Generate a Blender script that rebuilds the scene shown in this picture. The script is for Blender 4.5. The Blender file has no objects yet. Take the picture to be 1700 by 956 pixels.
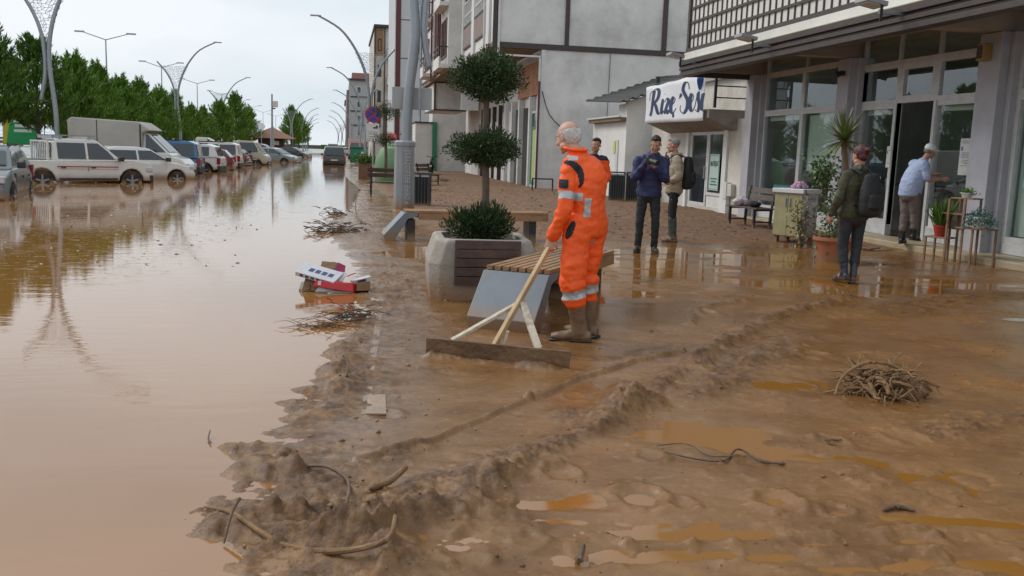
import bpy, bmesh, math, random
import numpy as np
from mathutils import Vector, Matrix, noise as mnoise
random.seed(7); RNG = np.random.default_rng(7)
SC = bpy.context.scene; COL = SC.collection
R_ = math.radians
# ------------------------------------------------------------------ camera
F_, PITCH, YAW, ROLL, CAMH = 1500.0, 8.53, 10.9, 1.9, 1.45
cam_d = bpy.data.cameras.new('camera'); cam = bpy.data.objects.new('camera', cam_d); COL.objects.link(cam)
CR = Matrix.Rotation(R_(-YAW), 3, 'Z') @ Matrix.Rotation(R_(90 - PITCH), 3, 'X') @ Matrix.Rotation(R_(ROLL), 3, 'Z')
cam.matrix_world = Matrix.Translation((0, 0, CAMH)) @ CR.to_4x4()
cam_d.sensor_width = 36; cam_d.lens = F_ / 1700 * 36; cam_d.clip_start = 0.05; cam_d.clip_end = 9000
SC.camera = cam
# ------------------------------------------------------------------ sky, sun, exposure
SUN_EL, SUN_AZ = 42, 305
w = bpy.data.worlds.new('World'); SC.world = w; w.use_nodes = True
nt = w.node_tree; nt.nodes.clear()
out = nt.nodes.new('ShaderNodeOutputWorld'); bg = nt.nodes.new('ShaderNodeBackground')
sky = nt.nodes.new('ShaderNodeTexSky'); sky.sky_type = 'NISHITA'; sky.sun_disc = False
sky.sun_elevation = R_(SUN_EL); sky.sun_rotation = R_(SUN_AZ); sky.dust_density = 3
tc = nt.nodes.new('ShaderNodeTexCoord'); mp = nt.nodes.new('ShaderNodeMapping'); mp.inputs['Scale'].default_value = (1.0, 1.0, 3.2)
nz = nt.nodes.new('ShaderNodeTexNoise'); nz.inputs['Scale'].default_value = 1.9; nz.inputs['Detail'].default_value = 5; nz.inputs['Roughness'].default_value = 0.5
cr = nt.nodes.new('ShaderNodeValToRGB')
cr.color_ramp.elements[0].position = .33; cr.color_ramp.elements[0].color = (.60, .70, .78, 1)
cr.color_ramp.elements[1].position = .62; cr.color_ramp.elements[1].color = (.86, .91, .95, 1)
sc_ = nt.nodes.new('ShaderNodeVectorMath'); sc_.operation = 'SCALE'; sc_.inputs['Scale'].default_value = 9.2
mx = nt.nodes.new('ShaderNodeMix'); mx.data_type = 'RGBA'; mx.inputs[0].default_value = 0.93
L = nt.links.new
L(tc.outputs['Generated'], mp.inputs[0]); L(mp.outputs[0], nz.inputs['Vector']); L(nz.outputs['Fac'], cr.inputs[0])
L(cr.outputs[0], sc_.inputs[0]); L(sky.outputs[0], mx.inputs[6]); L(sc_.outputs[0], mx.inputs[7])
L(mx.outputs[2], bg.inputs[0]); bg.inputs[1].default_value = 0.1; L(bg.outputs[0], out.inputs[0])
sd = bpy.data.lights.new('sun', 'SUN'); sd.energy = 1.5; sd.angle = R_(24); sd.color = (1, .96, .9)
so = bpy.data.objects.new('sun', sd); COL.objects.link(so)
_sv = Vector((math.sin(R_(SUN_AZ)) * math.cos(R_(SUN_EL)), math.cos(R_(SUN_AZ)) * math.cos(R_(SUN_EL)), math.sin(R_(SUN_EL))))
so.rotation_euler = _sv.to_track_quat('Z', 'Y').to_euler(); so.location = (0, 0, 60)
SC.view_settings.view_transform = 'Standard'; SC.view_settings.look = 'None'
SC.view_settings.exposure = 0.22; SC.view_settings.gamma = 1.0; SC.view_settings.use_curve_mapping = False
SC.cycles.max_bounces = 6; SC.cycles.diffuse_bounces = 3; SC.cycles.glossy_bounces = 3; SC.cycles.transparent_max_bounces = 12
SC.cycles.transmission_bounces = 3; SC.cycles.caustics_reflective = False; SC.cycles.caustics_refractive = False
try: SC.cycles.use_denoising = True
except Exception: pass
# ------------------------------------------------------------------ helpers
def ray(px, py): return CR @ Vector((px - 850, 478 - py, -F_))
def G(px, py, z=0.0):
    d = ray(px, py); t = (z - CAMH) / d.z; return Vector((d.x * t, d.y * t, z))
def W(px, py, Y):
    d = ray(px, py); t = Y / d.y; return Vector((d.x * t, Y, CAMH + d.z * t))
def XP(px, py, x):
    d = ray(px, py); t = x / d.x; return Vector((x, d.y * t, CAMH + d.z * t))

MATS = {}
def mat(name, col, rough=.6, var=.12, vs=3.0, bump=0.0, bs=20.0, metal=0.0, spec=.5, dirt=None, dirt_h=None, dirt_n=.35, coat=0, island=0.0, trans=0.0, vor=False):
    """procedural material: base colour broken up by two noises, optional dirt colour, optional splashed mud below dirt_h (world z)"""
    if name in MATS: return MATS[name]
    m = bpy.data.materials.new(name); m.use_nodes = True; MATS[name] = m
    t = m.node_tree; N = t.nodes; K = t.links.new; b = N['Principled BSDF']
    b.inputs['Roughness'].default_value = rough; b.inputs['Metallic'].default_value = metal
    b.inputs['Specular IOR Level'].default_value = spec
    if coat: b.inputs['Coat Weight'].default_value = coat; b.inputs['Coat Roughness'].default_value = .08
    tcn = N.new('ShaderNodeTexCoord'); geo = N.new('ShaderNodeNewGeometry')
    n1 = N.new('ShaderNodeTexNoise'); n1.inputs['Scale'].default_value = vs; n1.inputs['Detail'].default_value = 6; n1.inputs['Roughness'].default_value = .65
    K(tcn.outputs['Object'], n1.inputs['Vector'])
    r = N.new('ShaderNodeMapRange'); r.inputs[1].default_value = .3; r.inputs[2].default_value = .7
    r.inputs[3].default_value = 1 - var; r.inputs[4].default_value = 1 + var
    K(n1.outputs['Fac'], r.inputs[0])
    v = N.new('ShaderNodeVectorMath'); v.operation = 'SCALE'; v.inputs[0].default_value = col[:3]; K(r.outputs[0], v.inputs['Scale'])
    cur = v.outputs[0]
    if island:
        r2 = N.new('ShaderNodeMapRange'); r2.inputs[3].default_value = 1 - island; r2.inputs[4].default_value = 1 + island
        K(geo.outputs['Random Per Island'], r2.inputs[0])
        v2 = N.new('ShaderNodeVectorMath'); v2.operation = 'SCALE'; K(cur, v2.inputs[0]); K(r2.outputs[0], v2.inputs['Scale']); cur = v2.outputs[0]
    if dirt:
        n2 = N.new('ShaderNodeTexNoise'); n2.inputs['Scale'].default_value = vs * .6; n2.inputs['Detail'].default_value = 8; n2.inputs['Roughness'].default_value = .7
        K(tcn.outputs['Object'], n2.inputs['Vector'])
        r3 = N.new('ShaderNodeMapRange'); r3.inputs[1].default_value = .48; r3.inputs[2].default_value = .72; r3.inputs[4].default_value = dirt_n if dirt_h is None else dirt_n
        K(n2.outputs['Fac'], r3.inputs[0]); fac = r3.outputs[0]
        if dirt_h is not None:
            sx = N.new('ShaderNodeSeparateXYZ'); K(geo.outputs['Position'], sx.inputs[0])
            ad = N.new('ShaderNodeMath'); ad.operation = 'MULTIPLY_ADD'; ad.inputs[1].default_value = -dirt_h * 1.2; K(n2.outputs['Fac'], ad.inputs[0]); K(sx.outputs[2], ad.inputs[2])
            r4 = N.new('ShaderNodeMapRange'); r4.inputs[1].default_value = dirt_h * .5; r4.inputs[2].default_value = -dirt_h * .45; r4.inputs[3].default_value = 0; r4.inputs[4].default_value = 1
            K(ad.outputs[0], r4.inputs[0])
            mxm = N.new('ShaderNodeMath'); mxm.operation = 'MAXIMUM'; K(r4.outputs[0], mxm.inputs[0]); K(fac, mxm.inputs[1]); fac = mxm.outputs[0]
        mm = N.new('ShaderNodeMix'); mm.data_type = 'RGBA'; K(fac, mm.inputs[0]); K(cur, mm.inputs[6]); mm.inputs[7].default_value = (*dirt, 1); cur = mm.outputs[2]
        if dirt_h is not None:
            rr = N.new('ShaderNodeMapRange'); rr.inputs[3].default_value = rough; rr.inputs[4].default_value = max(rough, .55); K(fac, rr.inputs[0]); K(rr.outputs[0], b.inputs['Roughness'])
            if metal: b.inputs['Metallic'].default_value = metal
    K(cur, b.inputs['Base Color'])
    if bump:
        nb = N.new('ShaderNodeTexNoise'); nb.inputs['Scale'].default_value = bs; nb.inputs['Detail'].default_value = 6
        K(tcn.outputs['Object'], nb.inputs['Vector'])
        bp = N.new('ShaderNodeBump'); bp.inputs['Strength'].default_value = bump; bp.inputs['Distance'].default_value = .02
        K(nb.outputs['Fac'], bp.inputs['Height']); K(bp.outputs[0], b.inputs['Normal'])
    if trans:
        b.inputs['Subsurface Weight'].default_value = trans; b.inputs['Subsurface Radius'].default_value = (.03, .02, .01)
    return m
MUD = (.27, .16, .085)
def glassmat(name, tint=(.5, .55, .55), boost=.06, see=1.0):
    if name in MATS: return MATS[name]
    m = bpy.data.materials.new(name); m.use_nodes = True; MATS[name] = m
    t = m.node_tree; N = t.nodes; K = t.links.new; N.clear()
    o = N.new('ShaderNodeOutputMaterial'); g = N.new('ShaderNodeBsdfGlossy'); g.inputs['Roughness'].default_value = .015; g.inputs['Color'].default_value = (.9, .95, 1, 1)
    tr = N.new('ShaderNodeBsdfTransparent'); tr.inputs[0].default_value = (*tint, 1)
    fr = N.new('ShaderNodeFresnel'); fr.inputs[0].default_value = 1.55
    ad = N.new('ShaderNodeMath'); ad.operation = 'ADD'; ad.inputs[1].default_value = boost; ad.use_clamp = True
    mx = N.new('ShaderNodeMixShader'); K(fr.outputs[0], ad.inputs[0]); gg = N.new('ShaderNodeNewGeometry'); iv = N.new('ShaderNodeMath'); iv.operation = 'SUBTRACT'; iv.inputs[0].default_value = 1; K(gg.outputs['Backfacing'], iv.inputs[1]); ml = N.new('ShaderNodeMath'); ml.operation = 'MULTIPLY'; K(ad.outputs[0], ml.inputs[0]); K(iv.outputs[0], ml.inputs[1]); K(ml.outputs[0], mx.inputs[0]); K(tr.outputs[0], mx.inputs[1]); K(g.outputs[0], mx.inputs[2]); K(mx.outputs[0], o.inputs[0])
    return m

def link(name, me, m=None, parent=None, smooth=False, loc=None):
    o = bpy.data.objects.new(name, me); COL.objects.link(o)
    if m is not None and not me.materials:
        for q in (m if isinstance(m, (list, tuple)) else [m]): me.materials.append(q)
    if parent: o.parent = parent
    if loc is not None: o.location = loc
    if smooth: me.shade_smooth()
    return o
def tag(o, label=None, cat=None, group=None, kind=None):
    if label: o['label'] = label
    if cat: o['category'] = cat
    if group: o['group'] = group
    if kind: o['kind'] = kind
    return o
def empty(name, loc=(0, 0, 0), rz=0, label=None, cat=None, group=None):
    o = bpy.data.objects.new(name, None); COL.objects.link(o); o.location = loc; o.rotation_euler = (0, 0, rz); o.empty_display_size = .1
    return tag(o, label, cat, group)
def copy_tree(o, parent=None):
    c = o.copy(); COL.objects.link(c); c.parent = parent
    for ch in list(CH.get(o.name, o.children)): copy_tree(ch, c)
    return c
CH = {}
class MB:
    """collects shapes into one mesh"""
    def __init__(s): s.bm = bmesh.new()
    def box(s, x0, x1, y0, y1, z0, z1, M=None, bev=0):
        vs = [s.bm.verts.new((x, y, z)) for z in (z0, z1) for y in (y0, y1) for x in (x0, x1)]
        fs = [s.bm.faces.new([vs[i] for i in f]) for f in ((0, 2, 3, 1), (4, 5, 7, 6), (0, 1, 5, 4), (2, 6, 7, 3), (0, 4, 6, 2), (1, 3, 7, 5))]
        if bev: 
            r = bmesh.ops.bevel(s.bm, geom=list({e for f in fs for e in f.edges}), offset=bev, segments=2, affect='EDGES', profile=.6)
            vs = list({v for f in r['faces'] for v in f.verts} | {v for v in vs if v.is_valid})
        if M is not None: bmesh.ops.transform(s.bm, matrix=M, verts=vs)
        return s
    def beam(s, a, b, wx, wz, bev=0, up=(0, 0, 1)):
        a = Vector(a); b = Vector(b); d = b - a; l = d.length; y = d / l; u = Vector(up)
        if abs(y.dot(u)) > .99: u = Vector((1, 0, 0))
        x = y.cross(u).normalized(); z = x.cross(y)
        M = Matrix(((x.x, y.x, z.x, a.x), (x.y, y.y, z.y, a.y), (x.z, y.z, z.z, a.z), (0, 0, 0, 1)))
        return s.box(-wx / 2, wx / 2, 0, l, -wz / 2, wz / 2, M, bev)
    def cyl(s, a, b, r0, r1=None, n=12, cap=True):
        a = Vector(a); b = Vector(b); r1 = r0 if r1 is None else r1
        t = (b - a).normalized(); u = t.orthogonal().normalized(); v = t.cross(u)
        A = [s.bm.verts.new(a + (u * math.cos(2 * math.pi * k / n) + v * math.sin(2 * math.pi * k / n)) * r0) for k in range(n)]
        B = [s.bm.verts.new(b + (u * math.cos(2 * math.pi * k / n) + v * math.sin(2 * math.pi * k / n)) * r1) for k in range(n)]
        for k in range(n): s.bm.faces.new((A[k], A[(k + 1) % n], B[(k + 1) % n], B[k]))
        if cap: s.bm.faces.new(A[::-1]); s.bm.faces.new(B)
        return s
    def poly(s, pts, thick=None, n=None):
        vs = [s.bm.verts.new(p) for p in pts]; f = s.bm.faces.new(vs)
        if thick:
            r = bmesh.ops.extrude_face_region(s.bm, geom=[f]); vv = [g for g in r['geom'] if isinstance(g, bmesh.types.BMVert)]
            f.normal_update(); bmesh.ops.translate(s.bm, verts=vv, vec=Vector(n) * thick if n is not None else f.normal * -thick)
        return s
    def tube(s, pts, rad, n=10, hint=(1, 0, 0), sub=3, cap=.9):
        P, Rr = smooth_path(pts, rad, sub)
        T = [(P[min(i + 1, len(P) - 1)] - P[max(i - 1, 0)]).normalized() for i in range(len(P))]
        rings = []; h = Vector(hint)
        def fr(t):
            a = h - t * h.dot(t)
            if a.length < .05: a = t.orthogonal()
            a.normalize(); return a, t.cross(a)
        def ring(c, t, rx, ry):
            a, b = fr(t); return [s.bm.verts.new(c + a * (math.cos(2 * math.pi * k / n) * rx) + b * (math.sin(2 * math.pi * k / n) * ry)) for k in range(n)]
        m0 = min(Rr[0]) * cap; m1 = min(Rr[-1]) * cap
        for q in (.95, .7, .35): rings.append(ring(P[0] - T[0] * m0 * q, T[0], Rr[0][0] * math.sqrt(1 - q * q), Rr[0][1] * math.sqrt(1 - q * q)))
        for i in range(len(P)): rings.append(ring(P[i], T[i], *Rr[i]))
        for q in (.35, .7, .95): rings.append(ring(P[-1] + T[-1] * m1 * q, T[-1], Rr[-1][0] * math.sqrt(1 - q * q), Rr[-1][1] * math.sqrt(1 - q * q)))
        for A, B in zip(rings, rings[1:]):
            for k in range(n): s.bm.faces.new((A[k], A[(k + 1) % n], B[(k + 1) % n], B[k]))
        s.bm.faces.new(rings[0][::-1]); s.bm.faces.new(rings[-1])
        return s
    def ball(s, c, r, n=14, rot=None):
        r = (r, r, r) if not hasattr(r, '__len__') else r
        M = Matrix.Translation(c) @ (rot.to_4x4() if rot is not None else Matrix.Identity(4)) @ Matrix.Diagonal((*r, 1))
        bmesh.ops.create_uvsphere(s.bm, u_segments=n, v_segments=max(6, n // 2 + 1), radius=1, matrix=M); return s
    def lathe(s, prof, c=(0, 0, 0), n=20, sq=1.0):
        c = Vector(c); rings = []
        for r, z in prof: rings.append([s.bm.verts.new(c + Vector((math.cos(2 * math.pi * k / n) * r, math.sin(2 * math.pi * k / n) * r * sq, z))) for k in range(n)])
        for A, B in zip(rings, rings[1:]):
            for k in range(n): s.bm.faces.new((A[k], A[(k + 1) % n], B[(k + 1) % n], B[k]))
        s.bm.faces.new(rings[0][::-1]); s.bm.faces.new(rings[-1]); return s
    def mesh(s, name='m'):
        bmesh.ops.recalc_face_normals(s.bm, faces=s.bm.faces[:]); me = bpy.data.meshes.new(name); s.bm.to_mesh(me); s.bm.free(); return me
    def build(s, name, m, parent=None, smooth=False, bev=0, loc=None):
        me = s.mesh(name); o = link(name, me, m, parent, False, loc)
        if smooth:
            me.polygons.foreach_set('use_smooth', [True] * len(me.polygons)); me.set_sharp_from_angle(angle=R_(38))
        if bev:
            md = o.modifiers.new('b', 'BEVEL'); md.width = bev; md.segments = 2; md.limit_method = 'ANGLE'; md.angle_limit = R_(30)
        return o
def smooth_path(pts, rad, sub=3):
    P = [Vector(p) for p in pts]; Rd = [(r, r) if not hasattr(r, '__len__') else tuple(r) for r in (rad if hasattr(rad, '__len__') else [rad] * len(P))]
    if sub <= 1 or len(P) < 3: return P, Rd
    o, q = [], []
    for i in range(len(P) - 1):
        p0, p1, p2, p3 = P[max(i - 1, 0)], P[i], P[i + 1], P[min(i + 2, len(P) - 1)]
        for k in range(sub):
            t = k / sub; t2, t3 = t * t, t * t * t
            o.append(.5 * ((2 * p1) + (p2 - p0) * t + (2 * p0 - 5 * p1 + 4 * p2 - p3) * t2 + (3 * p1 - p0 - 3 * p2 + p3) * t3))
            q.append(tuple(a + (b - a) * t for a, b in zip(Rd[i], Rd[i + 1])))
    o.append(P[-1]); q.append(Rd[-1]); return o, q
TMP = bpy.data.scenes.new('workbench')
def evaluated(t):
    vl = TMP.view_layers[0]; vl.update(); dg = vl.depsgraph; dg.update(); return bpy.data.meshes.new_from_object(t.evaluated_get(dg))
def fuse(mb, name, m, parent=None, voxel=.008, it=3, disp=(), loc=None):
    """voxel-joins closed shapes into one continuous skin, smooths it, adds folds"""
    me = mb.mesh('t'); t = bpy.data.objects.new('t', me); TMP.collection.objects.link(t)
    r = t.modifiers.new('r', 'REMESH'); r.mode = 'VOXEL'; r.voxel_size = voxel; r.adaptivity = 0
    if it: q = t.modifiers.new('s', 'SMOOTH'); q.factor = .5; q.iterations = it
    nm = evaluated(t); bpy.data.objects.remove(t); bpy.data.meshes.remove(me); nm.name = name
    if disp:
        nv_ = len(nm.vertices); co = np.empty(nv_ * 3, np.float32); no = np.empty(nv_ * 3, np.float32); nm.vertices.foreach_get('co', co); nm.vertices.foreach_get('normal', no)
        co = co.reshape(-1, 3); no = no.reshape(-1, 3); d = np.zeros(nv_)
        for amp, sx, sy, sz, off in disp:
            d += amp * np.array([mnoise.noise(Vector(q)) for q in (co * (sx, sy, sz) + (off, 0, off)).tolist()])
        co += no * d[:, None]; nm.vertices.foreach_set('co', co.ravel().astype(np.float32)); nm.update()
    o = link(name, nm, m, parent, True, loc); return o
def split_faces(o, pred, name, m, parent):
    """takes the faces picked by pred out of o as a part of their own"""
    bm = bmesh.new(); bm.from_mesh(o.data); bm.faces.ensure_lookup_table()
    sel = [f.index for f in bm.faces if pred(f.calc_center_median(), f.normal)]
    b2 = bm.copy(); b2.faces.ensure_lookup_table(); s = set(sel)
    bmesh.ops.delete(b2, geom=[f for f in b2.faces if f.index not in s], context='FACES')
    bmesh.ops.delete(bm, geom=[bm.faces[i] for i in sel], context='FACES')
    bm.to_mesh(o.data); bm.free()
    for v in b2.verts: v.co += v.normal * .0015
    me = bpy.data.meshes.new(name); b2.to_mesh(me); b2.free(); q = link(name, me, m, parent, True); return q
def npmesh(name, V, Fq, m, parent=None, smooth=False):
    me = bpy.data.meshes.new(name); V = np.asarray(V, np.float32).reshape(-1, 3); Fq = np.asarray(Fq, np.int32); k = Fq.shape[1]
    me.vertices.add(len(V)); me.vertices.foreach_set('co', V.ravel()); me.loops.add(Fq.size); me.loops.foreach_set('vertex_index', Fq.ravel())
    me.polygons.add(len(Fq)); me.polygons.foreach_set('loop_start', np.arange(0, Fq.size, k, dtype=np.int32)); me.polygons.foreach_set('loop_total', np.full(len(Fq), k, np.int32))
    me.update(calc_edges=True); me.validate(); o = link(name, me, m, parent)
    if smooth: me.shade_smooth()
    return o
def leaves(name, P, D, ln, wd, m, parent=None, curl=.15):
    """many small leaf blades: P base points, D directions, ln/wd sizes"""
    n = len(P); D = D / np.linalg.norm(D, axis=1, keepdims=True)
    r = RNG.normal(size=(n, 3)); S = np.cross(D, r); S /= np.linalg.norm(S, axis=1, keepdims=True)
    ln = np.broadcast_to(ln, n)[:, None]; wd = np.broadcast_to(wd, n)[:, None]; U = np.cross(D, S)
    V = np.stack([P, P + D * ln * .45 + S * wd * .5 + U * ln * curl * .3, P + D * ln + U * ln * curl, P + D * ln * .45 - S * wd * .5 + U * ln * curl * .3], 1)
    Fq = np.arange(4 * n).reshape(n, 4); return npmesh(name, V, Fq, m, parent)
# numpy gradient noise for the mud
_perm = np.random.default_rng(3).permutation(512); _gr = np.random.default_rng(4).normal(size=(512, 2)); _gr /= np.linalg.norm(_gr, axis=1, keepdims=True)
def pn(x, y, s=0):
    xi = np.floor(x).astype(int); yi = np.floor(y).astype(int); fx = x - xi; fy = y - yi
    def g(i, j, dx, dy):
        h = _perm[(_perm[(i + s * 17) & 511] + j) & 511]; return _gr[h, 0] * dx + _gr[h, 1] * dy
    u = fx * fx * fx * (fx * (fx * 6 - 15) + 10); v = fy * fy * fy * (fy * (fy * 6 - 15) + 10)
    a = g(xi, yi, fx, fy) * (1 - u) + g(xi + 1, yi, fx - 1, fy) * u
    b = g(xi, yi + 1, fx, fy - 1) * (1 - u) + g(xi + 1, yi + 1, fx - 1, fy - 1) * u
    return (a * (1 - v) + b * v) * 1.5
def fbm(x, y, f, o=4, s=0, rid=False):
    t = 0; a = 1.0; n = 0
    for k in range(o):
        q = pn(x * f, y * f, s + k)
        if rid: q = 1 - 2 * np.abs(q)
        t = t + a * q; n += a; a *= .5; f *= 2.03
    return t / n
# ================================================================== THE SETTING: mud, water, sea
def interp_line(pts):
    g = sorted([(G(*p).y, G(*p).x) for p in pts]); ys = [a for a, b in g]; xs = [b for a, b in g]
    return lambda y: np.interp(y, ys, xs)
shore = interp_line([(420, 1100), (400, 960), (380, 860), (430, 790), (450, 735), (500, 690), (520, 655), (555, 610), (590, 560), (612, 500), (605, 450), (570, 410), (545, 372), (588, 345), (600, 315), (575, 293), (572, 275), (566, 262)])
def seg_dist(X, Y, pts):
    D = np.full(X.shape, 1e9); T = np.zeros(X.shape)
    P = [G(*p) for p in pts]; acc = 0
    for a, b in zip(P, P[1:]):
        dx, dy = b.x - a.x, b.y - a.y; l2 = dx * dx + dy * dy
        t = np.clip(((X - a.x) * dx + (Y - a.y) * dy) / l2, 0, 1); d = np.hypot(X - a.x - t * dx, Y - a.y - t * dy)
        T = np.where(d < D, acc + t, T); D = np.minimum(D, d); acc += 1
    return D, T / max(acc, 1)
def ell(X, Y, px, py, rx, ry, ang=0.0):
    c = G(px, py); a = R_(ang - YAW); u = (X - c.x) * math.cos(a) + (Y - c.y) * math.sin(a); v = -(X - c.x) * math.sin(a) + (Y - c.y) * math.cos(a)
    return np.exp(-((u / rx) ** 2 + (v / ry) ** 2) ** 1.5)
def sm(t): t = np.clip(t, 0, 1); return t * t * (3 - 2 * t)
def ground_h(X, Y):
    near = sm((30 - Y) / 12)
    ca, sa = math.cos(R_(-YAW)), math.sin(R_(-YAW)); U = X * ca + Y * sa; Vv = -X * sa + Y * ca      # across / away from the photographer
    wob = fbm(U, Vv * 1.6, 1.5, 3, 5) * .20 + fbm(U, Vv * 1.6, 5, 4, 8) * .07
    sd = X - shore(Y) + wob * near
    h = np.where(sd > 0, .006 * sm(sd / .25), -.10 * sm(-sd / .5)) + np.where(sd < 0, -.20 * sm((-sd - .6) / 2.5), 0)
    A = np.where(sd > 0, .0042 + .004 * sm(fbm(U, Vv * 2, .8, 3, 15) * 2.2), .003)
    rough = np.full(X.shape, .12); clump = np.zeros(X.shape)
    # broad lie of the wet sidewalk mud: shallow streaks that fill with water
    st = fbm(U * .7, Vv * 2.3, .9, 4, 11); fg = sm((8.0 - Y) / 3) * sm((X - .9) / .8)
    h = h + np.where(sd > 0, 1, 0) * fg * (st * .010 + .0015)
    # torn mud strip along the water
    wq = fbm(X, Y, 6, 3, 44) * .10
    def torn(f, s_, sharp=.10):      # ragged overlapping plates: smooth noise cut into sharp steps
        n_ = fbm(U * .85 + wq * .5, Vv * 1.5 - wq * .5, f, 6, s_); r_ = 0
        for q, w_ in ((-.08, .25), (.04, .30), (.15, .25), (.27, .20)): r_ = r_ + w_ * sm((n_ - q) / sharp)
        return r_
    T0 = torn(1.5, 181, .14); T1 = torn(3.2, 141); T2 = torn(7.5, 151, .16)
    strip = np.exp(-((sd - .22) / .36) ** 2) * near * sm((14 - Y) / 6); h = h + strip * (-.010 + .036 * T1 + .016 * T2); A = A + strip * .003; clump = np.maximum(clump, strip); rough = rough + strip * .18
    # dry leafy mud before the buildings
    dry = sm((X - 2.6) / 1.2) * sm((Y - 14.3) / 1.5) * sm((70 - Y) / 10); dry = np.maximum(dry, sm((X - 1.2) / .5) * sm((Y - 17) / 2) * sm((60 - Y) / 10))
    h += dry * (.012 + .03 * np.abs(fbm(X, Y, 2.2, 4, 31))); A = A + dry * .012; rough = rough + dry * .55
    # squeegeed smooth ground
    for (px, py, rx, ry, an) in ((800, 640, .85, .42, 8), (760, 720, .95, .42, 14), (660, 560, .35, 1.1, 0), (650, 690, .4, .4, 0), (1040, 520, 1.1, 1.3, 0), (1000, 640, .6, .45, 10)):
        e = ell(X, Y, px, py, rx, ry, an); A = A * (1 - .93 * e); h = h * (1 - e) + e * .0035; rough = rough * (1 - .6 * e)
    # reflecting film before the shops
    for (px, py, rx, ry, an) in ((1230, 428, 2.6, 1.5, -8), (1440, 480, 2.2, .9, -10), (1060, 445, 1.3, 1.4, 0), (700, 420, .8, 1.1, 0), (960, 480, 1.0, 1.0, 0), (1560, 470, 1.6, .45, -12)):
        e = ell(X, Y, px, py, rx, ry, an) * (sd > .1); h = h * (1 - e) + e * (-.004 + .011 * fbm(U, Vv * 2, 1.5, 4, 61)); A = A * (1 - .75 * e); rough = rough * (1 - .5 * e)
    # orange puddles in the foreground
    for (px, py, rx, ry, an) in ((1180, 720, .55, .22, -10), (1290, 640, .7, .2, 0), (1340, 760, .5, .1, -20), (1150, 885, .6, .08, -3), (1600, 870, .7, .07, -3), (900, 835, .3, .08, 5), (745, 905, .3, .07, 10), (1450, 935, .7, .06, 0), (1040, 925, .3, .06, 5), (690, 895, .18, .07, 20)):
        e = ell(X + .30 * fbm(X, Y, 1.8, 4, 191), Y + .13 * fbm(X, Y, 2.6, 4, 195), px, py, rx, ry, an); h -= e * .014; A = A * (1 - .6 * e)
    # small relief
    n1 = fbm(U * .8 + wq, Vv * 1.4 - wq, 5.5, 6, 41, True); n2 = fbm(X + wq, Y, 21, 4, 51, True)
    pt = sm((fbm(U, Vv * 1.5, 1.1, 4, 161) + .02) / .22)     # patches of broken mud between smooth ones
    h = h + A * (n1 * (.55 + 1.1 * pt) + n2 * (.15 + .85 * pt)) + np.where(sd > .05, 1, 0) * (1 - dry) * A / .006 * pt * (.0085 * T2 + .006 * T1 + .0022 * fbm(X, Y, 34, 3, 171, True) - .004)
    rough = rough + .16 * pt * (sd > 0)
    # ridges pushed up by the squeegees and boots
    fine = fbm(X + wq, Y - wq, 16, 4, 57, True)
    def ridge(pts, wd, hh, rg=.8, fr=5.0, s=71, wv=.05):
        nonlocal h, rough, clump
        X2 = X + fbm(X, Y, 3.0, 3, s) * wv * 2; Y2 = Y + fbm(X, Y, 3.0, 3, s + 9) * wv * 2
        d, t = seg_dist(X2, Y2, pts); n = fbm(X, Y, fr, 5, s + 3, True)
        e = np.exp(-(d / wd) ** 2)
        if rg < .4: h = h + np.sqrt(np.maximum(0, 1 - (d / wd) ** 2)) * hh * (1 - rg + rg * n)
        else: h = h + e ** .7 * hh * 1.45 * np.maximum(0, (.20 + .42 * T0 + .34 * T1 + .20 * T2 + .16 * n * rg + .20 * fine) * (.55 + .45 * e) - .08); clump = np.maximum(clump, e * (rg > .4)); rough = np.maximum(rough, .36 * e)
    ridge([(590, 768), (700, 742), (780, 705), (880, 664)], .024, .028, .2, 6, 71, .012)
    ridge([(880, 664), (965, 630), (1050, 603), (1130, 588)], .036, .036, .3, 9, 74, .02)
    ridge([(640, 880), (720, 860), (830, 800), (900, 755), (1050, 680)], .10, .062, .9, 7, 81)
    ridge([(1050, 680), (1120, 625), (1210, 570), (1300, 525), (1410, 495)], .12, .055, .9, 6, 85)
    ridge([(1150, 660), (1240, 610), (1330, 560)], .16, .035, 1, 6, 88)
    ridge([(1150, 540), (1165, 510), (1230, 500)], .05, .03, .8, 7, 91)
    ridge([(1480, 520), (1580, 500), (1700, 490)], .30, .03, 1, 6, 93)
    ridge([(1560, 720), (1700, 700)], .16, .025, 1, 7, 94)
    ridge([(560, 850), (640, 830), (760, 800), (860, 760)], .14, .045, .9, 6, 96)
    ridge([(330, 850), (410, 880), (500, 905), (640, 940)], .14, .052, .75, 6, 101)
    ridge([(560, 900), (640, 935)], .09, .04, .6, 7, 104)
    ridge([(380, 742), (440, 765), (520, 790)], .10, .05, .8, 5, 107)
    ridge([(440, 665), (520, 690), (600, 670)], .08, .03, .9, 6, 109)
    ridge([(590, 560), (570, 600), (560, 650)], .12, .035, .9, 6, 111)
    ridge([(610, 780), (660, 760), (700, 745)], .10, .03, .9, 7, 113)
    ridge([(940, 700), (1000, 690), (1040, 650)], .10, .035, .9, 7, 115)
    ridge([(880, 590), (1010, 600), (1110, 575)], .07, .018, .9, 8, 117)
    ridge([(716, 594), (830, 606), (940, 619)], .05, .035, .9, 12, 119, .01)
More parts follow.
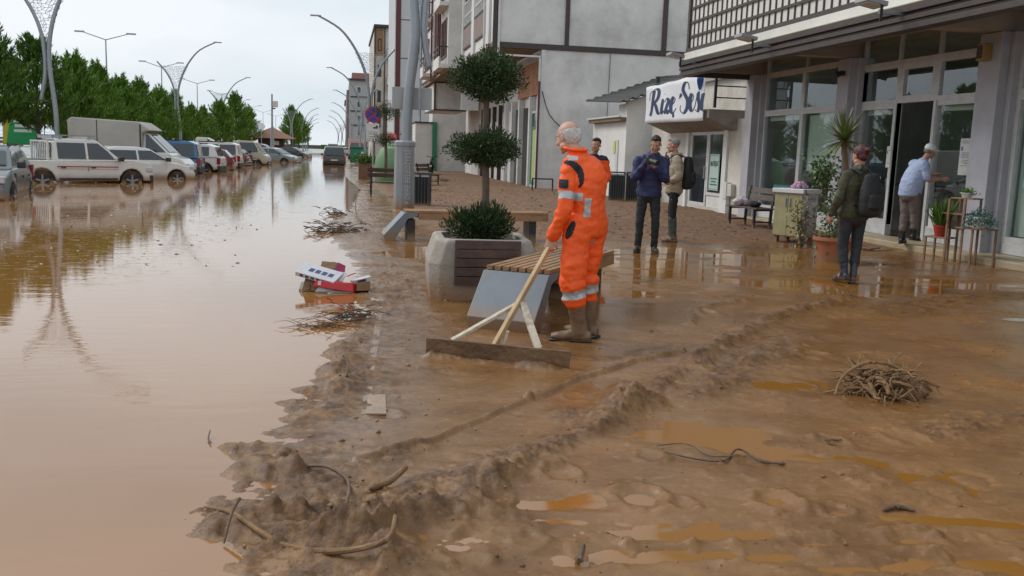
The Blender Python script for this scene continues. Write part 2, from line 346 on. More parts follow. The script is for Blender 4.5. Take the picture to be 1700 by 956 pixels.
    # footprints and lumps
    for (px, py, r, k) in ((1062, 828, .13, 1), (1290, 835, .12, 1), (930, 790, .10, 1), (775, 925, .10, .6), (1190, 915, .1, .8), (1000, 915, .12, .9), (1390, 850, .08, .7), (1560, 810, .14, -.7), (1610, 800, .1, -.7), (740, 870, .09, 1.2), (820, 830, .09, .9), (955, 660, .08, .5), (1170, 520, .14, .7), (1480, 600, .2, .6), (1655, 640, .2, .8), (1380, 735, .1, .6), (860, 690, .05, .4), (640, 690, .1, .4), (1640, 930, .2, .8), (1520, 900, .12, .8), (1130, 840, .08, .6), (1350, 900, .10, .7), (1440, 800, .09, .7), (1240, 770, .08, .5), (1500, 730, .12, .7), (1620, 700, .14, .7), (1330, 640, .10, .5), (1080, 760, .09, .6), (880, 900, .08, .6), (1560, 570, .16, .5), (1350, 590, .13, .5)):
        c = G(px, py); d = np.hypot((X - c.x), (Y - c.y) * .8) / r; n = fbm(X, Y, 13, 4, 121, True); u = np.abs(d - .9)
        h += k * (.024 * np.exp(-(u / .26) ** 2) * (.2 + .7 * T2 + .5 * n) - .009 * np.exp(-(d / .6) ** 2))
    # wheel ruts running across the foreground
    for (py, k) in ((880, .8), (905, 1), (945, 1)):
        d, t = seg_dist(X, Y + .10 * fbm(X, Y, 1.6, 4, 201), [(760, py - 6), (1100, py - 12), (1800, py - 55)]); h -= k * .006 * np.exp(-(d / .05) ** 2); h += .004 * np.exp(-((d - .09) / .035) ** 2)
    # street beyond, parking strip, verge and sea bed
    far = Y > 14; st_ = np.where(X < shore(Y) - 1.5, -.33, 0); h = np.where(far & (st_ < 0), st_ * sm((Y - 14) / 3) + h * (1 - sm((Y - 14) / 3)), h)
    verge = sm((-13.6 - X) / 2.0) * sm((Y - 5) / 5); h = h * (1 - verge) + verge * (.30 + .55 * sm((-15.5 - X) / 3) + fbm(X, Y, .4, 3, 131) * .12)
    end = sm((Y - 205) / 8) * sm((330 - Y) / 20); h = h * (1 - end) + end * (.25 + .35 * sm((Y - 235) / 25))
    sea = sm((Y - 335) / 15); h = h * (1 - sea) + sea * -3.0
    land = sm((X - 9) / 3) * sm((Y - 40) / 10); h = h * (1 - land) + land * .1
    return h, rough, verge, dry, end, clump
ys = [1.2]
while ys[-1] < 3200: ys.append(ys[-1] + (max(.011, .0044 * ys[-1]) if ys[-1] < 14 else .013 * ys[-1] if ys[-1] < 60 else .05 * ys[-1]))
xs = [-1.7]
while xs[-1] < 3.4: xs.append(xs[-1] + .0125)
while xs[-1] < 6: xs.append(xs[-1] + .022)
while xs[-1] < 11: xs.append(xs[-1] + .04)
k = .05
while xs[-1] < 2500: xs.append(xs[-1] + k); k *= 1.12
k = .02
while xs[0] > -14: xs.insert(0, xs[0] - k); k = min(k * 1.04, .25)
while xs[0] > -2500: xs.insert(0, xs[0] - k); k *= 1.14
GX, GY = np.meshgrid(np.array(xs), np.array(ys)); GH, GR, GV, GD, GE, GC_ = ground_h(GX, GY)
ny, nx = GX.shape; idx = np.arange(nx * ny).reshape(ny, nx)
Fq = np.stack([idx[:-1, :-1], idx[:-1, 1:], idx[1:, 1:], idx[1:, :-1]], -1).reshape(-1, 4)
def mudmat():
    m = bpy.data.materials.new('wet_mud'); m.use_nodes = True; t = m.node_tree; N = t.nodes; K = t.links.new; b = N['Principled BSDF']
    tcn = N.new('ShaderNodeTexCoord')
    def noi(s, d=6, r=.6):
        n = N.new('ShaderNodeTexNoise'); n.inputs['Scale'].default_value = s; n.inputs['Detail'].default_value = d; n.inputs['Roughness'].default_value = r; K(tcn.outputs['Object'], n.inputs['Vector']); return n.outputs['Fac']
    def ramp(f, a, ca, b_, cb):
        c = N.new('ShaderNodeValToRGB'); c.color_ramp.elements[0].position = a; c.color_ramp.elements[0].color = (*ca, 1); c.color_ramp.elements[1].position = b_; c.color_ramp.elements[1].color = (*cb, 1); K(f, c.inputs[0]); return c.outputs[0]
    def mix(f, a, b_):
        c = N.new('ShaderNodeMix'); c.data_type = 'RGBA'
        if isinstance(f, float): c.inputs[0].default_value = f
        else: K(f, c.inputs[0])
        for s, q in ((6, a), (7, b_)):
            if isinstance(q, tuple): c.inputs[s].default_value = (*q, 1)
            else: K(q, c.inputs[s])
        return c.outputs[2]
    def rng(f, a, b_, c, d):
        r = N.new('ShaderNodeMapRange'); r.inputs[1].default_value = a; r.inputs[2].default_value = b_; r.inputs[3].default_value = c; r.inputs[4].default_value = d; K(f, r.inputs[0]); return r.outputs[0]
    def att(n): a = N.new('ShaderNodeAttribute'); a.attribute_name = n; return a.outputs['Fac']
    c = ramp(noi(2.2, 8, .65), .3, (.125, .058, .018), .72, (.290, .155, .062))
    sx = N.new('ShaderNodeSeparateXYZ'); K(tcn.outputs['Object'], sx.inputs[0])
    c = mix(rng(sx.outputs[0], .5, 5.0, 0, .55), c, ramp(noi(1.3, 7), .3, (.125, .047, .006), .7, (.270, .112, .018)))
    c = mix(rng(noi(46, 5, .75), .54, .68, 0, .45), c, (.13, .066, .026)); c = mix(rng(noi(17, 8, .75), .55, .66, 0, .35), c, (.42, .26, .14))
    cm = N.new('ShaderNodeMath'); cm.operation = 'MULTIPLY'; K(att('clump'), cm.inputs[0]); K(rng(noi(11, 9, .8), 0.44, .57, 0, .95), cm.inputs[1]); c = mix(cm.outputs[0], c, (.075, .034, .012))
    dr = ramp(noi(9, 9, .75), .36, (.10, .05, .026), .68, (.29, .17, .095)); c = mix(att('dry'), c, dr)
    gr = ramp(noi(4, 8, .7), .3, (.035, .055, .012), .7, (.16, .13, .06)); c = mix(att('verge'), c, gr)
    c = mix(att('far_end'), c, (.20, .19, .12))
    K(c, b.inputs['Base Color'])
    mm = N.new('ShaderNodeMath'); mm.operation = 'MULTIPLY_ADD'; mm.inputs[1].default_value = .22; K(noi(7, 6, .7), mm.inputs[0])
    m2 = N.new('ShaderNodeMath'); m2.operation = 'SUBTRACT'; m2.inputs[1].default_value = .08; K(att('rgh'), m2.inputs[0]); K(m2.outputs[0], mm.inputs[2])
    K(mm.outputs[0], b.inputs['Roughness']); b.inputs['Specular IOR Level'].default_value = .5; b.inputs['IOR'].default_value = 1.42
    st = N.new('ShaderNodeMath'); st.operation = 'MULTIPLY_ADD'; st.inputs[1].default_value = 1.9; st.inputs[2].default_value = .08; K(att('rgh'), st.inputs[0])
    bp = N.new('ShaderNodeBump'); K(st.outputs[0], bp.inputs['Strength']); bp.inputs['Distance'].default_value = .013; K(noi(26, 10, .75), bp.inputs['Height'])
    K(bp.outputs[0], b.inputs['Normal']); return m
GMAT = mudmat()
ground = npmesh('ground', np.stack([GX, GY, GH], -1), Fq, GMAT, smooth=True); tag(ground, kind='structure')
for nm, a in (('rgh', GR), ('verge', GV), ('dry', GD), ('far_end', GE), ('clump', GC_)):
    at = ground.data.attributes.new(nm, 'FLOAT', 'POINT'); at.data.foreach_set('value', a.astype(np.float32).ravel())
def gz(x, y): return float(ground_h(np.array([[x]], float), np.array([[y]], float))[0][0, 0])

def watermat():
    m = bpy.data.materials.new('muddy_water'); m.use_nodes = True; t = m.node_tree; N = t.nodes; K = t.links.new; b = N['Principled BSDF']
    geo = N.new('ShaderNodeNewGeometry'); sx = N.new('ShaderNodeSeparateXYZ'); K(geo.outputs['Position'], sx.inputs[0])
    def noi(s, d, sc=(1, 1, 1), rot=0):
        mp = N.new('ShaderNodeMapping'); mp.inputs['Scale'].default_value = sc; mp.inputs['Rotation'].default_value = (0, 0, rot); K(geo.outputs['Position'], mp.inputs[0])
        n = N.new('ShaderNodeTexNoise'); n.inputs['Scale'].default_value = s; n.inputs['Detail'].default_value = d; K(mp.outputs[0], n.inputs['Vector']); return n.outputs['Fac']
    f = N.new('ShaderNodeMath'); f.operation = 'MULTIPLY_ADD'; f.inputs[1].default_value = 1.6; K(noi(1.2, 4), f.inputs[0]); K(sx.outputs[0], f.inputs[2])
    r = N.new('ShaderNodeMapRange'); r.inputs[1].default_value = .9; r.inputs[2].default_value = 1.9; K(f.outputs[0], r.inputs[0])
    c = N.new('ShaderNodeMix'); c.data_type = 'RGBA'; K(r.outputs[0], c.inputs[0]); c.inputs[6].default_value = (.29, .132, .036, 1); c.inputs[7].default_value = (.25, .110, .020, 1)
    K(c.outputs[2], b.inputs['Base Color']); b.inputs['Roughness'].default_value = .02; b.inputs['Specular IOR Level'].default_value = .5; b.inputs['IOR'].default_value = 1.95
    # scum and floating bits far along the parked cars: rougher film
    rr = N.new('ShaderNodeMapRange'); rr.inputs[1].default_value = .55; rr.inputs[2].default_value = .75; rr.inputs[3].default_value = .015; rr.inputs[4].default_value = .14; K(noi(1.1, 9, (1, .6, 1)), rr.inputs[0]); K(rr.outputs[0], b.inputs['Roughness'])
    bp = N.new('ShaderNodeBump'); bp.inputs['Strength'].default_value = .06; bp.inputs['Distance'].default_value = .02
    K(noi(3.0, 3, (.7, 2.2, 1), .3), bp.inputs['Height'])
    b2 = N.new('ShaderNodeBump'); b2.inputs['Strength'].default_value = .015; b2.inputs['Distance'].default_value = .01; K(noi(22, 2, (1, 2, 1), .2), b2.inputs['Height']); K(bp.outputs[0], b2.inputs['Normal'])
    ir = N.new('ShaderNodeMapRange'); ir.inputs[3].default_value = 1.95; ir.inputs[4].default_value = 1.42; K(r.outputs[0], ir.inputs[0]); K(ir.outputs[0], b.inputs['IOR'])
    ya = N.new('ShaderNodeMapRange'); ya.inputs[1].default_value = 9; ya.inputs[2].default_value = 7.5; ya.inputs[4].default_value = .07; K(sx.outputs[1], ya.inputs[0])
    rm = N.new('ShaderNodeMath'); rm.operation = 'MULTIPLY_ADD'; K(ya.outputs[0], rm.inputs[0]); K(r.outputs[0], rm.inputs[1]); K(rr.outputs[0], rm.inputs[2]); K(rm.outputs[0], b.inputs['Roughness'])
    # flecks of scum and small ripples toward the parked cars
    sp = N.new('ShaderNodeMapRange'); sp.inputs[1].default_value = .60; sp.inputs[2].default_value = .64; K(noi(5.5, 4, (1, 1.6, 1)), sp.inputs[0])
    zn = N.new('ShaderNodeMapRange'); zn.inputs[1].default_value = 9; zn.inputs[2].default_value = 14; K(sx.outputs[1], zn.inputs[0]); zx = N.new('ShaderNodeMapRange'); zx.inputs[1].default_value = -1.5; zx.inputs[2].default_value = -4; K(sx.outputs[0], zx.inputs[0])
    m1 = N.new('ShaderNodeMath'); m1.operation = 'MULTIPLY'; K(sp.outputs[0], m1.inputs[0]); K(zn.outputs[0], m1.inputs[1]); m2 = N.new('ShaderNodeMath'); m2.operation = 'MULTIPLY'; K(m1.outputs[0], m2.inputs[0]); K(zx.outputs[0], m2.inputs[1])
    b3 = N.new('ShaderNodeBump'); b3.inputs['Strength'].default_value = .35; b3.inputs['Distance'].default_value = .02; K(m2.outputs[0], b3.inputs['Height']); K(b2.outputs[0], b3.inputs['Normal'])
    K(b3.outputs[0], b.inputs['Normal']); return m
mb = MB(); mb.poly([(-2600, 1.0, 0), (2600, 1.0, 0), (2600, 3300, 0), (-2600, 3300, 0)]); wat = mb.build('water', watermat()); tag(wat, kind='structure')
# ================================================================== materials
M_plaster = mat('stained_grey_plaster', (.66, .65, .63), .85, .14, .7, .35, 30, dirt=(.30, .28, .25), dirt_n=.6)
M_white = mat('white_painted_plaster', (.70, .69, .67), .8, .10, .9, .2, 25, dirt=(.36, .33, .28), dirt_n=.5)
M_cream = mat('cream_plaster', (.58, .55, .49), .85, .14, 1.2, .3, 25, dirt=(.27, .22, .17), dirt_n=.6)
M_brown = mat('dark_brown_trim', (.055, .040, .035), .55, .2, 4, .2, 30)
M_maroon = mat('maroon_paint', (.10, .02, .025), .5, .15, 5)
M_lilac = mat('grey_painted_column', (.41, .41, .45), .6, .10, 2, .15, 20, dirt=(.22, .19, .16), dirt_n=.35)
M_alu = mat('grey_aluminium_frame', (.56, .57, .58), .45, .08, 6, metal=.1, dirt=(.3, .24, .18), dirt_n=.35)
M_whitepvc = mat('white_window_frame', (.62, .62, .61), .4, .06, 5, dirt=(.4, .36, .3), dirt_n=.3)
M_dark = mat('dark_interior', (.035, .033, .032), .9, .3, 2)
M_darkwood = mat('brown_soffit', (.24, .17, .12), .75, .2, 2, .2)
M_beige = mat('beige_beam', (.36, .30, .25), .8, .12, 2, .2)
M_steel = mat('galvanised_steel', (.35, .37, .39), .42, .12, 4, metal=.6)
M_pole = mat('grey_lamp_pole', (.30, .33, .36), .4, .08, 2, metal=.35, dirt=(.22, .2, .18), dirt_n=.3)
M_black = mat('black_plastic', (.018, .018, .02), .5, .2, 8)
M_conc = mat('rough_concrete', (.36, .33, .29), .85, .2, 4, .6, 40, dirt=(.25, .17, .1), dirt_n=.5)
M_glass = glassmat('shop_glass', (.90, .94, .92), .07)
M_glassd = mat('dark_window_glass', (.03, .035, .04), .06, .2, 3, spec=.9)
M_room = mat('shop_interior_wall', (.50, .52, .47), .9, .25, .8)
M_blind = mat('pale_roller_blind', (.68, .76, .70), .8, .06, 2)
M_paper = mat('white_paper', (.66, .66, .64), .7, .05, 9)
M_ink = mat('dark_print', (.03, .03, .05), .7, .1, 5)
M_red = mat('red_paint', (.45, .02, .02), .4, .12, 5)
M_pink = mat('dusty_pink_panel', (.25, .19, .18), .8, .12, 2)
M_rust = mat('faded_orange_sign_board', (.42, .19, .10), .75, .25, 2.5, dirt=(.5, .4, .3), dirt_n=.7)
M_green = mat('green_painted_metal', (.03, .22, .13), .5, .15, 4)
M_lime = mat('lime_panel', (.36, .45, .16), .6, .1, 3)
M_tile = mat('terracotta_roof_tiles', (.24, .12, .08), .85, .35, 6, .5, 14)
M_rail = mat('dark_railing', (.04, .035, .035), .5, .2, 5)
M_sill = mat('muddy_tiled_step', (.40, .33, .22), .5, .2, 3, .2, 20, dirt=(.33, .19, .05), dirt_n=.9)

def part(name, m, parent, boxes, bev=0, label=None):
    mb = MB()
    for b in boxes: mb.box(*b)
    o = mb.build(name, m, parent, bev=bev)
    if label: o['label'] = label
    return o
def window(parent, plane, c, a0, a1, z0, z1, fm=None, gm=None, ft=.06, mull=(), bars=(), depth=.07, name='window'):
    """a framed window; plane 'x' (facing -x at x=c, a along y) or 'y' (facing -y at y=c, a along x)"""
    fm = fm or M_whitepvc; gm = gm or M_glassd
    def bx(A0, A1, Z0, Z1, d0, d1): return (c + d0, c + d1, A0, A1, Z0, Z1) if plane == 'x' else (A0, A1, c + d0, c + d1, Z0, Z1)
    fr = [bx(a0, a1, z0, z0 + ft, -.02, depth), bx(a0, a1, z1 - ft, z1, -.02, depth), bx(a0, a0 + ft, z0 + ft, z1 - ft, -.02, depth), bx(a1 - ft, a1, z0 + ft, z1 - ft, -.02, depth)]
    for m in mull: fr.append(bx(m - ft * .4, m + ft * .4, z0 + ft, z1 - ft, -.015, depth - .01))
    for z in bars: fr.append(bx(a0 + ft, a1 - ft, z - ft * .3, z + ft * .3, -.012, depth - .012))
    f = part(name, fm, parent, fr)
    part('pane', gm, f, [bx(a0 + ft * .5, a1 - ft * .5, z0 + ft * .5, z1 - ft * .5, .02, .03)])
    return f

# ================================================================== THE SHOP ON THE RIGHT
shop = empty('shop_building', (10.3, 15, 0), 0, 'glass fronted shop with grey columns under a dark brown cornice and white lattice upper wall', 'building')
def S(name, m, boxes, **k): 
    return part(name, m, shop, [(b[0] - 10.3, b[1] - 10.3, b[2] - 15, b[3] - 15, b[4], b[5]) for b in boxes], **k)
cols = [(21.35, 21.75), (17.02, 17.45), (12.72, 13.22), (8.5, 9.0), (4.2, 4.7)]
for a, b in cols: S('column', M_lilac, [(10.02, 10.34, a, b, .0, 3.55), (10.18, 10.5, a - .10, a, .0, 3.55)], bev=.012)
for a, b in cols: S('ceiling_beam', M_beige, [(8.47, 10.5, a + .08, b - .08, 3.56, 3.94)])
S('soffit', M_darkwood, [(8.40, 16, 4, 21.75, 3.95, 4.05)])
S('cornice', M_brown, [(8.22, 8.46, 4, 21.75, 3.44, 3.52), (8.25, 8.44, 4, 21.76, 3.522, 3.57), (8.21, 8.44, 4, 21.75, 3.572, 3.64), (8.25, 8.44, 4, 21.76, 3.642, 3.69), (8.19, 8.44, 4, 21.75, 3.692, 3.80), (8.465, 10.4, 21.60, 21.75, 3.44, 3.555)], bev=.006)
S('parapet', M_white, [(8.30, 8.50, 4, 21.70, 3.804, 4.0)])
S('flashing', mat('yellowed_flashing', (.42, .40, .22), .7, .2, 3), [(8.2, 8.298, 4, 21.72, 3.803, 3.815)])
S('upper_wall', mat('white_lattice_backing', (.66, .65, .63), .75, .06, 2), [(8.42, 9.0, 4, 21.62, 4.002, 8.6)])
lat = [(8.33, 8.417, 4, 21.70, 3.98, 4.10)]
for k in range(1, 14): lat.append((8.385, 8.419, 4, 21.60, 4.02 + .335 * k, 4.075 + .335 * k))
S('lattice', M_brown, lat + [(8.36, 8.425, 21.62, 21.74, 3.82, 8.6)])
lat = []
y = 21.40
while y > 4.1: lat.append((8.395, 8.418, y - .018, y + .018, 4.101, 8.6)); y -= .265
S('lattice_upright', M_brown, lat)
S('side_wall', M_white, [(8.50, 16, 21.63, 21.74, 4.052, 8.6)]); S('roof', M_conc, [(8.3, 16, 4, 21.8, 8.601, 8.8)])
S('interior_wall', M_room, [(15.6, 15.75, 4, 21.9, 0, 3.95), (10.36, 15.6, 21.76, 21.9, 0, 3.95), (13.6, 15.5, 13.1, 13.22, 0, 3.9)])
S('interior_floor', mat('muddy_shop_floor', (.16, .10, .06), .35, .3, 2), [(10.32, 15.6, 4, 21.75, .02, .10)])
S('interior_ceiling', M_room, [(10.5, 15.6, 4, 21.75, 3.80, 3.948)])
S('step', M_sill, [(9.58, 10.31, 9.1, 16.35, -.05, .115), (9.86, 10.31, 16.36, 21.5, -.05, .06)], bev=.02)
for _b in [(10.30, 10.40, 17.46, 21.34, .062, .30), (10.30, 10.40, 15.80, 17.01, .117, .32), (10.30, 10.40, 13.23, 14.56, .117, .30), (10.30, 10.40, 9.01, 12.61, .117, .30)]: S('sill_panel', M_alu, [_b], bev=.008)
if 0: S('sill_panel', M_alu, [(10.30, 10.40, 17.46, 21.34, .062, .30), (10.30, 10.40, 15.80, 17.01, .117, .32), (10.30, 10.40, 13.23, 14.56, .117, .30), (10.30, 10.40, 9.01, 12.61, .117, .30)], bev=.008)
def SS(name, m, boxes, **k):
    for b in boxes: S(name, m, [b], **k)
def SW(a0, a1, z0, z1, ft=.07, **k):
    f = window(shop, 'x', 10.32 - 10.3, a0 - 15, a1 - 15, z0, z1, M_alu, M_glass, ft, mull=[q - 15 for q in k.pop('mull', ())], **k); return f
SW(17.46, 19.36, .302, 2.60); SW(19.362, 21.24, .302, 2.60); SW(17.46, 19.36, 2.602, 3.52); SW(19.362, 21.24, 2.602, 3.52)
SW(15.72, 17.0, .322, 2.60, .09); SW(15.72, 17.0, 2.602, 3.34, .08); SW(14.62, 15.718, 2.602, 3.34, .13); SW(13.23, 14.618, .302, 2.60, .09); SW(13.23, 14.618, 2.602, 3.34, .08)
SW(13.23, 17.0, 3.342, 3.93, .06, mull=(14.62, 15.8)); SW(17.46, 21.24, 3.522, 3.94, .05, mull=(19.3,))
SW(9.01, 12.62, .302, 2.60, .09, mull=(10.8,)); SW(9.01, 12.62, 2.602, 3.4, .08, mull=(10.8,)); SW(9.01, 12.62, 3.402, 3.93, .06)
S('door_frame', M_alu, [(10.28, 10.41, 15.72, 15.80, .117, 2.60), (10.28, 10.41, 14.545, 14.62, .117, 2.60)])
dl = S('door', M_alu, [(10.42, 11.32, 14.64, 14.69, .12, .26), (10.42, 11.32, 14.64, 14.69, 2.45, 2.57), (10.42, 10.50, 14.64, 14.69, .262, 2.448), (11.24, 11.32, 14.64, 14.69, .262, 2.448)])
part('pane', M_glass, dl, [(.2, .94, -.345, -.335, .262, 2.448)]); part('handle', M_black, dl, [(.14, .17, -.42, -.39, .95, 1.2)])
for (a0, a1, z0, z1) in ((17.55, 19.25, 1.25, 2.5), (9.1, 12.55, .4, 2.5)): S('roller_blind', M_blind, [(10.46, 10.475, a0, a1, z0, z1)])
for (a0, a1) in ((15.85, 16.95), (13.3, 14.55), (19.4, 21.2)): S('roller_blind', M_blind, [(10.46, 10.475, a0, a1, 2.42, 2.56)])
SS('display_counter', mat('dark_counter', (.10, .09, .08), .5, .3, 3), [(11.6, 12.2, 15.9, 20.5, .101, 1.05), (12.6, 13.1, 13.4, 14.5, .101, 1.9), (11.2, 11.6, 10, 12.4, .101, .9)])
SS('interior_picture', mat('framed_picture', (.22, .14, .07), .6, .3, 6), [(15.55, 15.59, 19.6, 20.5, 1.5, 2.1), (13.57, 13.6, 13.3, 13.9, 1.5, 2.0)])
SS('appliance_box', mat('white_appliance', (.6, .62, .65), .5, .1, 3), [(10.7, 11.1, 19.9, 20.9, .101, .62), (13.0, 13.5, 16.2, 16.9, .101, 1.5)])
S('blue_box', mat('blue_carton', (.10, .30, .42), .5, .25, 6), [(10.5, 10.8, 19.95, 20.85, .63, .88)])
# things fixed on the shop front
def flood(i, px, py, lab):
    p = XP(px, py, 8.38); e = empty('floodlight', p, 0, lab, 'floodlight', 'floodlights along the cornice')
    part('arm', M_steel, e, [(-.52, -.08, -.03, .03, -.02, .045)])
    MB().box(-.85, -.50, -.17, .17, -.02, .05, Matrix.Translation((0, 0, 0)) @ Matrix.Rotation(R_(10), 4, 'Y'), .01).build('lamp_head', mat('grey_lamp_housing', (.3, .31, .32), .5, .1, 4, metal=.4), e)
    MB().box(-.82, -.53, -.15, .15, -.032, -.022, Matrix.Rotation(R_(10), 4, 'Y')).build('lamp_glass', M_whitepvc, e)
    part('bracket', M_black, e, [(-.62, -.58, -.19, -.175, -.16, .08)])
flood(0, 1165, 104, 'farthest floodlight on the brown cornice, beside the edge post of the lattice'); flood(1, 1290, 77, 'floodlight on the cornice below the middle of the lattice wall'); flood(2, 1512, 24, 'largest floodlight on the cornice above the open shop door')
e = empty('wall_speaker', (9.96, 13.0, 3.12), 0, 'small wooden box speaker high on the grey column beside the notice window', 'speaker')
MB().box(-.10, .06, -.08, .08, 0, .26, None, .015).build('cabinet', mat('yellow_wood_box', (.33, .20, .06), .6, .2, 6), e); part('grille', M_brown, e, [(-.108, -.102, -.06, .06, .03, .23)])
e = empty('security_camera', (9.96, 17.2, 3.25), 0, 'small black security camera at the top of the column behind the yucca', 'camera')
MB().cyl((-.02, 0, 0), (-.20, -.10, -.06), .055).build('camera_body', M_black, e, True); part('mount', M_black, e, [(-.03, .06, -.04, .04, -.04, .05)])
def notice(x, y0, y1, z0, z1, lab, lines, m=None, extra=None):
    e = empty('notice', (x, (y0 + y1) / 2, z0), 0, lab, 'notice'); hw = (y1 - y0) / 2
    part('sheet', m or M_paper, e, [(0, .004, -hw, hw, 0, z1 - z0)])
    bx = []; h = z1 - z0
    for k, (fz, a, b) in enumerate(lines): bx.append((-.003, -.001, -hw + 2 * hw * a, -hw + 2 * hw * b, h * fz, h * fz + h * .018))
    part('print', mat('grey_print', (.28, .28, .30), .8), e, bx)
    if extra: part('emblem', extra, e, [(-.003, -.001, hw * .45, hw * .8, h * .66, h * .78)])
    return e
notice(10.29, 13.52, 13.80, 1.32, 1.93, 'tall white printed notice taped on the glass right of the open door', [(.92, .1, .9), (.87, .2, .8), (.60, .1, .8), (.56, .1, .85), (.52, .1, .8), (.48, .15, .85), (.40, .1, .7), (.35, .1, .8), (.31, .1, .6), (.25, .1, .8)], extra=mat('small_blue_print', (.15, .2, .4), .7))
notice(10.27, 15.74, 15.87, 1.40, 1.80, 'narrow white sticker by the door jamb at head height', [(.8, .1, .8), (.2, .1, .8)], extra=mat('dark_blot', (.08, .08, .1), .7))
notice(10.29, 16.02, 16.20, 1.0, 1.22, 'small blue and white card on the glass behind the woman', [(.2, .1, .9), (.5, .1, .9)], mat('light_blue_card', (.35, .5, .62), .6))
notice(10.29, 14.18, 14.45, .36, .72, 'creased white sheet low on the window beside the red pot', [(.7, .1, .9), (.6, .1, .9), (.5, .1, .7)])

# ================================================================== LOW CREAM BUILDING WITH THE BANNER
low = empty('cream_building', (10.1, 25, 0), 0, 'low cream building with a glazed office door under a small balcony', 'building')
def Lw(name, m, boxes, **k): return part(name, m, low, [(b[0] - 10.1, b[1] - 10.1, b[2] - 25, b[3] - 25, b[4], b[5]) for b in boxes], **k)
Lw('wall', M_cream, [(10.1, 10.3, 21.80, 23.05, 0, 2.5), (10.1, 10.3, 25.45, 28.9, 0, 2.5), (10.1, 10.3, 23.05, 25.45, 2.22, 2.5), (10.1, 10.3, 23.05, 25.45, 0, .12), (10.95, 11.1, 21.8, 28.9, 2.5, 3.75), (11.1, 13, 28.7, 28.9, 0, 3.75), (10.3, 10.9, 28.7, 28.9, 0, 2.5)])
Lw('pilaster', M_white, [(10.04, 10.098, 22.75, 23.0, 0, 2.3)]); Lw('pilaster', M_white, [(10.04, 10.098, 25.5, 25.7, 0, 2.2)])
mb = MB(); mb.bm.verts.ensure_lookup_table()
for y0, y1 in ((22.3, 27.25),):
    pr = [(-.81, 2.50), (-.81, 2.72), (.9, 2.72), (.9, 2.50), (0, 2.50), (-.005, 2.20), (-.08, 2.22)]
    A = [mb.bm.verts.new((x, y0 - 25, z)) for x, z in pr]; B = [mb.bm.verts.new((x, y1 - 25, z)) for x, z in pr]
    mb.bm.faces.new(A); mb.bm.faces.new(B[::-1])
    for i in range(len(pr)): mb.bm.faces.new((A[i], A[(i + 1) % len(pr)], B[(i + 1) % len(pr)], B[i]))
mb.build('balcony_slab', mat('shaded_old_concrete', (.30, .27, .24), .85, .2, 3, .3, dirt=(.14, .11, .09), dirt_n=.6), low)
Lw('balcony_rail', M_rail, [(9.30, 10.95, 21.98, 22.01, 3.27, 3.30), (9.30, 10.95, 21.98, 22.01, 2.98, 3.01), (9.28, 9.34, 21.97, 22.03, 2.742, 3.6), (9.29, 9.32, 22.04, 27.2, 3.52, 3.55), (9.28, 9.34, 27.15, 27.21, 2.742, 3.6)])
Lw('roof', M_conc, [(10.8, 13, 21.8, 28.95, 3.752, 3.9)])
window(low, 'x', .0 + .02, 23.06 - 25, 24.12 - 25, .45, 2.2, M_whitepvc, M_glassd, .08)
Lw('sill_panel', M_white, [(10.13, 10.2, 23.06, 24.12, .122, .448)])
d = window(low, 'x', .02, 24.14 - 25, 25.42 - 25, .122, 2.2, M_whitepvc, M_glassd, .09, name='door'); part('handle', M_steel, d, [(-.06, -.04, -.80, -.77, .9, 1.25), (-.04, .02, -.80, -.77, .92, .95), (-.04, .02, -.80, -.77, 1.2, 1.23)])
e = empty('meter_box', (9.98, 22.45, 0), 0, 'white electricity meter box at the foot of the cream wall beside the park bench', 'meter box')
part('cabinet', M_whitepvc, e, [(-.02, .11, -.02, .2, .42, .86)], bev=.01); part('pedestal', M_white, e, [(0, .1, .0, .18, 0, .418)]); part('side_box', M_cream, e, [(-.01, .11, -.30, -.05, .5, .82)], bev=.01)

def text_obj(s, size, m, parent, loc, rot, name='lettering', ext=.002, shear=0, sx=1, align='CENTER'):
    cu = bpy.data.curves.new(name, 'FONT'); cu.body = s; cu.size = size; cu.extrude = ext; cu.align_x = align; cu.align_y = 'CENTER'; cu.shear = shear
    t = bpy.data.objects.new('t', cu); TMP.collection.objects.link(t); me = evaluated(t); bpy.data.objects.remove(t)
    for v in me.vertices: v.co.x *= sx
    o = link(name, me, m, parent); o.location = loc; o.rotation_euler = rot; return o
FX = (R_(90), 0, R_(-90))       # text upright on a wall facing -x
e = empty('office_sign', (10.07, 23.58, .6), 0, 'pale green property sign on the glass of the cream office', 'sign')
part('board', mat('pale_green_board', (.42, .55, .50), .5, .06, 5), e, [(0, .01, -.36, .30, 0, .98)]); part('border', mat('dark_green_print', (.04, .12, .09), .6), e, [(-.004, -.001, -.34, -.33, .03, .95), (-.004, -.001, .27, .28, .03, .95), (-.004, -.001, -.33, .27, .03, .04), (-.004, -.001, -.33, .27, .94, .95)])
text_obj('ARAZİ\u0130N\u015eAAT'.replace('İİ', 'İ'), .20, mat('dark_green_print', (0, 0, 0)), e, (-.004, -.03, .72), FX, sx=.42)
part('small_print', mat('dark_green_print', (0, 0, 0)), e, [(-.004, -.001, -.25, .19, .30, .335), (-.004, -.001, -.2, .14, .22, .255), (-.004, -.001, -.27, .21, .14, .175)])

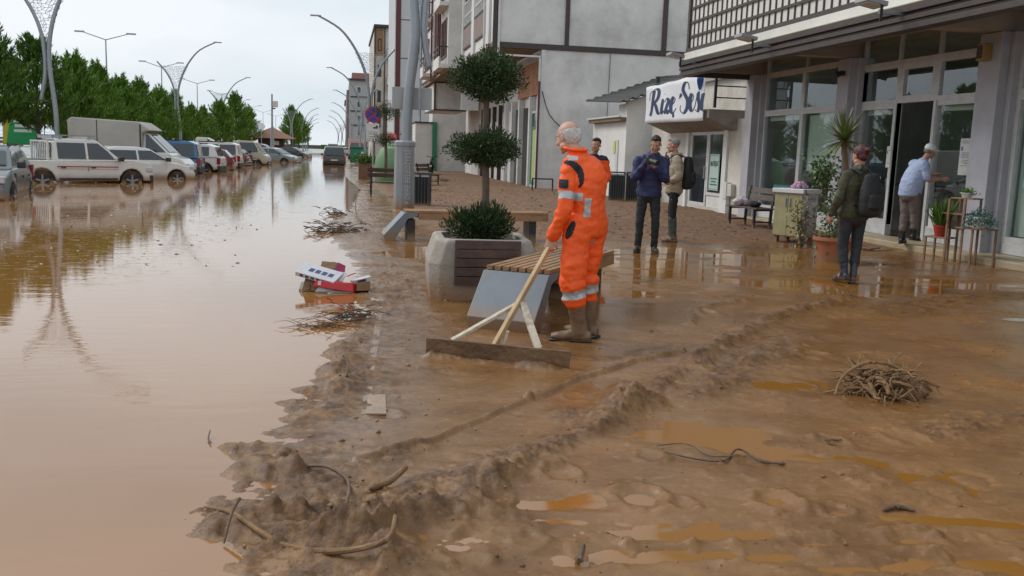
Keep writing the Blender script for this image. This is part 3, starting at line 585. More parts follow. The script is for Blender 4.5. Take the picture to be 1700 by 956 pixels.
# banner with hand-lettered script
ban = empty('cloth_banner', (9.25, 24.6, 2.56), 0, 'white cloth banner with flowing dark blue script hung on the small balcony', 'banner')
n1, n2 = 40, 10; V = []; Fs = []
def bpt(u, v):      # u 0 left(far) .. 1 right(near)
    y = 2.45 - u * 4.62; z = -.14 + .05 * (1 - u) + v * (1.20 - .12 * (1 - u)) + .008 * math.sin(u * 19) * v
    x = -.05 + .008 * math.sin(u * 23 + v * 2) + .012 * math.sin(u * 9 + v * 5); return Vector((x, y, z))
mb = MB(); g = [[mb.bm.verts.new(bpt(i / n1, j / n2)) for i in range(n1 + 1)] for j in range(n2 + 1)]
for j in range(n2):
    for i in range(n1): mb.bm.faces.new((g[j][i], g[j][i + 1], g[j + 1][i + 1], g[j + 1][i]))
mb.build('cloth', mat('white_banner_cloth', (.70, .71, .74), .7, .07, 2), ban, True).modifiers.new('s', 'SOLIDIFY').thickness = .004
strokes = [  # broad-nib strokes in banner units, x across, y up (each letter)
 [(.10, .62), (.13, .80), (.20, .86), (.30, .84)], [(.27, .88), (.235, .60), (.19, .36), (.13, .22), (.08, .24)], [(.22, .86), (.33, .92), (.43, .85), (.42, .68), (.33, .57), (.25, .55)], [(.28, .56), (.36, .45), (.43, .28), (.50, .24), (.55, .34)],
 [(.55, .34), (.62, .58), (.60, .56), (.575, .34), (.60, .24), (.66, .30)], [(.655, .73), (.66, .74)],
 [(.68, .52), (.73, .60), (.81, .56), (.79, .46), (.72, .28), (.74, .24), (.80, .30), (.84, .22), (.90, .32)],
 [(.88, .38), (.97, .46), (1.02, .56), (.96, .62), (.91, .48), (.92, .30), (.99, .23), (1.08, .34)], [(1.0, .23), (1.02, .12)],
 [(1.50, .74), (1.46, .88), (1.36, .90), (1.30, .76), (1.38, .62), (1.46, .48), (1.44, .30), (1.34, .20), (1.22, .28), (1.22, .40)], [(1.16, .56), (1.19, .66), (1.24, .60)],
 [(1.50, .38), (1.60, .46), (1.64, .56), (1.58, .62), (1.53, .48), (1.55, .30), (1.62, .24), (1.70, .36)],
 [(1.70, .36), (1.78, .64), (1.80, .50), (1.84, .34), (1.78, .22), (1.70, .26)], [(1.84, .30), (1.90, .40), (1.95, .60), (1.93, .44), (1.92, .28), (1.97, .24)]]
mb = MB()
for s in strokes:
    P, _ = smooth_path([(a, b, 0) for a, b in s], .01, 6); nb = Vector((.8, .6, 0)); prev = None
    for i, p in enumerate(P):
        t = (P[min(i + 1, len(P) - 1)] - P[max(i - 1, 0)]); t = t.normalized() if t.length else Vector((1, 0, 0))
        wd = .012 + .034 * max(0, -t.y if t.y < 0 else 0) ** 1.0 + (.008 if t.y < 0 else 0); nrm = Vector((-t.y, t.x, 0))
        if len(s) == 2: wd = .03
        a = p + nrm * wd; b_ = p - nrm * wd; pr = []
        for q in (a, b_):
            u = .035 + q.x / 2.04; v = q.y; c = bpt(u, v * .98); c.x -= .007; pr.append(mb.bm.verts.new(c))
        if prev: mb.bm.faces.new((prev[0], prev[1], pr[1], pr[0]))
        prev = pr
mb.build('script_lettering', mat('navy_script_ink', (.02, .035, .10), .6), ban)
part('edge_cord', mat('grey_cord', (.2, .2, .22), .7), ban, [(-.06, -.045, -2.2, 2.46, 1.04, 1.05)])
bc = MB().tube([(-.08, -1.96, 1.06), (-.12, -2.0, .92), (-.10, -1.94, .78), (-.1, -1.92, .66)], [(.05, .03), (.10, .05), (.07, .04), (.02, .02)], 10).build('blue_cloth', mat('blue_nylon', (.03, .14, .45), .5, .2, 8), None, True); bc.location = ban.location; tag(bc, 'bright blue cloth tied at the near top corner of the script banner', 'cloth')

# ================================================================== SHED WITH CORRUGATED ROOF
shed = empty('whitewashed_shed', (9.4, 31, 0), 0, 'whitewashed shed with a black corrugated roof between the grey wall and the banner', 'shed')
mb = MB(); mb.poly([(0, -1.5, 0), (2.6, -1.5, 0), (2.6, -1.5, 4.15), (0, -1.5, 3.25)], .2, (0, 1, 0)); mb.build('front_wall', M_white, shed)
part('side_wall', M_white, shed, [(.0, .2, -1.298, 2.6, 0, 2.62), (.05, .2, -1.298, -.4, 2.62, 3.2)]); part('back_wall', M_white, shed, [(.2, 2.6, 2.4, 2.6, 0, 2.6)])
mb = MB(); N_ = 46; g = []
for i in range(N_ + 1):
    x = -.35 + 3.1 * i / N_; z = 3.33 + (x / 2.6) * .9 + .045 * math.sin(i * 2 * math.pi / 4.6); g.append([mb.bm.verts.new((x, y, z + dz)) for y, dz in ((-1.85, 0), (2.6, .25))])
for a, b in zip(g, g[1:]): mb.bm.faces.new((a[0], b[0], b[1], a[1]))
o = mb.build('corrugated_roof', mat('black_corrugated_sheet', (.03, .03, .03), .6, .3, 4), shed); o.modifiers.new('s', 'SOLIDIFY').thickness = .03
part('flat_roof_edge', mat('crumbling_brown_concrete', (.20, .15, .10), .9, .4, 6, .8, 30), shed, [(-.22, .3, -1.45, 2.5, 2.622, 2.74)]); part('gutter', M_whitepvc, shed, [(-.28, -.2, -1.5, 2.55, 2.75, 2.80)])
part('door_recess', M_alu, shed, [(-.02, -.004, -.75, -.45, .6, 2.0), ]); part('door', M_whitepvc, shed, [(-.03, -.022, -.72, -.52, .62, 1.95)])
part('chimney', M_black, shed, [(.9, 1.02, -1.7, -1.58, 3.7, 4.1)])
part('front_door', M_whitepvc, shed, [(1.0, 1.55, -1.53, -1.505, .1, 2.15)])
e = empty('yellow_notice', (9.37, 30.7, 1.55), 0, 'small yellow paper stuck on the whitewashed wall above the waste bins', 'notice'); part('sheet', mat('yellow_paper', (.55, .58, .10), .7, .1, 9), e, [(0, .005, -.12, .12, 0, .42)])

# ================================================================== GREY CORNER BUILDING
A0 = 36.2
grey = empty('grey_corner_building', (7.9, A0, 0), 0, 'grey plastered building with a blank stained side wall and an overhanging upper floor', 'building')
def Gb(name, m, boxes, **k): return part(name, m, grey, [(b[0] - 7.9, b[1] - 7.9, b[2] - A0, b[3] - A0, b[4], b[5]) for b in boxes], **k)
Gb('side_wall', M_plaster, [(7.9, 15, A0, A0 + .3, 0, 5.54)]); Gb('upper_wall', M_plaster, [(5.92, 15, A0 + .02, A0 + .3, 5.76, 12)])
Gb('beam', M_brown, [(5.86, 14, A0 - .05, A0 + .3, 5.545, 5.755), (8.78, 8.95, A0 - .04, A0 + .018, 5.757, 12), (12.85, 13.05, A0 - .04, A0 + .018, 5.757, 12), (5.86, 6.14, A0 - .04, A0 + .018, 5.757, 12)])
Gb('overhang_soffit', M_darkwood, [(5.9, 7.9, A0 + .3, 46, 5.56, 5.7)])
Gb('wall', M_white, [(8.1, 8.3, A0 + .3, 46, 0, 5.55), (7.9, 8.1, A0 + .3, A0 + .55, 0, 5.55)])
Gb('corner_strip', M_whitepvc, [(7.86, 8.02, A0 - .03, A0 - .002, 0, 5.54), (7.85, 7.898, A0 + .0, A0 + .3, 0, 5.54)])
Gb('sign_board', M_rust, [(7.95, 8.05, A0 + .6, A0 + 5.2, 3.85, 5.2)])
# shopfronts under the overhang
yy = A0 + .9
Gb('shopfront_frame', M_alu, [(7.93, 8.09, yy - .3, yy, 0, 3.8), (7.93, 8.09, yy + 1.0, yy + 1.15, 0, 3.8), (7.95, 8.09, yy, yy + 1.0, 3.1, 3.2), (7.95, 8.09, yy, yy + 1, 0, .12)])
gd = Gb('door', M_green, [(7.96, 8.04, yy + .02, yy + .10, .12, 3.1), (7.96, 8.04, yy + .9, yy + .98, .12, 3.1), (7.96, 8.04, yy + .1, yy + .9, 2.45, 2.55), (7.96, 8.04, yy + .1, yy + .9, .12, .3)]); part('panel', M_lime, gd, [(.08, .12, 1.0, 1.8, .3, 2.44)]); part('pane', M_glassd, gd, [(.08, .12, 1.0, 1.8, 2.56, 3.1)])
for i, (a, b, m) in enumerate(((1.4, 3.2, M_dark), (3.7, 5.0, M_dark), (5.5, 6.9, M_whitepvc), (7.2, 8.6, M_whitepvc))):
    Gb('shutter', m, [(8.02, 8.09, A0 + .9 + a, A0 + .9 + b, 0, 3.4)]); Gb('pilaster', M_whitepvc, [(7.86, 8.09, A0 + .9 + a - .32, A0 + .9 + a - .05, 0, 3.8)])
Gb('drainpipe', M_whitepvc, [(6.05, 6.13, A0 - .12, A0 - .05, 5.3, 8.5), (6.05, 7.8, A0 - .10, A0 - .04, 5.22, 5.29), (7.75, 7.82, A0 - .10, A0 - .04, 4.3, 5.22), (5.74, 5.82, 37.9, 37.98, 5.1, 12)])
Gb('maroon_pipe', M_maroon, [(7.76, 7.83, A0 - .10, A0 - .03, 0, 4.3)])
# upper street facade
Gb('street_wall', M_white, [(5.9, 6.0, 36.5, 45.8, 5.72, 12)])
for (a, b) in ((36.9, 37.7), (41.2, 42.0), (44.9, 45.4)): Gb('facade_strip', M_whitepvc, [(5.80, 5.898, a, b, 5.75, 12)])
for (a, b) in ((38.0, 41.1), (42.1, 44.8)):
    Gb('panel', M_pink, [(5.84, 5.897, a, b, 6.35, 7.25)]); Gb('floor_band', M_brown, [(5.82, 5.899, a, b, 7.26, 7.34), (5.82, 5.899, a, b, 8.72, 8.84), (5.83, 5.899, a, b, 6.26, 6.34)])
    bars = [(5.83, 5.86, a + .1 + .24 * k, a + .16 + .24 * k, 7.36, 8.35) for k in range(int((b - a) / .24))]
    Gb('railing', M_whitepvc, bars + [(5.82, 5.87, a, b, 7.75, 7.81), (5.82, 5.87, a, b, 8.352, 8.42)])
    window(grey, 'x', 5.86 - 7.9, a + .05 - A0, b - .05 - A0, 8.86, 10.6, M_whitepvc, M_glassd, .08, mull=((a + b) / 2 - A0,))
    window(grey, 'x', 5.88 - 7.9, a + .05 - A0, b - .05 - A0, 7.36, 8.70, M_whitepvc, M_glassd, .05)
Gb('far_wall', M_plaster, [(6, 15, 45.5, 45.8, 5.75, 12)]); Gb('roof', M_conc, [(5.8, 15, A0, 45.8, 12, 12.3)])
Gb('cable', M_black, [(7.9, 7.905, A0 - .03, A0 - .01, 3.9, 3.95)])
mb = MB().tube([(.02, -.1, 3.9), (.35, -.1, 3.0), (1.0, -.1, 2.4), (1.5, -.15, 2.0)], .02, 6).tube([(2.8, -.03, 5.5), (2.78, -.05, 3.5), (2.75, -.04, 2.4)], .012, 5).build('cable', M_black, grey)

# ================================================================== APARTMENT BLOCK WITH BALCONIES (brown and maroon)
blk = empty('balcony_apartment_block', (5.1, 46, 0), 0, 'apartment block with maroon pipes, balconies and brown curtained windows beyond the grey building', 'building')
def Bb(name, m, boxes, **k): return part(name, m, blk, [(b[0] - 5.1, b[1] - 5.1, b[2] - 46, b[3] - 46, b[4], b[5]) for b in boxes], **k)
Bb('wall', M_white, [(5.2, 12, 45.82, 60, 5.5, 14)]); Bb('ground_wall', M_plaster, [(8.1, 12, 45.82, 60, 0, 5.5)])
Bb('overhang_soffit', M_darkwood, [(5.15, 8.1, 45.9, 60, 5.36, 5.49)])
Bb('maroon_wall', M_maroon, [(5.1, 5.195, 49.3, 50.6, 5.5, 14)]); Bb('pillar', M_pink, [(5.0, 5.195, 50.7, 51.6, 5.5, 14)]); Bb('pipe', M_maroon, [(4.98, 5.06, 49.0, 49.1, 5.4, 14), (4.9, 4.98, 51.7, 51.8, 5.4, 14)])
for k, z in enumerate((5.5, 8.5, 11.5)):
    for (a, b, xo) in ((45.9, 48.9, 4.75), (51.9, 54.6, 4.5)):
        bb = Bb('balcony', M_white, [(xo, 5.195, a, b, z, z + .18), (xo, xo + .06, a, b, z + .182, z + .55)])
        part('railing', M_rail, bb, [(xo - 5.1, xo + .05 - 5.1, a - 46, b - 46, z + 1.0, z + 1.06), (xo - 5.1, xo + .05 - 5.1, a - 46, b - 46, z + .75, z + .79), (xo - 5.1, xo + .05 - 5.1, a - 46, a - 45.95, z + .552, z + 1.0), (xo - 5.1, 0.1, a - 46, a - 45.96, z + 1.0, z + 1.06)])
    window(blk, 'x', 5.16 - 5.1, .3, 2.6, z + .6, z + 2.5, mat('brown_window_frame', (.16, .08, .05), .5), M_glassd, .09, mull=(1.0, 1.8))
    window(blk, 'x', 5.14 - 5.1, 6.2, 8.3, z + .5, z + 2.5, M_whitepvc, M_glassd, .09, mull=(7.2,))
    window(blk, 'x', 5.14 - 5.1, 9.6, 12.2, z + .9, z + 2.5, mat('brown_window_frame', (0, 0, 0)), M_glassd, .1, mull=(10.8,))
    Bb('floor_band', M_brown, [(5.12, 5.198, 54.7, 59.9, z + .02, z + .14), (5.12, 5.198, 54.7, 59.9, z + .75, z + .82)])
Bb('bay', M_white, [(5.35, 7.28, 53.5, 59.5, 3.75, 5.3)], bev=.02); Bb('bay_trim', M_brown, [(5.31, 5.348, 53.5, 59.6, 3.72, 3.8), (5.31, 7.2, 53.42, 53.49, 3.72, 3.8), (5.31, 5.4, 53.4, 53.49, 3.8, 5.3)])
for (a, m) in ((46.4, M_whitepvc), (48.3, M_whitepvc), (50.2, M_whitepvc), (52.2, M_pink)): Bb('shop_door', m, [(8.0, 8.09, a, a + 1.3, 0, 3.0)]); Bb('pilaster', M_brown, [(7.9, 8.09, a - .3, a - .15, 0, 3.8)])
Bb('white_lean_to', M_white, [(4.95, 6.1, 62.0, 64.5, 0, 3.2)]); Bb('lean_to_roof', M_brown, [(4.9, 6.15, 61.9, 64.6, 3.2, 3.3)]); Bb('green_door', M_green, [(6.11, 6.4, 61.9, 62.05, 0, 3.3)]); Bb('lean_to_back', M_plaster, [(6.1, 12, 62.1, 64.5, 0, 5.4)])
Bb('hanging_sign', M_paper, [(6.0, 6.9, 46.5, 46.6, 3.5, 4.4)])

# ================================================================== FAR BLOCKS ON THE RIGHT
def block(name, lab, px0, px1, Y, top, m, dep, rows, edge=None):
    a = W(px0, 243, Y); b = W(px1, 243, Y); e = empty(name, (a.x, Y, 0), 0, lab, 'building', 'apartment blocks along the right side of the street'); wd = b.x - a.x
    part('wall', m, e, [(0, wd, 0, dep, 0, top)]); return e, wd
e, wd = block('panelled_apartment_block', 'tall pale grey panelled apartment block with a maroon corner strip', 655, 722, 76, 26, mat('pale_grey_panel', (.50, .52, .54), .6, .06, .3), 12, 0)
part('corner_strip', M_maroon, e, [(-.02, .38, -.06, -.002, 0, 26)]); part('corner_edge', M_whitepvc, e, [(-.12, -.022, -.05, .5, 0, 26)])
part('panel_joint', M_rail, e, [(.4, 6, -.012, -.001, z, z + .07) for z in np.arange(2.6, 26, 3.05)] + [(2.05, 2.11, -.014, -.002, 2, 26)])
e, wd = block('gabled_apartment_block', 'narrow apartment block with stacked balconies and a brown sloping roof edge', 621, 668, 104, 14.6, M_cream, 20, 0)
part('gable', mat('brown_gable_cladding', (.28, .17, .10), .8), e, [(.02, .9, -.05, -.002, 11.6, 14.6)]); part('roof_edge', M_brown, e, [(-.15, 4, -.4, 20, 14.62, 14.9)]); part('edge_strip', M_brown, e, [(-.1, .08, -.1, -.003, 0, 14.6), (1.0, 1.12, -.1, -.003, 0, 14.6)])
for k, z in enumerate((2.8, 5.6, 8.4, 11.2)):
    bb = part('balcony', M_white, e, [(1.35, 3.4, -.9, -.055, z + .0, z + 1.0)]); part('trim', M_brown, bb, [(1.3, 3.4, -.95, -.9, z - .12, z), (1.3, 3.4, -.95, -.9, z + 1.0, z + 1.1)])
    window(e, 'y', -.03, 1.5, 3.0, z + 1.1, z + 2.5, M_whitepvc, M_glassd, .12, mull=(2.2,)); window(e, 'y', -.03, .3, .7, z + .9, z + 2.2, M_brown, M_glassd, .08)
e, wd = block('grey_far_block', 'pale grey block with dark storey bands far down the street', 579, 640, 200, 15.6, mat('far_grey_render', (.40, .42, .43), .8, .08, .2), 40, 0)
part('storey_band', M_rail, e, [(.3, 6.6, -.15, -.01, z, z + .25) for z in (3, 6, 9, 12)]); part('eaves', M_brown, e, [(-.4, 7, -.6, 0, 15.6, 15.9)]); part('roof', mat('pink_roof', (.35, .17, .14), .8), e, [(.6, 7, 1, 30, 15.9, 17.2)]); part('side_strip', M_pink, e, [(-.5, -.01, .5, 30, 0, 13.5)])
for z in (3.8, 6.8, 9.8, 12.8): window(e, 'y', -.06, 4.2, 5.6, z, z + 1.5, M_whitepvc, M_glassd, .15, mull=(4.9,)); window(e, 'y', -.06, 1.6, 2.6, z, z + 1.5, M_whitepvc, M_glassd, .15)
e, wd = block('distant_apartment_block', 'farthest grey apartment block at the end of the right hand row', 574, 600, 262, 14, mat('far_grey_render', (0, 0, 0)), 30, 0)
part('roof', M_brown, e, [(-.4, 5, -.4, 30, 14, 14.4)]); 
for z in (2, 5, 8, 11): window(e, 'y', -.06, .4, 1.6, z, z + 1.4, M_whitepvc, M_glassd, .15)
# ================================================================== TREES
M_leaf = mat('conifer_foliage', (.115, .23, .030), .6, .30, .8, island=.5, spec=.25); M_leaf2 = mat('dark_conifer_foliage', (.08, .165, .025), .6, .30, .8, island=.5, spec=.25)
M_bark = mat('grey_brown_bark', (.11, .085, .065), .9, .3, 6, .6, 25)
M_topi = mat('clipped_juniper_foliage', (.030, .058, .016), .6, .35, 2, island=.5, spec=.3)
def conifer(seed, Hh_, Rr, zb, m):
    """feathery cypress: upswept sprays of small blades on limbs round a tapered trunk"""
    global RNG; RNG = np.random.default_rng(seed)
    t = empty('conifer_tree'); mb = MB(); mb.tube([(0, 0, -.3), (.05, .02, zb * .6), (0, .03, zb * 1.3), (0, 0, Hh_ * .85)], [.16, .14, .11, .03], 8, sub=2)
    ph = RNG.uniform(0, 6.28, 5)
    def env(z, a):
        q = np.clip((z - zb) / (Hh_ - zb), 0, 1); return Rr * (np.minimum(1, (q + .10) / .28) ** .5) * (1 - q) ** .9 * (1 + .16 * np.sin(2 * a + ph[0] + z * .8) + .13 * np.sin(3 * a + ph[1] - z * 1.4) + .10 * np.sin(5 * a + z * 2 + ph[2]))
    P = []; D = []
    nb = 330
    for i in range(nb):
        q = RNG.uniform(0, 1) ** 1.15; z0 = zb + (Hh_ - zb) * q * .97; a = RNG.uniform(0, 6.283); R1 = float(env(z0, a)) * RNG.uniform(.55, 1.12) + .08
        o = np.array([math.cos(a), math.sin(a), 0]); rise = RNG.uniform(.25, .75) * (1 + .6 * q)
        tip = np.array([0, 0, z0]) + o * R1 + np.array([0, 0, R1 * rise * .8 + .35 * q + (.5 * RNG.uniform() if i % 5 == 0 else 0)])
        st = np.array([0, 0, z0 - .15]) + o * .05
        if i % 9 == 0: mb.tube([tuple(st), tuple(st * .5 + tip * .5 - np.array([0, 0, .08])), tuple(tip * .85 + st * .15)], [.035, .025, .01], 5, sub=1)
        ns = 44; u = RNG.uniform(.25, 1.0, ns) ** .7; c = st[None] + (tip - st)[None] * u[:, None]; c[:, 2] -= .12 * np.sin(u * 3.14)
        c += RNG.normal(size=(ns, 3)) * (.16 * (1.15 - u))[:, None]
        d = o[None] * .45 + np.array([0, 0, .95])[None] + RNG.normal(size=(ns, 3)) * .28; P.append(c); D.append(d)
    P = np.concatenate(P); D = np.concatenate(D); n = len(P)
    mb.build('trunk', M_bark, t, True); leaves('crown', P, D, RNG.uniform(.18, .38, n), RNG.uniform(.04, .075, n), m, t); return t
def kids(o): return [c for c in bpy.data.objects if c.parent == o]
def clone(src, chs, loc, rz, sc, label, group, cat=None):
    c = src.copy(); COL.objects.link(c); c.location = loc; c.rotation_euler = (0, 0, rz); c.scale = sc; c['label'] = label; c['group'] = group
    if cat: c['category'] = cat
    for q, sub in chs:
        d = q.copy(); COL.objects.link(d); d.parent = c
        for s2 in sub: e2 = s2.copy(); COL.objects.link(e2); e2.parent = d
    return c
def tree_of(o): return [(c, kids(c)) for c in kids(o)]
ct = [conifer(11, 6.2, 2.7, 1.7, M_leaf2), conifer(12, 5.8, 2.7, 1.1, M_leaf), conifer(13, 6.2, 2.6, .8, M_leaf)]
ctk = [tree_of(c) for c in ct]
GT = 'conifers in the row behind the parked cars'
rows = [(-20, 42, 0, 1.05, 'tallest conifer, cut by the left edge of the photo, beside the first forked lamp'), (66, 46, 0, .96, 'dark conifer behind the first forked street lamp'), (128, 52, 1, .98, 'conifer with a pointed top rising behind the back of the canvas truck'), (166, 58, 2, .93, 'conifer above the rear half of the canvas truck'),
 (204, 64, 1, .93, 'conifer above the middle of the canvas truck'), (236, 70, 2, .92, 'conifer with a thin spire above the front of the canvas box'), (266, 77, 1, .95, 'conifer just before the second forked lamp'), (292, 86, 2, .93, 'conifer behind the foot of the second forked lamp'), (318, 95, 1, .86, 'conifer just past the second forked lamp, above the blue van'), (338, 108, 2, .86, 'last conifer before the gap in the row'),
 (366, 118, 1, 1.10, 'conifer at the near side of the third forked lamp'), (392, 132, 2, 1.32, 'rounded tall conifer right after the third forked lamp'), (412, 148, 1, 1.20, 'last conifer of the clump left of the tiled kiosk'),
 (484, 190, 2, 1.15, 'slim conifer beside the tiled kiosk roof'), (496, 205, 1, 1.12, 'farthest conifer, right of the kiosk')]
for i, (px, Y, k, s, lab) in enumerate(rows):
    p = W(px, 240, Y)
    s *= (1.15 if Y > 150 else .9 if Y > 110 else .88 if i else .88)
    if i in (0, 2, 3): o = ct[k] if i in (0, 2, 3) else None; o.location = (p.x, Y, .35); o.scale = (s, s, s); o.rotation_euler = (0, 0, i * 1.3); tag(o, lab, 'tree', GT)
    else: clone(ct[k], ctk[k], (p.x, Y, .35), i * 2.1, (s * 1.02, s * 1.02, s), lab, GT, 'tree')

# ================================================================== STREET LAMPS
def lattice_web(A, B, parent, m):
    """the perforated sail between the two arms: thin wire cells clipped to the outline"""
    mb = MB(); rg = random.Random(5)
    n = len(A); mesh = []
    for i in range(n):
        w_ = max(2, int((B[i] - A[i]).length / .13)); mesh.append([A[i].lerp(B[i], j / w_) + Vector((0, rg.uniform(-.01, .01), rg.uniform(-.04, .04) if 0 < j < w_ else 0)) for j in range(w_ + 1)])
    def st(a, b):
        if (a - b).length > .01: mb.beam(a, b, .014, .014)
    for i in range(n):
        for j in range(len(mesh[i]) - 1): st(mesh[i][j], mesh[i][j + 1])
        if i + 1 < n:
            for j, p in enumerate(mesh[i]):
                u = j / max(1, len(mesh[i]) - 1); q = mesh[i + 1]; kq = u * (len(q) - 1); st(p, q[int(round(kq))])
                if j % 2: st(p, q[min(len(q) - 1, int(round(kq)) + 1)])
    return mb.build('wire_web', m, parent)
def arc_lamp(loc, sgn, flip=False, base=False):
    """forked lamp: main mast curves out over the road (sgn side), short arm curves to the other side"""
    e = empty('street_lamp', loc)
    s = sgn
    main = [(0, 0, 0), (-.06 * s, 0, 2.2), (-.22 * s, 0, 4.0), (-.16 * s, 0, 5.2), (.15 * s, 0, 6.4), (.75 * s, 0, 7.6), (1.6 * s, 0, 8.6), (2.9 * s, 0, 9.3)]
    MB().tube(main, [.10, .10, .095, .09, .085, .075, .065, .055], 10, sub=4).build('mast', M_pole, e, True)
    arm = [(-.60 * s, 0, 2.7), (-.42 * s, 0, 3.6), (-.40 * s, 0, 4.6), (-.55 * s, 0, 5.6), (-1.0 * s, 0, 6.6), (-1.75 * s, 0, 7.5)]
    MB().tube(arm, [.075, .08, .08, .075, .07, .06], 10, sub=4).build('arm', M_pole, e, True)
    part('lamp_head', M_steel, e, [(2.7 * s if s > 0 else 3.35 * s, 3.35 * s if s > 0 else 2.7 * s, -.10, .10, 9.24, 9.32)], bev=.02)
    PA, _ = smooth_path(arm[2:], .1, 4); PB, _ = smooth_path([p for p in main if 4.0 <= p[2] <= 7.8], .1, 5)
    A = []; B = []
    for z in np.linspace(5.0, 7.2, 17):
        fa = min(PA, key=lambda p: abs(p.z - z)); fb = min(PB, key=lambda p: abs(p.z - z - .25)); sag = .30 * max(0, (z - 6.4) / .8)
        A.append(Vector((fa.x, 0, z))); B.append(Vector((fb.x, 0, z + .0)))
    lattice_web(A, B, e, M_steel)
    part('clamp', M_steel, e, [(-.44, -.1, -.03, .03, 4.3, 4.36) if s > 0 else (.1, .44, -.03, .03, 4.3, 4.36), (-.44, -.1, -.03, .03, 3.9, 3.96) if s > 0 else (.1, .44, -.03, .03, 3.9, 3.96)])
    MB().lathe([(.17, 0), (.17, .9), (.14, .95)], n=8).build('foot', M_pole, e) if not base else None
    return e
GLl = 'forked street lamps along the left verge'; GLr = 'forked street lamps along the pavement'
lampL = arc_lamp((0, 0, 0), 1); kL = tree_of(lampL)
lampR = arc_lamp((0, 0, 0), -1); kR = tree_of(lampR)
LL = [(97, 41, 'nearest forked lamp of the left row, standing behind the white pickup'), (301, 80, 'second forked lamp of the left row, above the blue van'), (372, 120, 'third forked lamp on the left, in front of the second clump of conifers'), (487, 160, 'fourth forked lamp on the left, by the kiosk'), (503, 198, 'fifth forked lamp on the left'), (507, 236, 'sixth forked lamp of the left row'), (510, 275, 'seventh forked lamp of the left row'), (513, 315, 'farthest forked lamp of the left row')]
for i, (px, Y, lab) in enumerate(LL):
    p = W(px, 235, Y); zz = .35 if Y < 150 else 0
    if i == 0: lampL.location = (p.x, Y, .3); tag(lampL, lab, 'street lamp', GLl)
    else: clone(lampL, kL, (p.x, Y, zz), 0, (1, 1, 1), lab, GLl, 'street lamp')
LR = [(606, 58, 'second forked lamp of the right row, rising beside the no stopping sign'), (597, 95, 'third forked lamp on the right, before the far grey block'), (592, 132, 'fourth forked lamp on the right'), (581, 170, 'fifth forked lamp on the right'), (573, 208, 'sixth forked lamp on the right'), (566, 246, 'seventh forked lamp on the right'), (560, 290, 'farthest forked lamp of the right row')]
for i, (px, Y, lab) in enumerate(LR):
    p = W(px, 235, Y)
    if i == 0: lampR.location = (p.x, Y, 0); tag(lampR, lab, 'street lamp', GLr)
    else: clone(lampR, kR, (p.x, Y, 0), 0, (1, 1, 1), lab, GLr, 'street lamp')
# the near lamp on its lettered column
near = empty('street_lamp', (1.46, 21.3, 0), 0, 'near street lamp on a thick grey column with raised vertical lettering', 'street lamp', GLr)
MB().lathe([(.27, -.1), (.27, 0), (.245, .05), (.235, 1.50), (.25, 1.52), (.25, 1.60), (.20, 1.64)], n=10).build('column', mat('grey_cast_column', (.27, .29, .31), .5, .1, 2, .15, 30, dirt=MUD, dirt_h=.35, dirt_n=.2), near)
MB().tube([(.04, 0, 1.55), (.06, 0, 2.6), (.17, 0, 3.6), (.19, 0, 4.3), (.02, 0, 5.5), (-.6, 0, 6.9), (-1.6, 0, 8.1), (-3.0, 0, 8.8)], [.12, .12, .12, .115, .10, .09, .07, .06], 12, sub=5).build('mast', M_pole, near, True)
MB().tube([(.52, 0, 3.35), (.42, 0, 3.9), (.40, 0, 4.4), (.52, 0, 5.2), (1.0, 0, 6.1), (1.8, 0, 7.0)], [.075, .08, .085, .08, .075, .07], 12, sub=5).build('arm', M_pole, near, True)
part('clamp', M_steel, near, [(.1, .45, -.02, .02, 4.34, 4.38), (.1, .45, -.02, .02, 4.52, 4.56), (.30, .32, -.03, .03, 2.2, 5.4)])
part('junction_box', mat('grey_plastic_box', (.36, .38, .39), .5, .06, 5), near, [(-.30, .62, .12, .20, 2.36, 2.86)], bev=.01)
PA, _ = smooth_path([(.41, 0, 4.6), (.52, 0, 5.2), (1.1, 0, 6.1), (1.8, 0, 7.0)], .1, 5); PB, _ = smooth_path([(.17, 0, 4.6), (.02, 0, 5.5), (-.6, 0, 6.9)], .1, 6)
lattice_web([min(PB, key=lambda p: abs(p.z - z)) for z in np.linspace(4.7, 6.9, 14)], [min(PA, key=lambda p: abs(p.z - z)) for z in np.linspace(4.7, 6.9, 14)], near, M_steel)
text_obj('Y.DERE BELEDİYESİ', .17, mat('raised_pale_letters', (.50, .52, .54), .5), near, (.065, -.235, .80), (0, R_(-90), R_(105.6)), ext=.006, sx=.86)
# tall twin-arm road lamps behind the trees
tw = empty('road_lamp', (0, 0, 0)); MB().cyl((0, 0, 0), (0, 0, 11.4), .12, .06, 8).build('pole', M_pole, tw, True)
for s in (-1, 1):
    MB().cyl((0, 0, 11.35), (2.1 * s, 0, 12.0), .05, .04, 6).build('arm', M_pole, tw, True); part('lamp_head', M_steel, tw, [(min(2.0 * s, 2.9 * s), max(2.0 * s, 2.9 * s), -.14, .14, 11.98, 12.12)])
kT = tree_of(tw)
TW = [(181, 100, 'nearest twin armed road lamp above the conifers'), (271, 133, 'second twin armed road lamp above the conifers'), (329, 166, 'third twin armed road lamp, close to the tip of the curved lamp'), (369, 200, 'fourth twin armed road lamp above the second conifer clump'), (396, 233, 'fifth twin armed road lamp'), (417, 266, 'sixth twin armed road lamp'), (437, 300, 'seventh twin armed road lamp, left of the camera mast'), (458, 335, 'eighth twin armed road lamp, over the kiosk roof')]
for i, (px, Y, lab) in enumerate(TW):
    p = W(px, 235, Y)
    if i == 0: tw.location = (p.x, Y, 0); tag(tw, lab, 'street lamp', 'twin armed lamps of the coast road')
    else: clone(tw, kT, (p.x, Y, 0), 0, (1, 1, 1), lab, 'twin armed lamps of the coast road', 'street lamp')
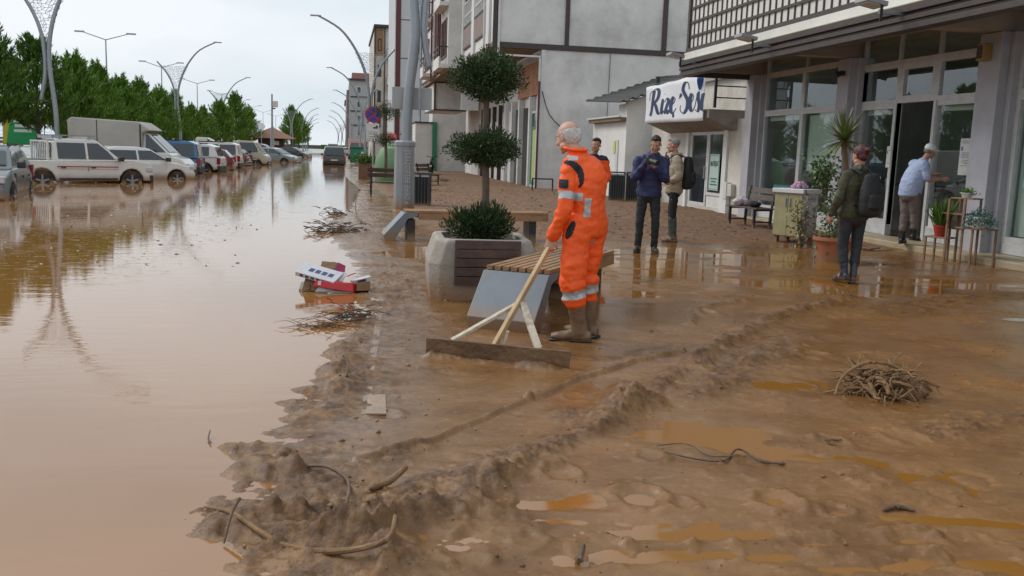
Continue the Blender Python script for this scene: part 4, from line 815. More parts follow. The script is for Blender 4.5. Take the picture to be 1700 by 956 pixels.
# harbour lamps at the end of the street
p = W(512, 240, 330)
hw = empty('wind_lamp', (p.x, 330, .4), 0, 'lone forked mast standing on the far shore in the street gap', 'mast'); MB().tube([(0, 0, 0), (-.3, 0, 6), (.4, 0, 9), (1.6, 0, 11)], [.3, .28, .22, .15], 6).build('mast', M_pole, hw, True); MB().tube([(-.1, 0, 6.5), (-1.6, 0, 9)], [.2, .15], 6).build('arm', M_pole, hw, True)
# camera mast
p = W(452, 240, 104)
cm = empty('camera_mast', (p.x, 104, 0), 0, 'tall straight mast with a white box and camera before the kiosk', 'mast'); MB().cyl((0, 0, 0), (0, 0, 3.2), .22, .2, 10).cyl((0, 0, 3.2), (0, 0, 6.9), .11, .09, 8).build('pole', M_pole, cm, True)
part('equipment_box', M_whitepvc, cm, [(.08, .62, -.25, .25, 5.5, 6.15)], bev=.02); MB().cyl((.1, -.1, 5.35), (.35, -.25, 5.35), .07).build('camera_body', M_black, cm)

# ================================================================== VERGE: guard rail, fence, kiosk, flags
gr = empty('guard_rail', (-20, 42, .75), 0, 'weathered crash barrier with posts on the grassy bank behind the pickup', 'barrier')
part('rail', mat('weathered_rail', (.18, .17, .15), .6, .2, 2), gr, [(0, .08, -16, 80, .25, .42), (.02, .06, -16, 80, .5, .62)])
for k in range(24): part('post', M_conc, gr, [(.09, .24, -15.5 + 4 * k, -15.3 + 4 * k, -.6, .66)])
gf = empty('mesh_fence', (-23, 42, 1.2), 0, 'low wire fence of thin posts along the coast road', 'fence')
part('wire', M_steel, gf, [(0, .01, -12, 70, z, z + .02) for z in (.3, .6, .9, 1.2)])
for k in range(27): part('post', M_steel, gf, [(-.03, .03, -12 + 3 * k, -11.94 + 3 * k, -1, 1.25)])
p = W(40, 205, 52)
fl = empty('feather_flags', (p.x, 52, 1.0), 0, 'green and yellow advertising panel beside the road behind the trees', 'sign')
mb = MB(); mb.poly([(-.9, 0, 0), (.8, 0, 0), (.55, 0, 1.9), (-.55, 0, 2.1)], .04, (0, 1, 0)); mb.build('green_panel', mat('bright_green_panel', (.01, .30, .09), .5), fl)
mb = MB(); mb.poly([(-1.1, .05, 0), (-.75, .05, 0), (-.55, .05, 2.2), (-.95, .05, 2.4)], .04, (0, 1, 0)); mb.build('yellow_panel', mat('yellow_panel', (.5, .42, .03), .5), fl)
part('lettering', M_paper, fl, [(-.5, .4, -.02, -.005, 1.15, 1.3), (-.45, .45, -.02, -.005, .9, 1.05), (-.5, .35, -.02, -.005, .65, .8)]); part('post', M_steel, fl, [(-.3, -.26, .04, .1, -1, 0), (.26, .3, .04, .1, -1, 0)])
p = W(452, 243, 150)
ks = empty('tiled_kiosk', (p.x, 150, .1), 0, 'open kiosk under a low pyramid roof of brown tiles', 'kiosk')
mb = MB(); v = [mb.bm.verts.new(q) for q in ((-3.6, -3.4, 2.3), (3.6, -3.4, 2.3), (3.6, 3.4, 2.3), (-3.6, 3.4, 2.3), (-.2, 0, 4.0), (.2, 0, 4.0))]
for f in ((0, 1, 5, 4), (1, 2, 5), (2, 3, 4, 5), (3, 0, 4), (3, 2, 1, 0)): mb.bm.faces.new([v[i] for i in f])
mb.build('roof', M_tile, ks); part('wall', mat('dark_kiosk_wood', (.05, .035, .03), .8), ks, [(-2.0, 1.8, -2.2, 2.4, 0, 2.28)]); part('counter', M_white, ks, [(.0, 1.2, -2.24, -2.21, 1.3, 1.9)])
for x, y in ((-3.2, -3), (3.2, -3), (-3.2, 3), (3.2, 3)): part('post', mat('dark_kiosk_wood', (0, 0, 0)), ks, [(x - .1, x + .1, y - .1, y + .1, 0, 2.3)])
for i, (px, Y, z, lab) in enumerate(((434, 145, 3.3, 'white satellite dish on a thin pole left of the kiosk roof'),)):
    p = W(px, 235, Y); e = empty('satellite_dish', (p.x, Y, 0), 0, lab, 'dish'); MB().lathe([(.05, 0), (.35, .06), (.55, .18)], (0, 0, 0), 14).build('dish', M_whitepvc, e, True, 0, (0, 0, 4.1)).rotation_euler = (R_(60), 0, 0.4); MB().cyl((0, 0, 0), (0, .1, 4.1), .05).build('pole', M_steel, e)
e = empty('roadside_wall', (-10, 285, .6), 0, 'low wall and hedge line at the far end of the street', 'wall'); part('wall', mat('distant_dark_wall', (.13, .14, .13), .9), e, [(-22, 24, 0, .5, 0, 1.1)]); part('hedge', M_leaf2, e, [(-20, -9, -.6, -.1, 0, 1.6), (4, 18, -.6, -.1, 0, 1.3)], bev=.3)
# ================================================================== VEHICLES
M_tyre = mat('muddy_tyre', (.025, .023, .022), .8, .3, 8, dirt=MUD, dirt_h=.12, dirt_n=.5); M_rim = mat('alloy_rim', (.38, .38, .38), .35, .1, 8, metal=.5, dirt=MUD, dirt_n=.6)
M_cglass = mat('tinted_car_glass', (.022, .028, .032), .04, .2, 2, spec=.9); M_hl = mat('headlight_lens', (.5, .52, .55), .1, .1, 8, spec=.8); M_tl = mat('tail_light_lens', (.30, .01, .012), .15, .15, 8, spec=.8)
M_trim = mat('black_car_trim', (.02, .02, .021), .55, .2, 6, dirt=MUD, dirt_n=.3); M_plate = mat('number_plate', (.6, .6, .6), .5)
def paint(name, c, rough=.22): return mat(name, c, rough, .05, 1.5, coat=.5, dirt=MUD, dirt_h=.26, dirt_n=.05)
PROF = {  # body outline, glasshouse outline (base rear, roof rear, roof front, base front), length marks; x forward, z up
 'hatch': dict(body=[(-1.98, .32), (-2.03, .62), (-1.96, .92), (-1.75, 1.0), (.95, .98), (1.35, .93), (1.85, .80), (2.08, .66), (2.13, .45), (2.08, .24)], gh=[(-1.92, .96), (-1.55, 1.36), (-.9, 1.49), (-.1, 1.50), (.35, 1.44), (1.22, .95)], W=1.74, wb=(-1.28, 1.32), r=.31, split=(-1.2, -.15, 1.0)),
 'mpv': dict(body=[(-2.05, .34), (-2.10, .65), (-2.06, 1.0), (1.05, 1.04), (1.6, .97), (1.98, .82), (2.12, .6), (2.10, .28)], gh=[(-2.05, 1.0), (-1.92, 1.66), (-1.6, 1.78), (.1, 1.78), (.5, 1.70), (1.25, 1.02)], W=1.80, wb=(-1.35, 1.38), r=.32, split=(-1.9, -.9, .0, 1.1)),
 'suv': dict(body=[(-2.05, .42), (-2.12, .72), (-2.08, 1.02), (1.0, 1.08), (1.6, 1.05), (2.0, .95), (2.14, .7), (2.10, .34)], gh=[(-2.02, 1.0), (-1.80, 1.55), (-1.4, 1.66), (0, 1.66), (.4, 1.60), (1.05, 1.06)], W=1.82, wb=(-1.33, 1.36), r=.35, split=(-1.6, -.95, .0, .9)),
 'pickup': dict(body=[(-2.62, .50), (-2.66, .95), (-2.62, 1.02), (-.95, 1.02), (1.0, 1.06), (1.55, 1.06), (2.10, .97), (2.20, .88), (2.24, .52), (2.18, .34)], gh=[(-1.08, 1.0), (-1.0, 1.62), (-.85, 1.72), (.2, 1.72), (.42, 1.66), (1.12, 1.06)], W=1.76, wb=(-1.42, 1.45), r=.35, split=(-.93, .02, .95)),
 'flatbed': dict(body=[(-.2, .55), (-.2, 1.12), (1.55, 1.12), (1.95, .95), (2.05, .6), (2.0, .35)], gh=[(-.15, 1.1), (-.12, 1.85), (.05, 1.95), (1.0, 1.95), (1.15, 1.88), (1.70, 1.08)], W=1.76, wb=(-1.7, 1.25), r=.33, split=(.1, 1.45)),
 'van': dict(body=[(-.1, .5), (-.1, 1.25), (1.3, 1.25), (2.2, 1.02), (2.45, .75), (2.45, .38)], gh=[(-.08, 1.2), (-.06, 2.0), (.1, 2.12), (.75, 2.10), (.95, 2.0), (1.85, 1.12)], W=1.95, wb=(-1.5, 1.50), r=.35, split=(.74, 1.65))}
def vehicle(kind, name, label, cat, group, pm, loc, rz, extra=None):
    d = PROF[kind]; e = empty(name, loc, rz, label, cat, group); Wd = d['W']; hw = Wd / 2; r = d['r']; wb = d['wb']
    # lower body with wheel arches
    b = d['body']; zb = b[0][1]; out_ = list(b); zlo = min(b[0][1], b[-1][1])
    pts = [Vector((x, 0, z)) for x, z in out_]; low = []
    xr, xf = out_[0][0], out_[-1][0]; R2 = r + .07
    seq = []
    for wx in sorted(wb, reverse=True):
        if wx - R2 < xr: continue
        for k in range(9):
            a = math.pi * k / 8; seq.append((wx + R2 * math.cos(a), max(zlo, r) + (R2 * math.sin(a)) * 1.0 - (max(zlo, r) - zlo) * (1 if k in (0, 8) else 0)))
    poly = out_ + seq
    bm = bmesh.new(); vs = [bm.verts.new((x, -hw, z)) for x, z in poly]; f = bm.faces.new(vs); ex = bmesh.ops.extrude_face_region(bm, geom=[f]); nv = [g for g in ex['geom'] if isinstance(g, bmesh.types.BMVert)]
    bmesh.ops.translate(bm, verts=nv, vec=(0, Wd, 0)); bmesh.ops.recalc_face_normals(bm, faces=bm.faces[:])
    for v in bm.verts:   # tumble in the nose and tail corners
        t = max(0, abs(v.co.x - (out_[0][0] + out_[-1][0]) / 2) - (out_[-1][0] - out_[0][0]) * .36); v.co.y *= 1 - .16 * t
        if v.co.z > .9: v.co.y *= .965
    me = bpy.data.meshes.new('body'); bm.to_mesh(me); bm.free(); o = link('body', me, pm, e); me.polygons.foreach_set('use_smooth', [True] * len(me.polygons))
    md = o.modifiers.new('b', 'BEVEL'); md.width = .06; md.segments = 3; md.limit_method = 'ANGLE'; md.angle_limit = R_(28); md.harden_normals = True
    # glasshouse
    g = d['gh']; z0 = g[0][1]; zt = max(z for x, z in g)
    def hwz(z): return (hw - .05) - (z - z0) / (zt - z0) * .17
    bm = bmesh.new(); A = [bm.verts.new((x, -hwz(z), z)) for x, z in g]; B = [bm.verts.new((x, hwz(z), z)) for x, z in g]
    bm.faces.new(A); bm.faces.new(B[::-1]); n = len(g)
    for i in range(n): bm.faces.new((A[i], A[(i + 1) % n], B[(i + 1) % n], B[i]))
    bmesh.ops.recalc_face_normals(bm, faces=bm.faces[:]); me = bpy.data.meshes.new('cabin'); bm.to_mesh(me); bm.free(); o = link('cabin', me, pm, e); me.polygons.foreach_set('use_smooth', [True] * len(me.polygons))
    md = o.modifiers.new('b', 'BEVEL'); md.width = .04; md.segments = 2; md.limit_method = 'ANGLE'; md.angle_limit = R_(15); md.harden_normals = True
    def gx(z, side):     # glasshouse outline x at height z (side 0 rear, 1 front)
        s = g[:n // 2 + 1] if side == 0 else g[::-1][:n // 2 + 1]
        for (x0, a), (x1, c) in zip(s, s[1:]):
            if a <= z <= c and c > a: return x0 + (x1 - x0) * (z - a) / (c - a)
        return s[-1][0]
    zl, zh = z0 + .07, zt - .13; sp = d['split']
    for sgn in (-1, 1):
        for k in range(len(sp) - 1):
            xa, xb = sp[k] + .04, sp[k + 1] - .04
            q = []
            for z in (zl, (zl + zh) / 2, zh):
                q.append((max(xa, gx(z, 0) + .10), z))
            for z in (zh, (zl + zh) / 2, zl): q.append((min(xb, gx(z, 1) - .10), z))
            if min(p[0] for p in q[3:]) - max(p[0] for p in q[:3]) < .05: q = [(q[0][0], zl), (q[0][0], zl + .18), (q[5][0], zl)] if 0 else q
            for i in range(3):
                if q[5 - i][0] < q[i][0] + .02: q[5 - i] = (q[i][0] + .02, q[i][1])
            w_ = MB().poly([(x, sgn * (hwz(z) + .004), z) for x, z in q], .006, (0, sgn, 0)).build('side_window', M_cglass, e)
    zb_, zt_ = z0 + .08, zt - .14
    MB().poly([(gx(zb_, 1) + .012, -hwz(zb_) + .1, zb_ + .01), (gx(zb_, 1) + .012, hwz(zb_) - .1, zb_ + .01), (gx(zt_, 1) + .012, hwz(zt_) - .09, zt_ + .01), (gx(zt_, 1) + .012, -hwz(zt_) + .09, zt_ + .01)], .01, (1, 0, .6)).build('windscreen', M_cglass, e)
    zb_ = z0 + .10; MB().poly([(gx(zb_, 0) - .012, -hwz(zb_) + .14, zb_), (gx(zb_, 0) - .012, hwz(zb_) - .14, zb_), (gx(zt_, 0) - .012, hwz(zt_) - .12, zt_), (gx(zt_, 0) - .012, -hwz(zt_) + .12, zt_)], .01, (-1, 0, .2)).build('rear_window', M_cglass, e)
    # doors with handles
    for sgn in (-1, 1):
        for k in range(max(1, len(sp) - 1)):
            if kind in ('mpv', 'suv') and k == 0: continue
            xa, xb = sp[k] + .03, min(sp[k + 1] - .02, wb[1] - R2 - .03); xa = max(xa, wb[0] + R2 * .6)
            if xb - xa < .3: continue
            dr = MB().box(xa, xb, min(sgn * (hw - .006), sgn * (hw + .006)), max(sgn * (hw - .006), sgn * (hw + .006)), .42, z0 - .10, None, .004).build('door', pm, e); MB().box(xa + .06, xa + .2, sgn * hw + (.0065 if sgn > 0 else -.035), sgn * hw + (.035 if sgn > 0 else -.0065), z0 - .22, z0 - .18).build('handle', M_trim, dr)
        MB().box(wb[1] - .48, wb[1] - .32, sgn * (hw + .12) - .09, sgn * (hw + .12) + .09, z0 + .02, z0 + .17, None, .03).build('mirror', M_trim if kind != 'suv' else pm, e)
        MB().box(out_[-1][0] - .22, out_[-1][0] + .03, sgn * (hw - .22) - .16, sgn * (hw - .22) + .16, .66, .82, None, .03).build('headlight', M_hl, e)
        MB().box(out_[0][0] - .06, out_[0][0] + .10, sgn * (hw - .10) - .09, sgn * (hw - .10) + .09, .68, 1.0, None, .02).build('tail_light', M_tl, e)
        for wx in wb:
            w_ = MB().lathe([(r * .62, -.10), (r * .95, -.11), (r, -.07), (r, .07), (r * .95, .11), (r * .62, .10)], n=22).build('wheel', M_tyre, e, True); w_.location = (wx, sgn * (hw - .10), r); w_.rotation_euler = (R_(90), 0, 0)
            rm = MB(); zz = -.118 if sgn > 0 else .108; rm.lathe([(r * .18, zz), (r * .18, zz + .014)], n=10).lathe([(r * .64, zz + .002), (r * .64, zz + .012)], n=20) if 0 else rm.lathe([(r * .16, zz - .01), (r * .16, zz + .02)], n=10)
            for q in range(5): rm.box(-.028, .028, r * .1, r * .60, zz - .004, zz + .012, Matrix.Rotation(q * math.tau / 5, 4, 'Z'))
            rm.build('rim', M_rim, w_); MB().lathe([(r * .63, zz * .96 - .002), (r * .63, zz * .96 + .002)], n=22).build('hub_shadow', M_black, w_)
    bmp = MB().box(out_[-1][0] - .10, out_[-1][0] + .05, -hw + .08, hw - .08, .30, .56, None, .04).build('front_bumper', M_trim if kind in ('pickup', 'suv', 'van', 'flatbed') else pm, e)
    MB().box(out_[0][0] - .06, out_[0][0] + .10, -hw + .06, hw - .06, .34, .60, None, .04).build('rear_bumper', M_trim if kind in ('pickup', 'suv', 'mpv') else pm, e)
    MB().box(out_[0][0] - .075, out_[0][0] - .062, -.26, .26, .62, .73).build('number_plate', M_plate, e); MB().box(out_[-1][0] + .052, out_[-1][0] + .062, -.26, .26, .36, .47).build('number_plate', M_plate, e)
    if extra: extra(e, hw, z0, zt, pm)
    return e
WD = -.30
def place(fpx, rpx, kind):
    f = G(*fpx); r = G(*rpx); wb = PROF[kind]['wb']; dr = (f - r).normalized(); a = math.atan2(dr.y, dr.x)
    # the near side wheels meet the water at f and r: shift by half the width away from the camera
    hw = PROF[kind]['W'] / 2 - .05; nrm = Vector((-dr.y, dr.x, 0))
    if nrm.y < 0: nrm = -nrm
    c = (f + r) / 2 + nrm * hw - dr * (wb[0] + wb[1]) / 2; return (c.x, c.y, WD), a
GC = 'vehicles parked in the flood along the left side'
M_wp = paint('dirty_white_paint', (.68, .68, .65)); M_cream_p = paint('cream_paint', (.47, .44, .34)); M_gg = paint('grey_green_metallic', (.12, .15, .16), .3)
def x_pick(e, hw, z0, zt, pm):
    part('bed_interior', M_trim, e, [(-2.50, -1.1, -hw + .12, hw - .12, 1.0, 1.035)]); rb = part('roll_bar', M_wp, e, [(-1.22, -1.16, -hw + .08, -hw + .14, 1.02, 1.60), (-1.22, -1.16, hw - .14, hw - .08, 1.02, 1.60), (-1.22, -1.16, -hw + .08, hw - .08, 1.60, 1.65)])
    part('slats', M_whitepvc, rb, [(-1.20, -1.18, y, y + .05, 1.05, 1.6) for y in np.arange(-.7, .7, .17)] )
    part('roof_rack', M_steel, e, [(-1.05, .35, -hw + .22, -hw + .26, 1.80, 1.84), (-1.05, .35, hw - .26, hw - .22, 1.80, 1.84), (-.8, -.7, -hw + .2, hw - .2, 1.74, 1.80), (.1, .2, -hw + .2, hw - .2, 1.74, 1.80), (-1.02, -.94, -hw + .2, hw - .2, 1.72, 1.80)])
    part('stripe', mat('faded_red_stripe', (.40, .10, .06), .5), e, [(-.95, 1.0, -hw - .010, -hw - .0065, .80, .84), (-.9, 1.0, -hw - .010, -hw - .0065, .74, .755)]); part('side_step', M_trim, e, [(-.9, .95, -hw - .05, -hw + .1, .40, .45)])
loc, a = place((215, 303), (74, 303), 'pickup'); vehicle('pickup', 'pickup_truck', 'white double cab pickup with a red side stripe standing in the flood', 'pickup truck', GC, M_wp, loc, a, x_pick)
loc, a = place((279, 298), (196, 298), 'hatch'); vehicle('hatch', 'parked_car', 'white hatchback parked between the striped pickup and the canvas truck', 'car', GC, paint('white_paint', (.70, .70, .69)), loc, a)
def x_rack(e, hw, z0, zt, pm): part('roof_rail', M_trim, e, [(-1.2, .3, s * (hw - .25) - .02, s * (hw - .25) + .02, zt - .01, zt + .05) for s in (-1, 1)])
f = G(15, 331); r = G(50, 319); dr = (f - r).normalized(); c = (f + r) / 2 + Vector((dr.y, -dr.x, 0)) * (.8 if Vector((dr.y, -dr.x, 0)).x < 0 else -.8)
vehicle('hatch', 'parked_car', 'grey green hatchback cut by the left edge of the photo, facing the viewer', 'car', GC, M_gg, (c.x, c.y, WD + .02), math.atan2(dr.y, dr.x), x_rack)
def x_truck(e, hw, z0, zt, pm):
    cv = mat('dirty_white_canvas', (.42, .41, .38), .85, .12, .8, .3, 6, dirt=(.25, .23, .2), dirt_n=.6)
    mb = MB(); y = hw + .10; V_ = [(-2.2, 1.0), (-2.25, 2.46), (-2.1, 2.60), (.55, 2.50), (1.05, 2.16), (.85, 2.1), (.70, 2.05), (.68, 1.0)]
    A = [mb.bm.verts.new((x, -y, z)) for x, z in V_]; B = [mb.bm.verts.new((x, y, z)) for x, z in V_]; mb.bm.faces.new(A); mb.bm.faces.new(B[::-1])
    for i in range(len(V_)): mb.bm.faces.new((A[i], A[(i + 1) % len(V_)], B[(i + 1) % len(V_)], B[i]))
    c = mb.build('canvas_box', cv, e, bev=.05); part('seam', M_trim, c, [(-1.1, -1.07, -y - .01, -y - .002, 1.0, 2.52), (-2.2, .66, -y - .012, -y - .002, 1.16, 1.19), (.60, .66, -y - .01, -y - .002, 1.2, 2.4)])
    part('chassis', M_trim, e, [(-2.1, 0, -.6, .6, .55, .98), (-2.2, .66, -y, y, .90, .998)]); part('wheel', M_tyre, e, [(-1.9, -1.3, -hw, -hw + .2, .05, .7)], bev=.2)
loc, a = place((308, 293), (240, 294), 'van'); p = W(308, 290, 40.5)
vehicle('van', 'canvas_truck', 'white light truck with a long grey canvas box behind the pickup', 'truck', GC, M_wp, (p.x - 2.3, 41.4, WD), R_(-3), x_truck)
def rearpark(kind, px, Y, rz, lab, m, extra=None, name='parked_car', cat='car'):
    p = W(px, 265, Y); b = PROF[kind]['body'][0][0]; a = R_(rz); hw = PROF[kind]['W'] / 2
    # rear right corner at p
    cx = p.x - (math.cos(a) * (b - .05)) ; cy = Y - (math.sin(a) * (b - .05)) + hw; return vehicle(kind, name, lab, cat, GC, m, (cx, cy, WD), a, extra)
rearpark('mpv', 331, 44, 180, 'blue van showing its dark tail lights between the truck cab and the white car', paint('blue_paint', (.03, .16, .36)), x_rack)
rearpark('suv', 367, 47.5, 176, 'white off road car with a black arch, parked right of the blue van', paint('white_paint', (0, 0, 0)), x_rack)
rearpark('hatch', 386, 51, 180, 'dark red car low behind the white off road car', paint('dark_red_paint', (.12, .015, .025)))
rearpark('mpv', 399, 56, 178, 'white people carrier with a black rear window behind the dark red car', paint('white_paint', (0, 0, 0)), x_rack)
rearpark('hatch', 412, 62, 172, 'small black car between the white people carrier and the cream flatbed', paint('black_paint', (.02, .022, .025)))
def x_flat(e, hw, z0, zt, pm):
    part('bed', M_cream_p, e, [(-2.9, -.28, -hw, -hw + .05, .82, 1.38), (-2.9, -.28, hw - .05, hw, .82, 1.38), (-2.9, -2.85, -hw + .051, hw - .051, .82, 1.38), (-2.9, -.28, -hw + .051, hw - .051, .80, .9)], bev=.01)
    part('headboard', M_cream_p, e, [(-.30, -.25, -hw, hw, .9, 1.95)] ); part('slats', M_trim, e, [(-.32, -.301, y, y + .08, 1.5, 1.85) for y in np.arange(-.8, .75, .2)]); part('chassis', M_trim, e, [(-2.7, 0, -.5, .5, .5, .79)])
p = W(447, 260, 67); vehicle('flatbed', 'flatbed_pickup', 'cream flatbed pickup standing crosswise with its cab to the right', 'pickup truck', GC, M_cream_p, (p.x - 2.0, 67, WD), R_(-6), x_flat)
p = W(470, 260, 84); vehicle('mpv', 'parked_car', 'navy estate car between the cream flatbed and the pale green car', 'car', GC, paint('navy_paint', (.02, .03, .07)), (p.x - 2.0, 84, WD), R_(-10))
p = W(495, 260, 78); vehicle('hatch', 'parked_car', 'pale green grey car pointing at the street before the kiosk', 'car', GC, paint('pale_green_grey_paint', (.22, .28, .29)), (p.x - 2.0, 78.6, WD), R_(-22))
p = W(372, 245, 66); vehicle('van', 'parked_van', 'white van roof showing behind the white off road car', 'van', GC, M_wp, (p.x - 2.6, 72, WD), R_(0))
p = W(509, 258, 115); vehicle('hatch', 'parked_car', 'dark car past the kiosk under the farthest conifer', 'car', GC, paint('black_paint', (0, 0, 0)), (p.x - 1.6, 115, WD), R_(-20))
p = W(555, 262, 75); vehicle('mpv', 'parked_car', 'dark grey people carrier seen from behind, alone in the flooded street', 'car', None, paint('dark_grey_paint', (.055, .058, .06), .35), (p.x, 76.5, WD), R_(90), x_rack)
GR2 = 'vehicles at the far end of the street'
p = W(553, 245, 140); vehicle('van', 'distant_van', 'white van beyond the dark people carrier', 'van', GR2, M_wp, (p.x, 140, -.2), R_(-90))
p = W(592, 250, 112); vehicle('van', 'distant_truck', 'small red truck parked by the far green bin', 'truck', GR2, paint('red_truck_paint', (.35, .02, .02)), (p.x, 114, 0), R_(-90), lambda e, hw, z0, zt, pm: part('cargo_box', M_cream, e, [(-3.2, -.2, -hw, hw, .8, 2.5)]))
p = W(574, 245, 165); vehicle('hatch', 'distant_car', 'silver car far off beside the right kerb', 'car', GR2, paint('silver_paint', (.35, .36, .38)), (p.x, 165, -.1), R_(90))
p = W(545, 245, 190); vehicle('hatch', 'distant_car', 'farthest white car in the street gap', 'car', GR2, paint('white_paint', (0, 0, 0)), (p.x, 190, -.1), R_(-90))

# ================================================================== STREET FURNITURE ON THE PAVEMENT
M_wood = mat('weathered_bench_wood', (.30, .17, .08), .55, .3, 5, .3, 30, dirt=MUD, dirt_n=.5); M_dwood = mat('dark_stained_slats', (.07, .042, .038), .55, .3, 6, .3, 30, dirt=MUD, dirt_n=.35)
M_panel = mat('blue_grey_steel_panel', (.17, .20, .235), .42, .12, 3, .05, 20, dirt=MUD, dirt_h=.22, dirt_n=.2); M_legb = mat('black_steel_leg', (.02, .02, .022), .5, .2, 6, dirt=MUD, dirt_h=.14, dirt_n=.1)
def knee_bench(loc, rz, L, Wd, label, legs, grp):
    """slatted seat whose one end folds down into a slanted steel panel; x along the seat, panel at x = 0 reaching to x = -foot"""
    e = empty('street_bench', loc, rz, label, 'bench', grp); ft = .30; zt = .45
    mb = MB(); pr = [(-ft, 0), (-ft - .02, .10), (.0, zt), (.22, zt), (.22, zt - .05), (.06, zt - .09), (-ft + .14, .0)]
    A = [mb.bm.verts.new((x, -Wd / 2, z)) for x, z in pr]; B = [mb.bm.verts.new((x, Wd / 2, z)) for x, z in pr]; mb.bm.faces.new(A); mb.bm.faces.new(B[::-1])
    for i in range(len(pr)): mb.bm.faces.new((A[i], A[(i + 1) % len(pr)], B[(i + 1) % len(pr)], B[i]))
    mb.build('end_panel', M_panel, e, bev=.006)
    n = 8; sw = Wd / n
    for k in range(n):
        y0 = -Wd / 2 + k * sw; MB().box(.225 if 0 else .03, L, y0 + .006, y0 + sw - .014, zt + .003, zt + .04, None, .004).build('slat', M_wood, e)
    part('side_beam', M_wood, e, [(.23, L, -Wd / 2 - .0, -Wd / 2 + .03, zt - .10, zt), (.23, L, Wd / 2 - .03, Wd / 2, zt - .10, zt), (L - .03, L, -Wd / 2 + .031, Wd / 2 - .031, zt - .10, zt)])
    for x in legs: part('leg', M_legb, e, [(x - .06, x + .06, -Wd / 2 + .04, Wd / 2 - .04, -.02, zt - .101)], bev=.008)
    return e
GB = 'slatted street benches round the planter'
p0 = (G(800, 446, .46) + G(915, 455, .46)) / 2; f0 = G(1037, 425, .45); ax = math.atan2(2.6 * .0 + 1.0, .40)
q0 = G(985, 485); ra = math.atan2(q0.y - 0.1 - p0.y, (q0.x - .05) - p0.x)
knee_bench((p0.x, p0.y, .0), R_(57), 1.95, .60, 'near slatted bench ending in a blue grey steel panel behind the wooden scraper', (1.60,), GB)
p1 = G(690, 395); knee_bench((.98, 14.55, 0), R_(2), 2.35, .50, 'far slatted bench across the pavement behind the planted tree', (.12, 2.1), GB)
# planter with the two-tier tree
pc = (1.41, 9.12)
pl = empty('concrete_planter', (pc[0], pc[1], 0), R_(-3), 'muddy concrete planter with dark wooden slats, holding the two tiered tree', 'planter')
M_pc = mat('muddy_planter_concrete', (.34, .31, .27), .8, .18, 5, .4, 30, dirt=MUD, dirt_h=.26, dirt_n=.25)
mb = MB()
def octring(w_, d_, c_, z): return [mb.bm.verts.new((x, y, z)) for x, y in ((-w_ + c_, -d_), (w_ - c_, -d_), (w_, -d_ + c_), (w_, d_ - c_), (w_ - c_, d_), (-w_ + c_, d_), (-w_, d_ - c_), (-w_, -d_ + c_))]
rg = [octring(.52, .52, .10, -.03), octring(.54, .53, .10, .18), octring(.545, .535, .11, .36), octring(.47, .50, .10, .58), octring(.45, .48, .10, .60), octring(.38, .40, .08, .60), octring(.38, .40, .08, .50)]
for A, B in zip(rg, rg[1:]):
    for k in range(8): mb.bm.faces.new((A[k], A[(k + 1) % 8], B[(k + 1) % 8], B[k]))
mb.bm.faces.new(rg[0][::-1]); mb.bm.faces.new(rg[-1]); mb.build('shell', M_pc, pl, bev=.012)
for k in range(5): MB().box(-.30, .34, -.585, -.536, .17 + .088 * k, .25 + .088 * k, None, .004).build('slat', M_dwood, pl)
part('soil', mat('planter_soil', (.06, .04, .025), .95, .3, 8, .5), pl, [(-.37, .37, -.39, .39, .50, .55)])
def topiary(loc, sc, label, grp, n=24000, seed=3):
    global RNG; RNG = np.random.default_rng(seed); t = empty('tiered_tree', loc, 0, label, 'tree', grp); t.scale = (sc, sc, sc)
    MB().tube([(0, 0, 0), (.01, 0, .5), (-.01, 0, 1.0), (0, 0, 1.6)], [.042, .036, .032, .022], 8, sub=3).build('trunk', M_bark, t, True)
    def crown(c, rx, rz_, n_, dens=.62, low=0):
        a = RNG.normal(size=(n_, 3)); a /= np.linalg.norm(a, axis=1, keepdims=True); rr = RNG.uniform(0, 1, n_) ** dens
        lump = 1 + .10 * np.sin(a[:, 0] * 5 + c[2]) + .09 * np.sin(a[:, 1] * 6 + 1) + .08 * np.sin(a[:, 2] * 7 + a[:, 0] * 4) + RNG.normal(size=n_) * .035
        P = a * rr[:, None] * lump[:, None] * np.array([rx, rx, rz_]) + np.array(c); P[:, 2] = np.maximum(P[:, 2], c[2] - rz_ * .95 + RNG.uniform(0, .06, n_))
        D = a * .8 + np.array([0, 0, .45]) + RNG.normal(size=(n_, 3)) * .5; return P, D
    P1, D1 = crown((0, 0, 1.52), .345, .235, int(n * .5)); P2, D2 = crown((.0, 0, .86), .335, .175, int(n * .4))
    leaves('upper_crown', P1, D1, RNG.uniform(.022, .050, len(P1)), RNG.uniform(.008, .016, len(P1)), M_topi, t); leaves('lower_crown', P2, D2, RNG.uniform(.022, .050, len(P2)), RNG.uniform(.008, .016, len(P2)), M_topi, t)
    for z in (1.42, .76):
        for k in range(8): a = k * .8; MB().tube([(0, 0, z - .1), (math.cos(a) * .15, math.sin(a) * .15, z), (math.cos(a) * .3, math.sin(a) * .3, z + .05)], [.012, .008, .004], 5, sub=1).build('branch', M_bark, t, True); return t, crown
tt, crown = topiary((1.44, 9.12, .55), 1.07, 'tree clipped into two flat tiers, growing from the concrete planter', 'two tiered clipped trees')
P, D = crown((0, 0, .66), .34, .20, 4200, .5); P[:, 2] = np.abs(P[:, 2] - .50) + .50
sh = leaves('planter_shrub', P, D + np.array([0, 0, .5]), RNG.uniform(.04, .09, len(P)), RNG.uniform(.010, .020, len(P)), M_topi); sh.location = (1.42, 9.12, .04); tag(sh, 'low dark green shrub spreading round the trunk in the planter', 'shrub')
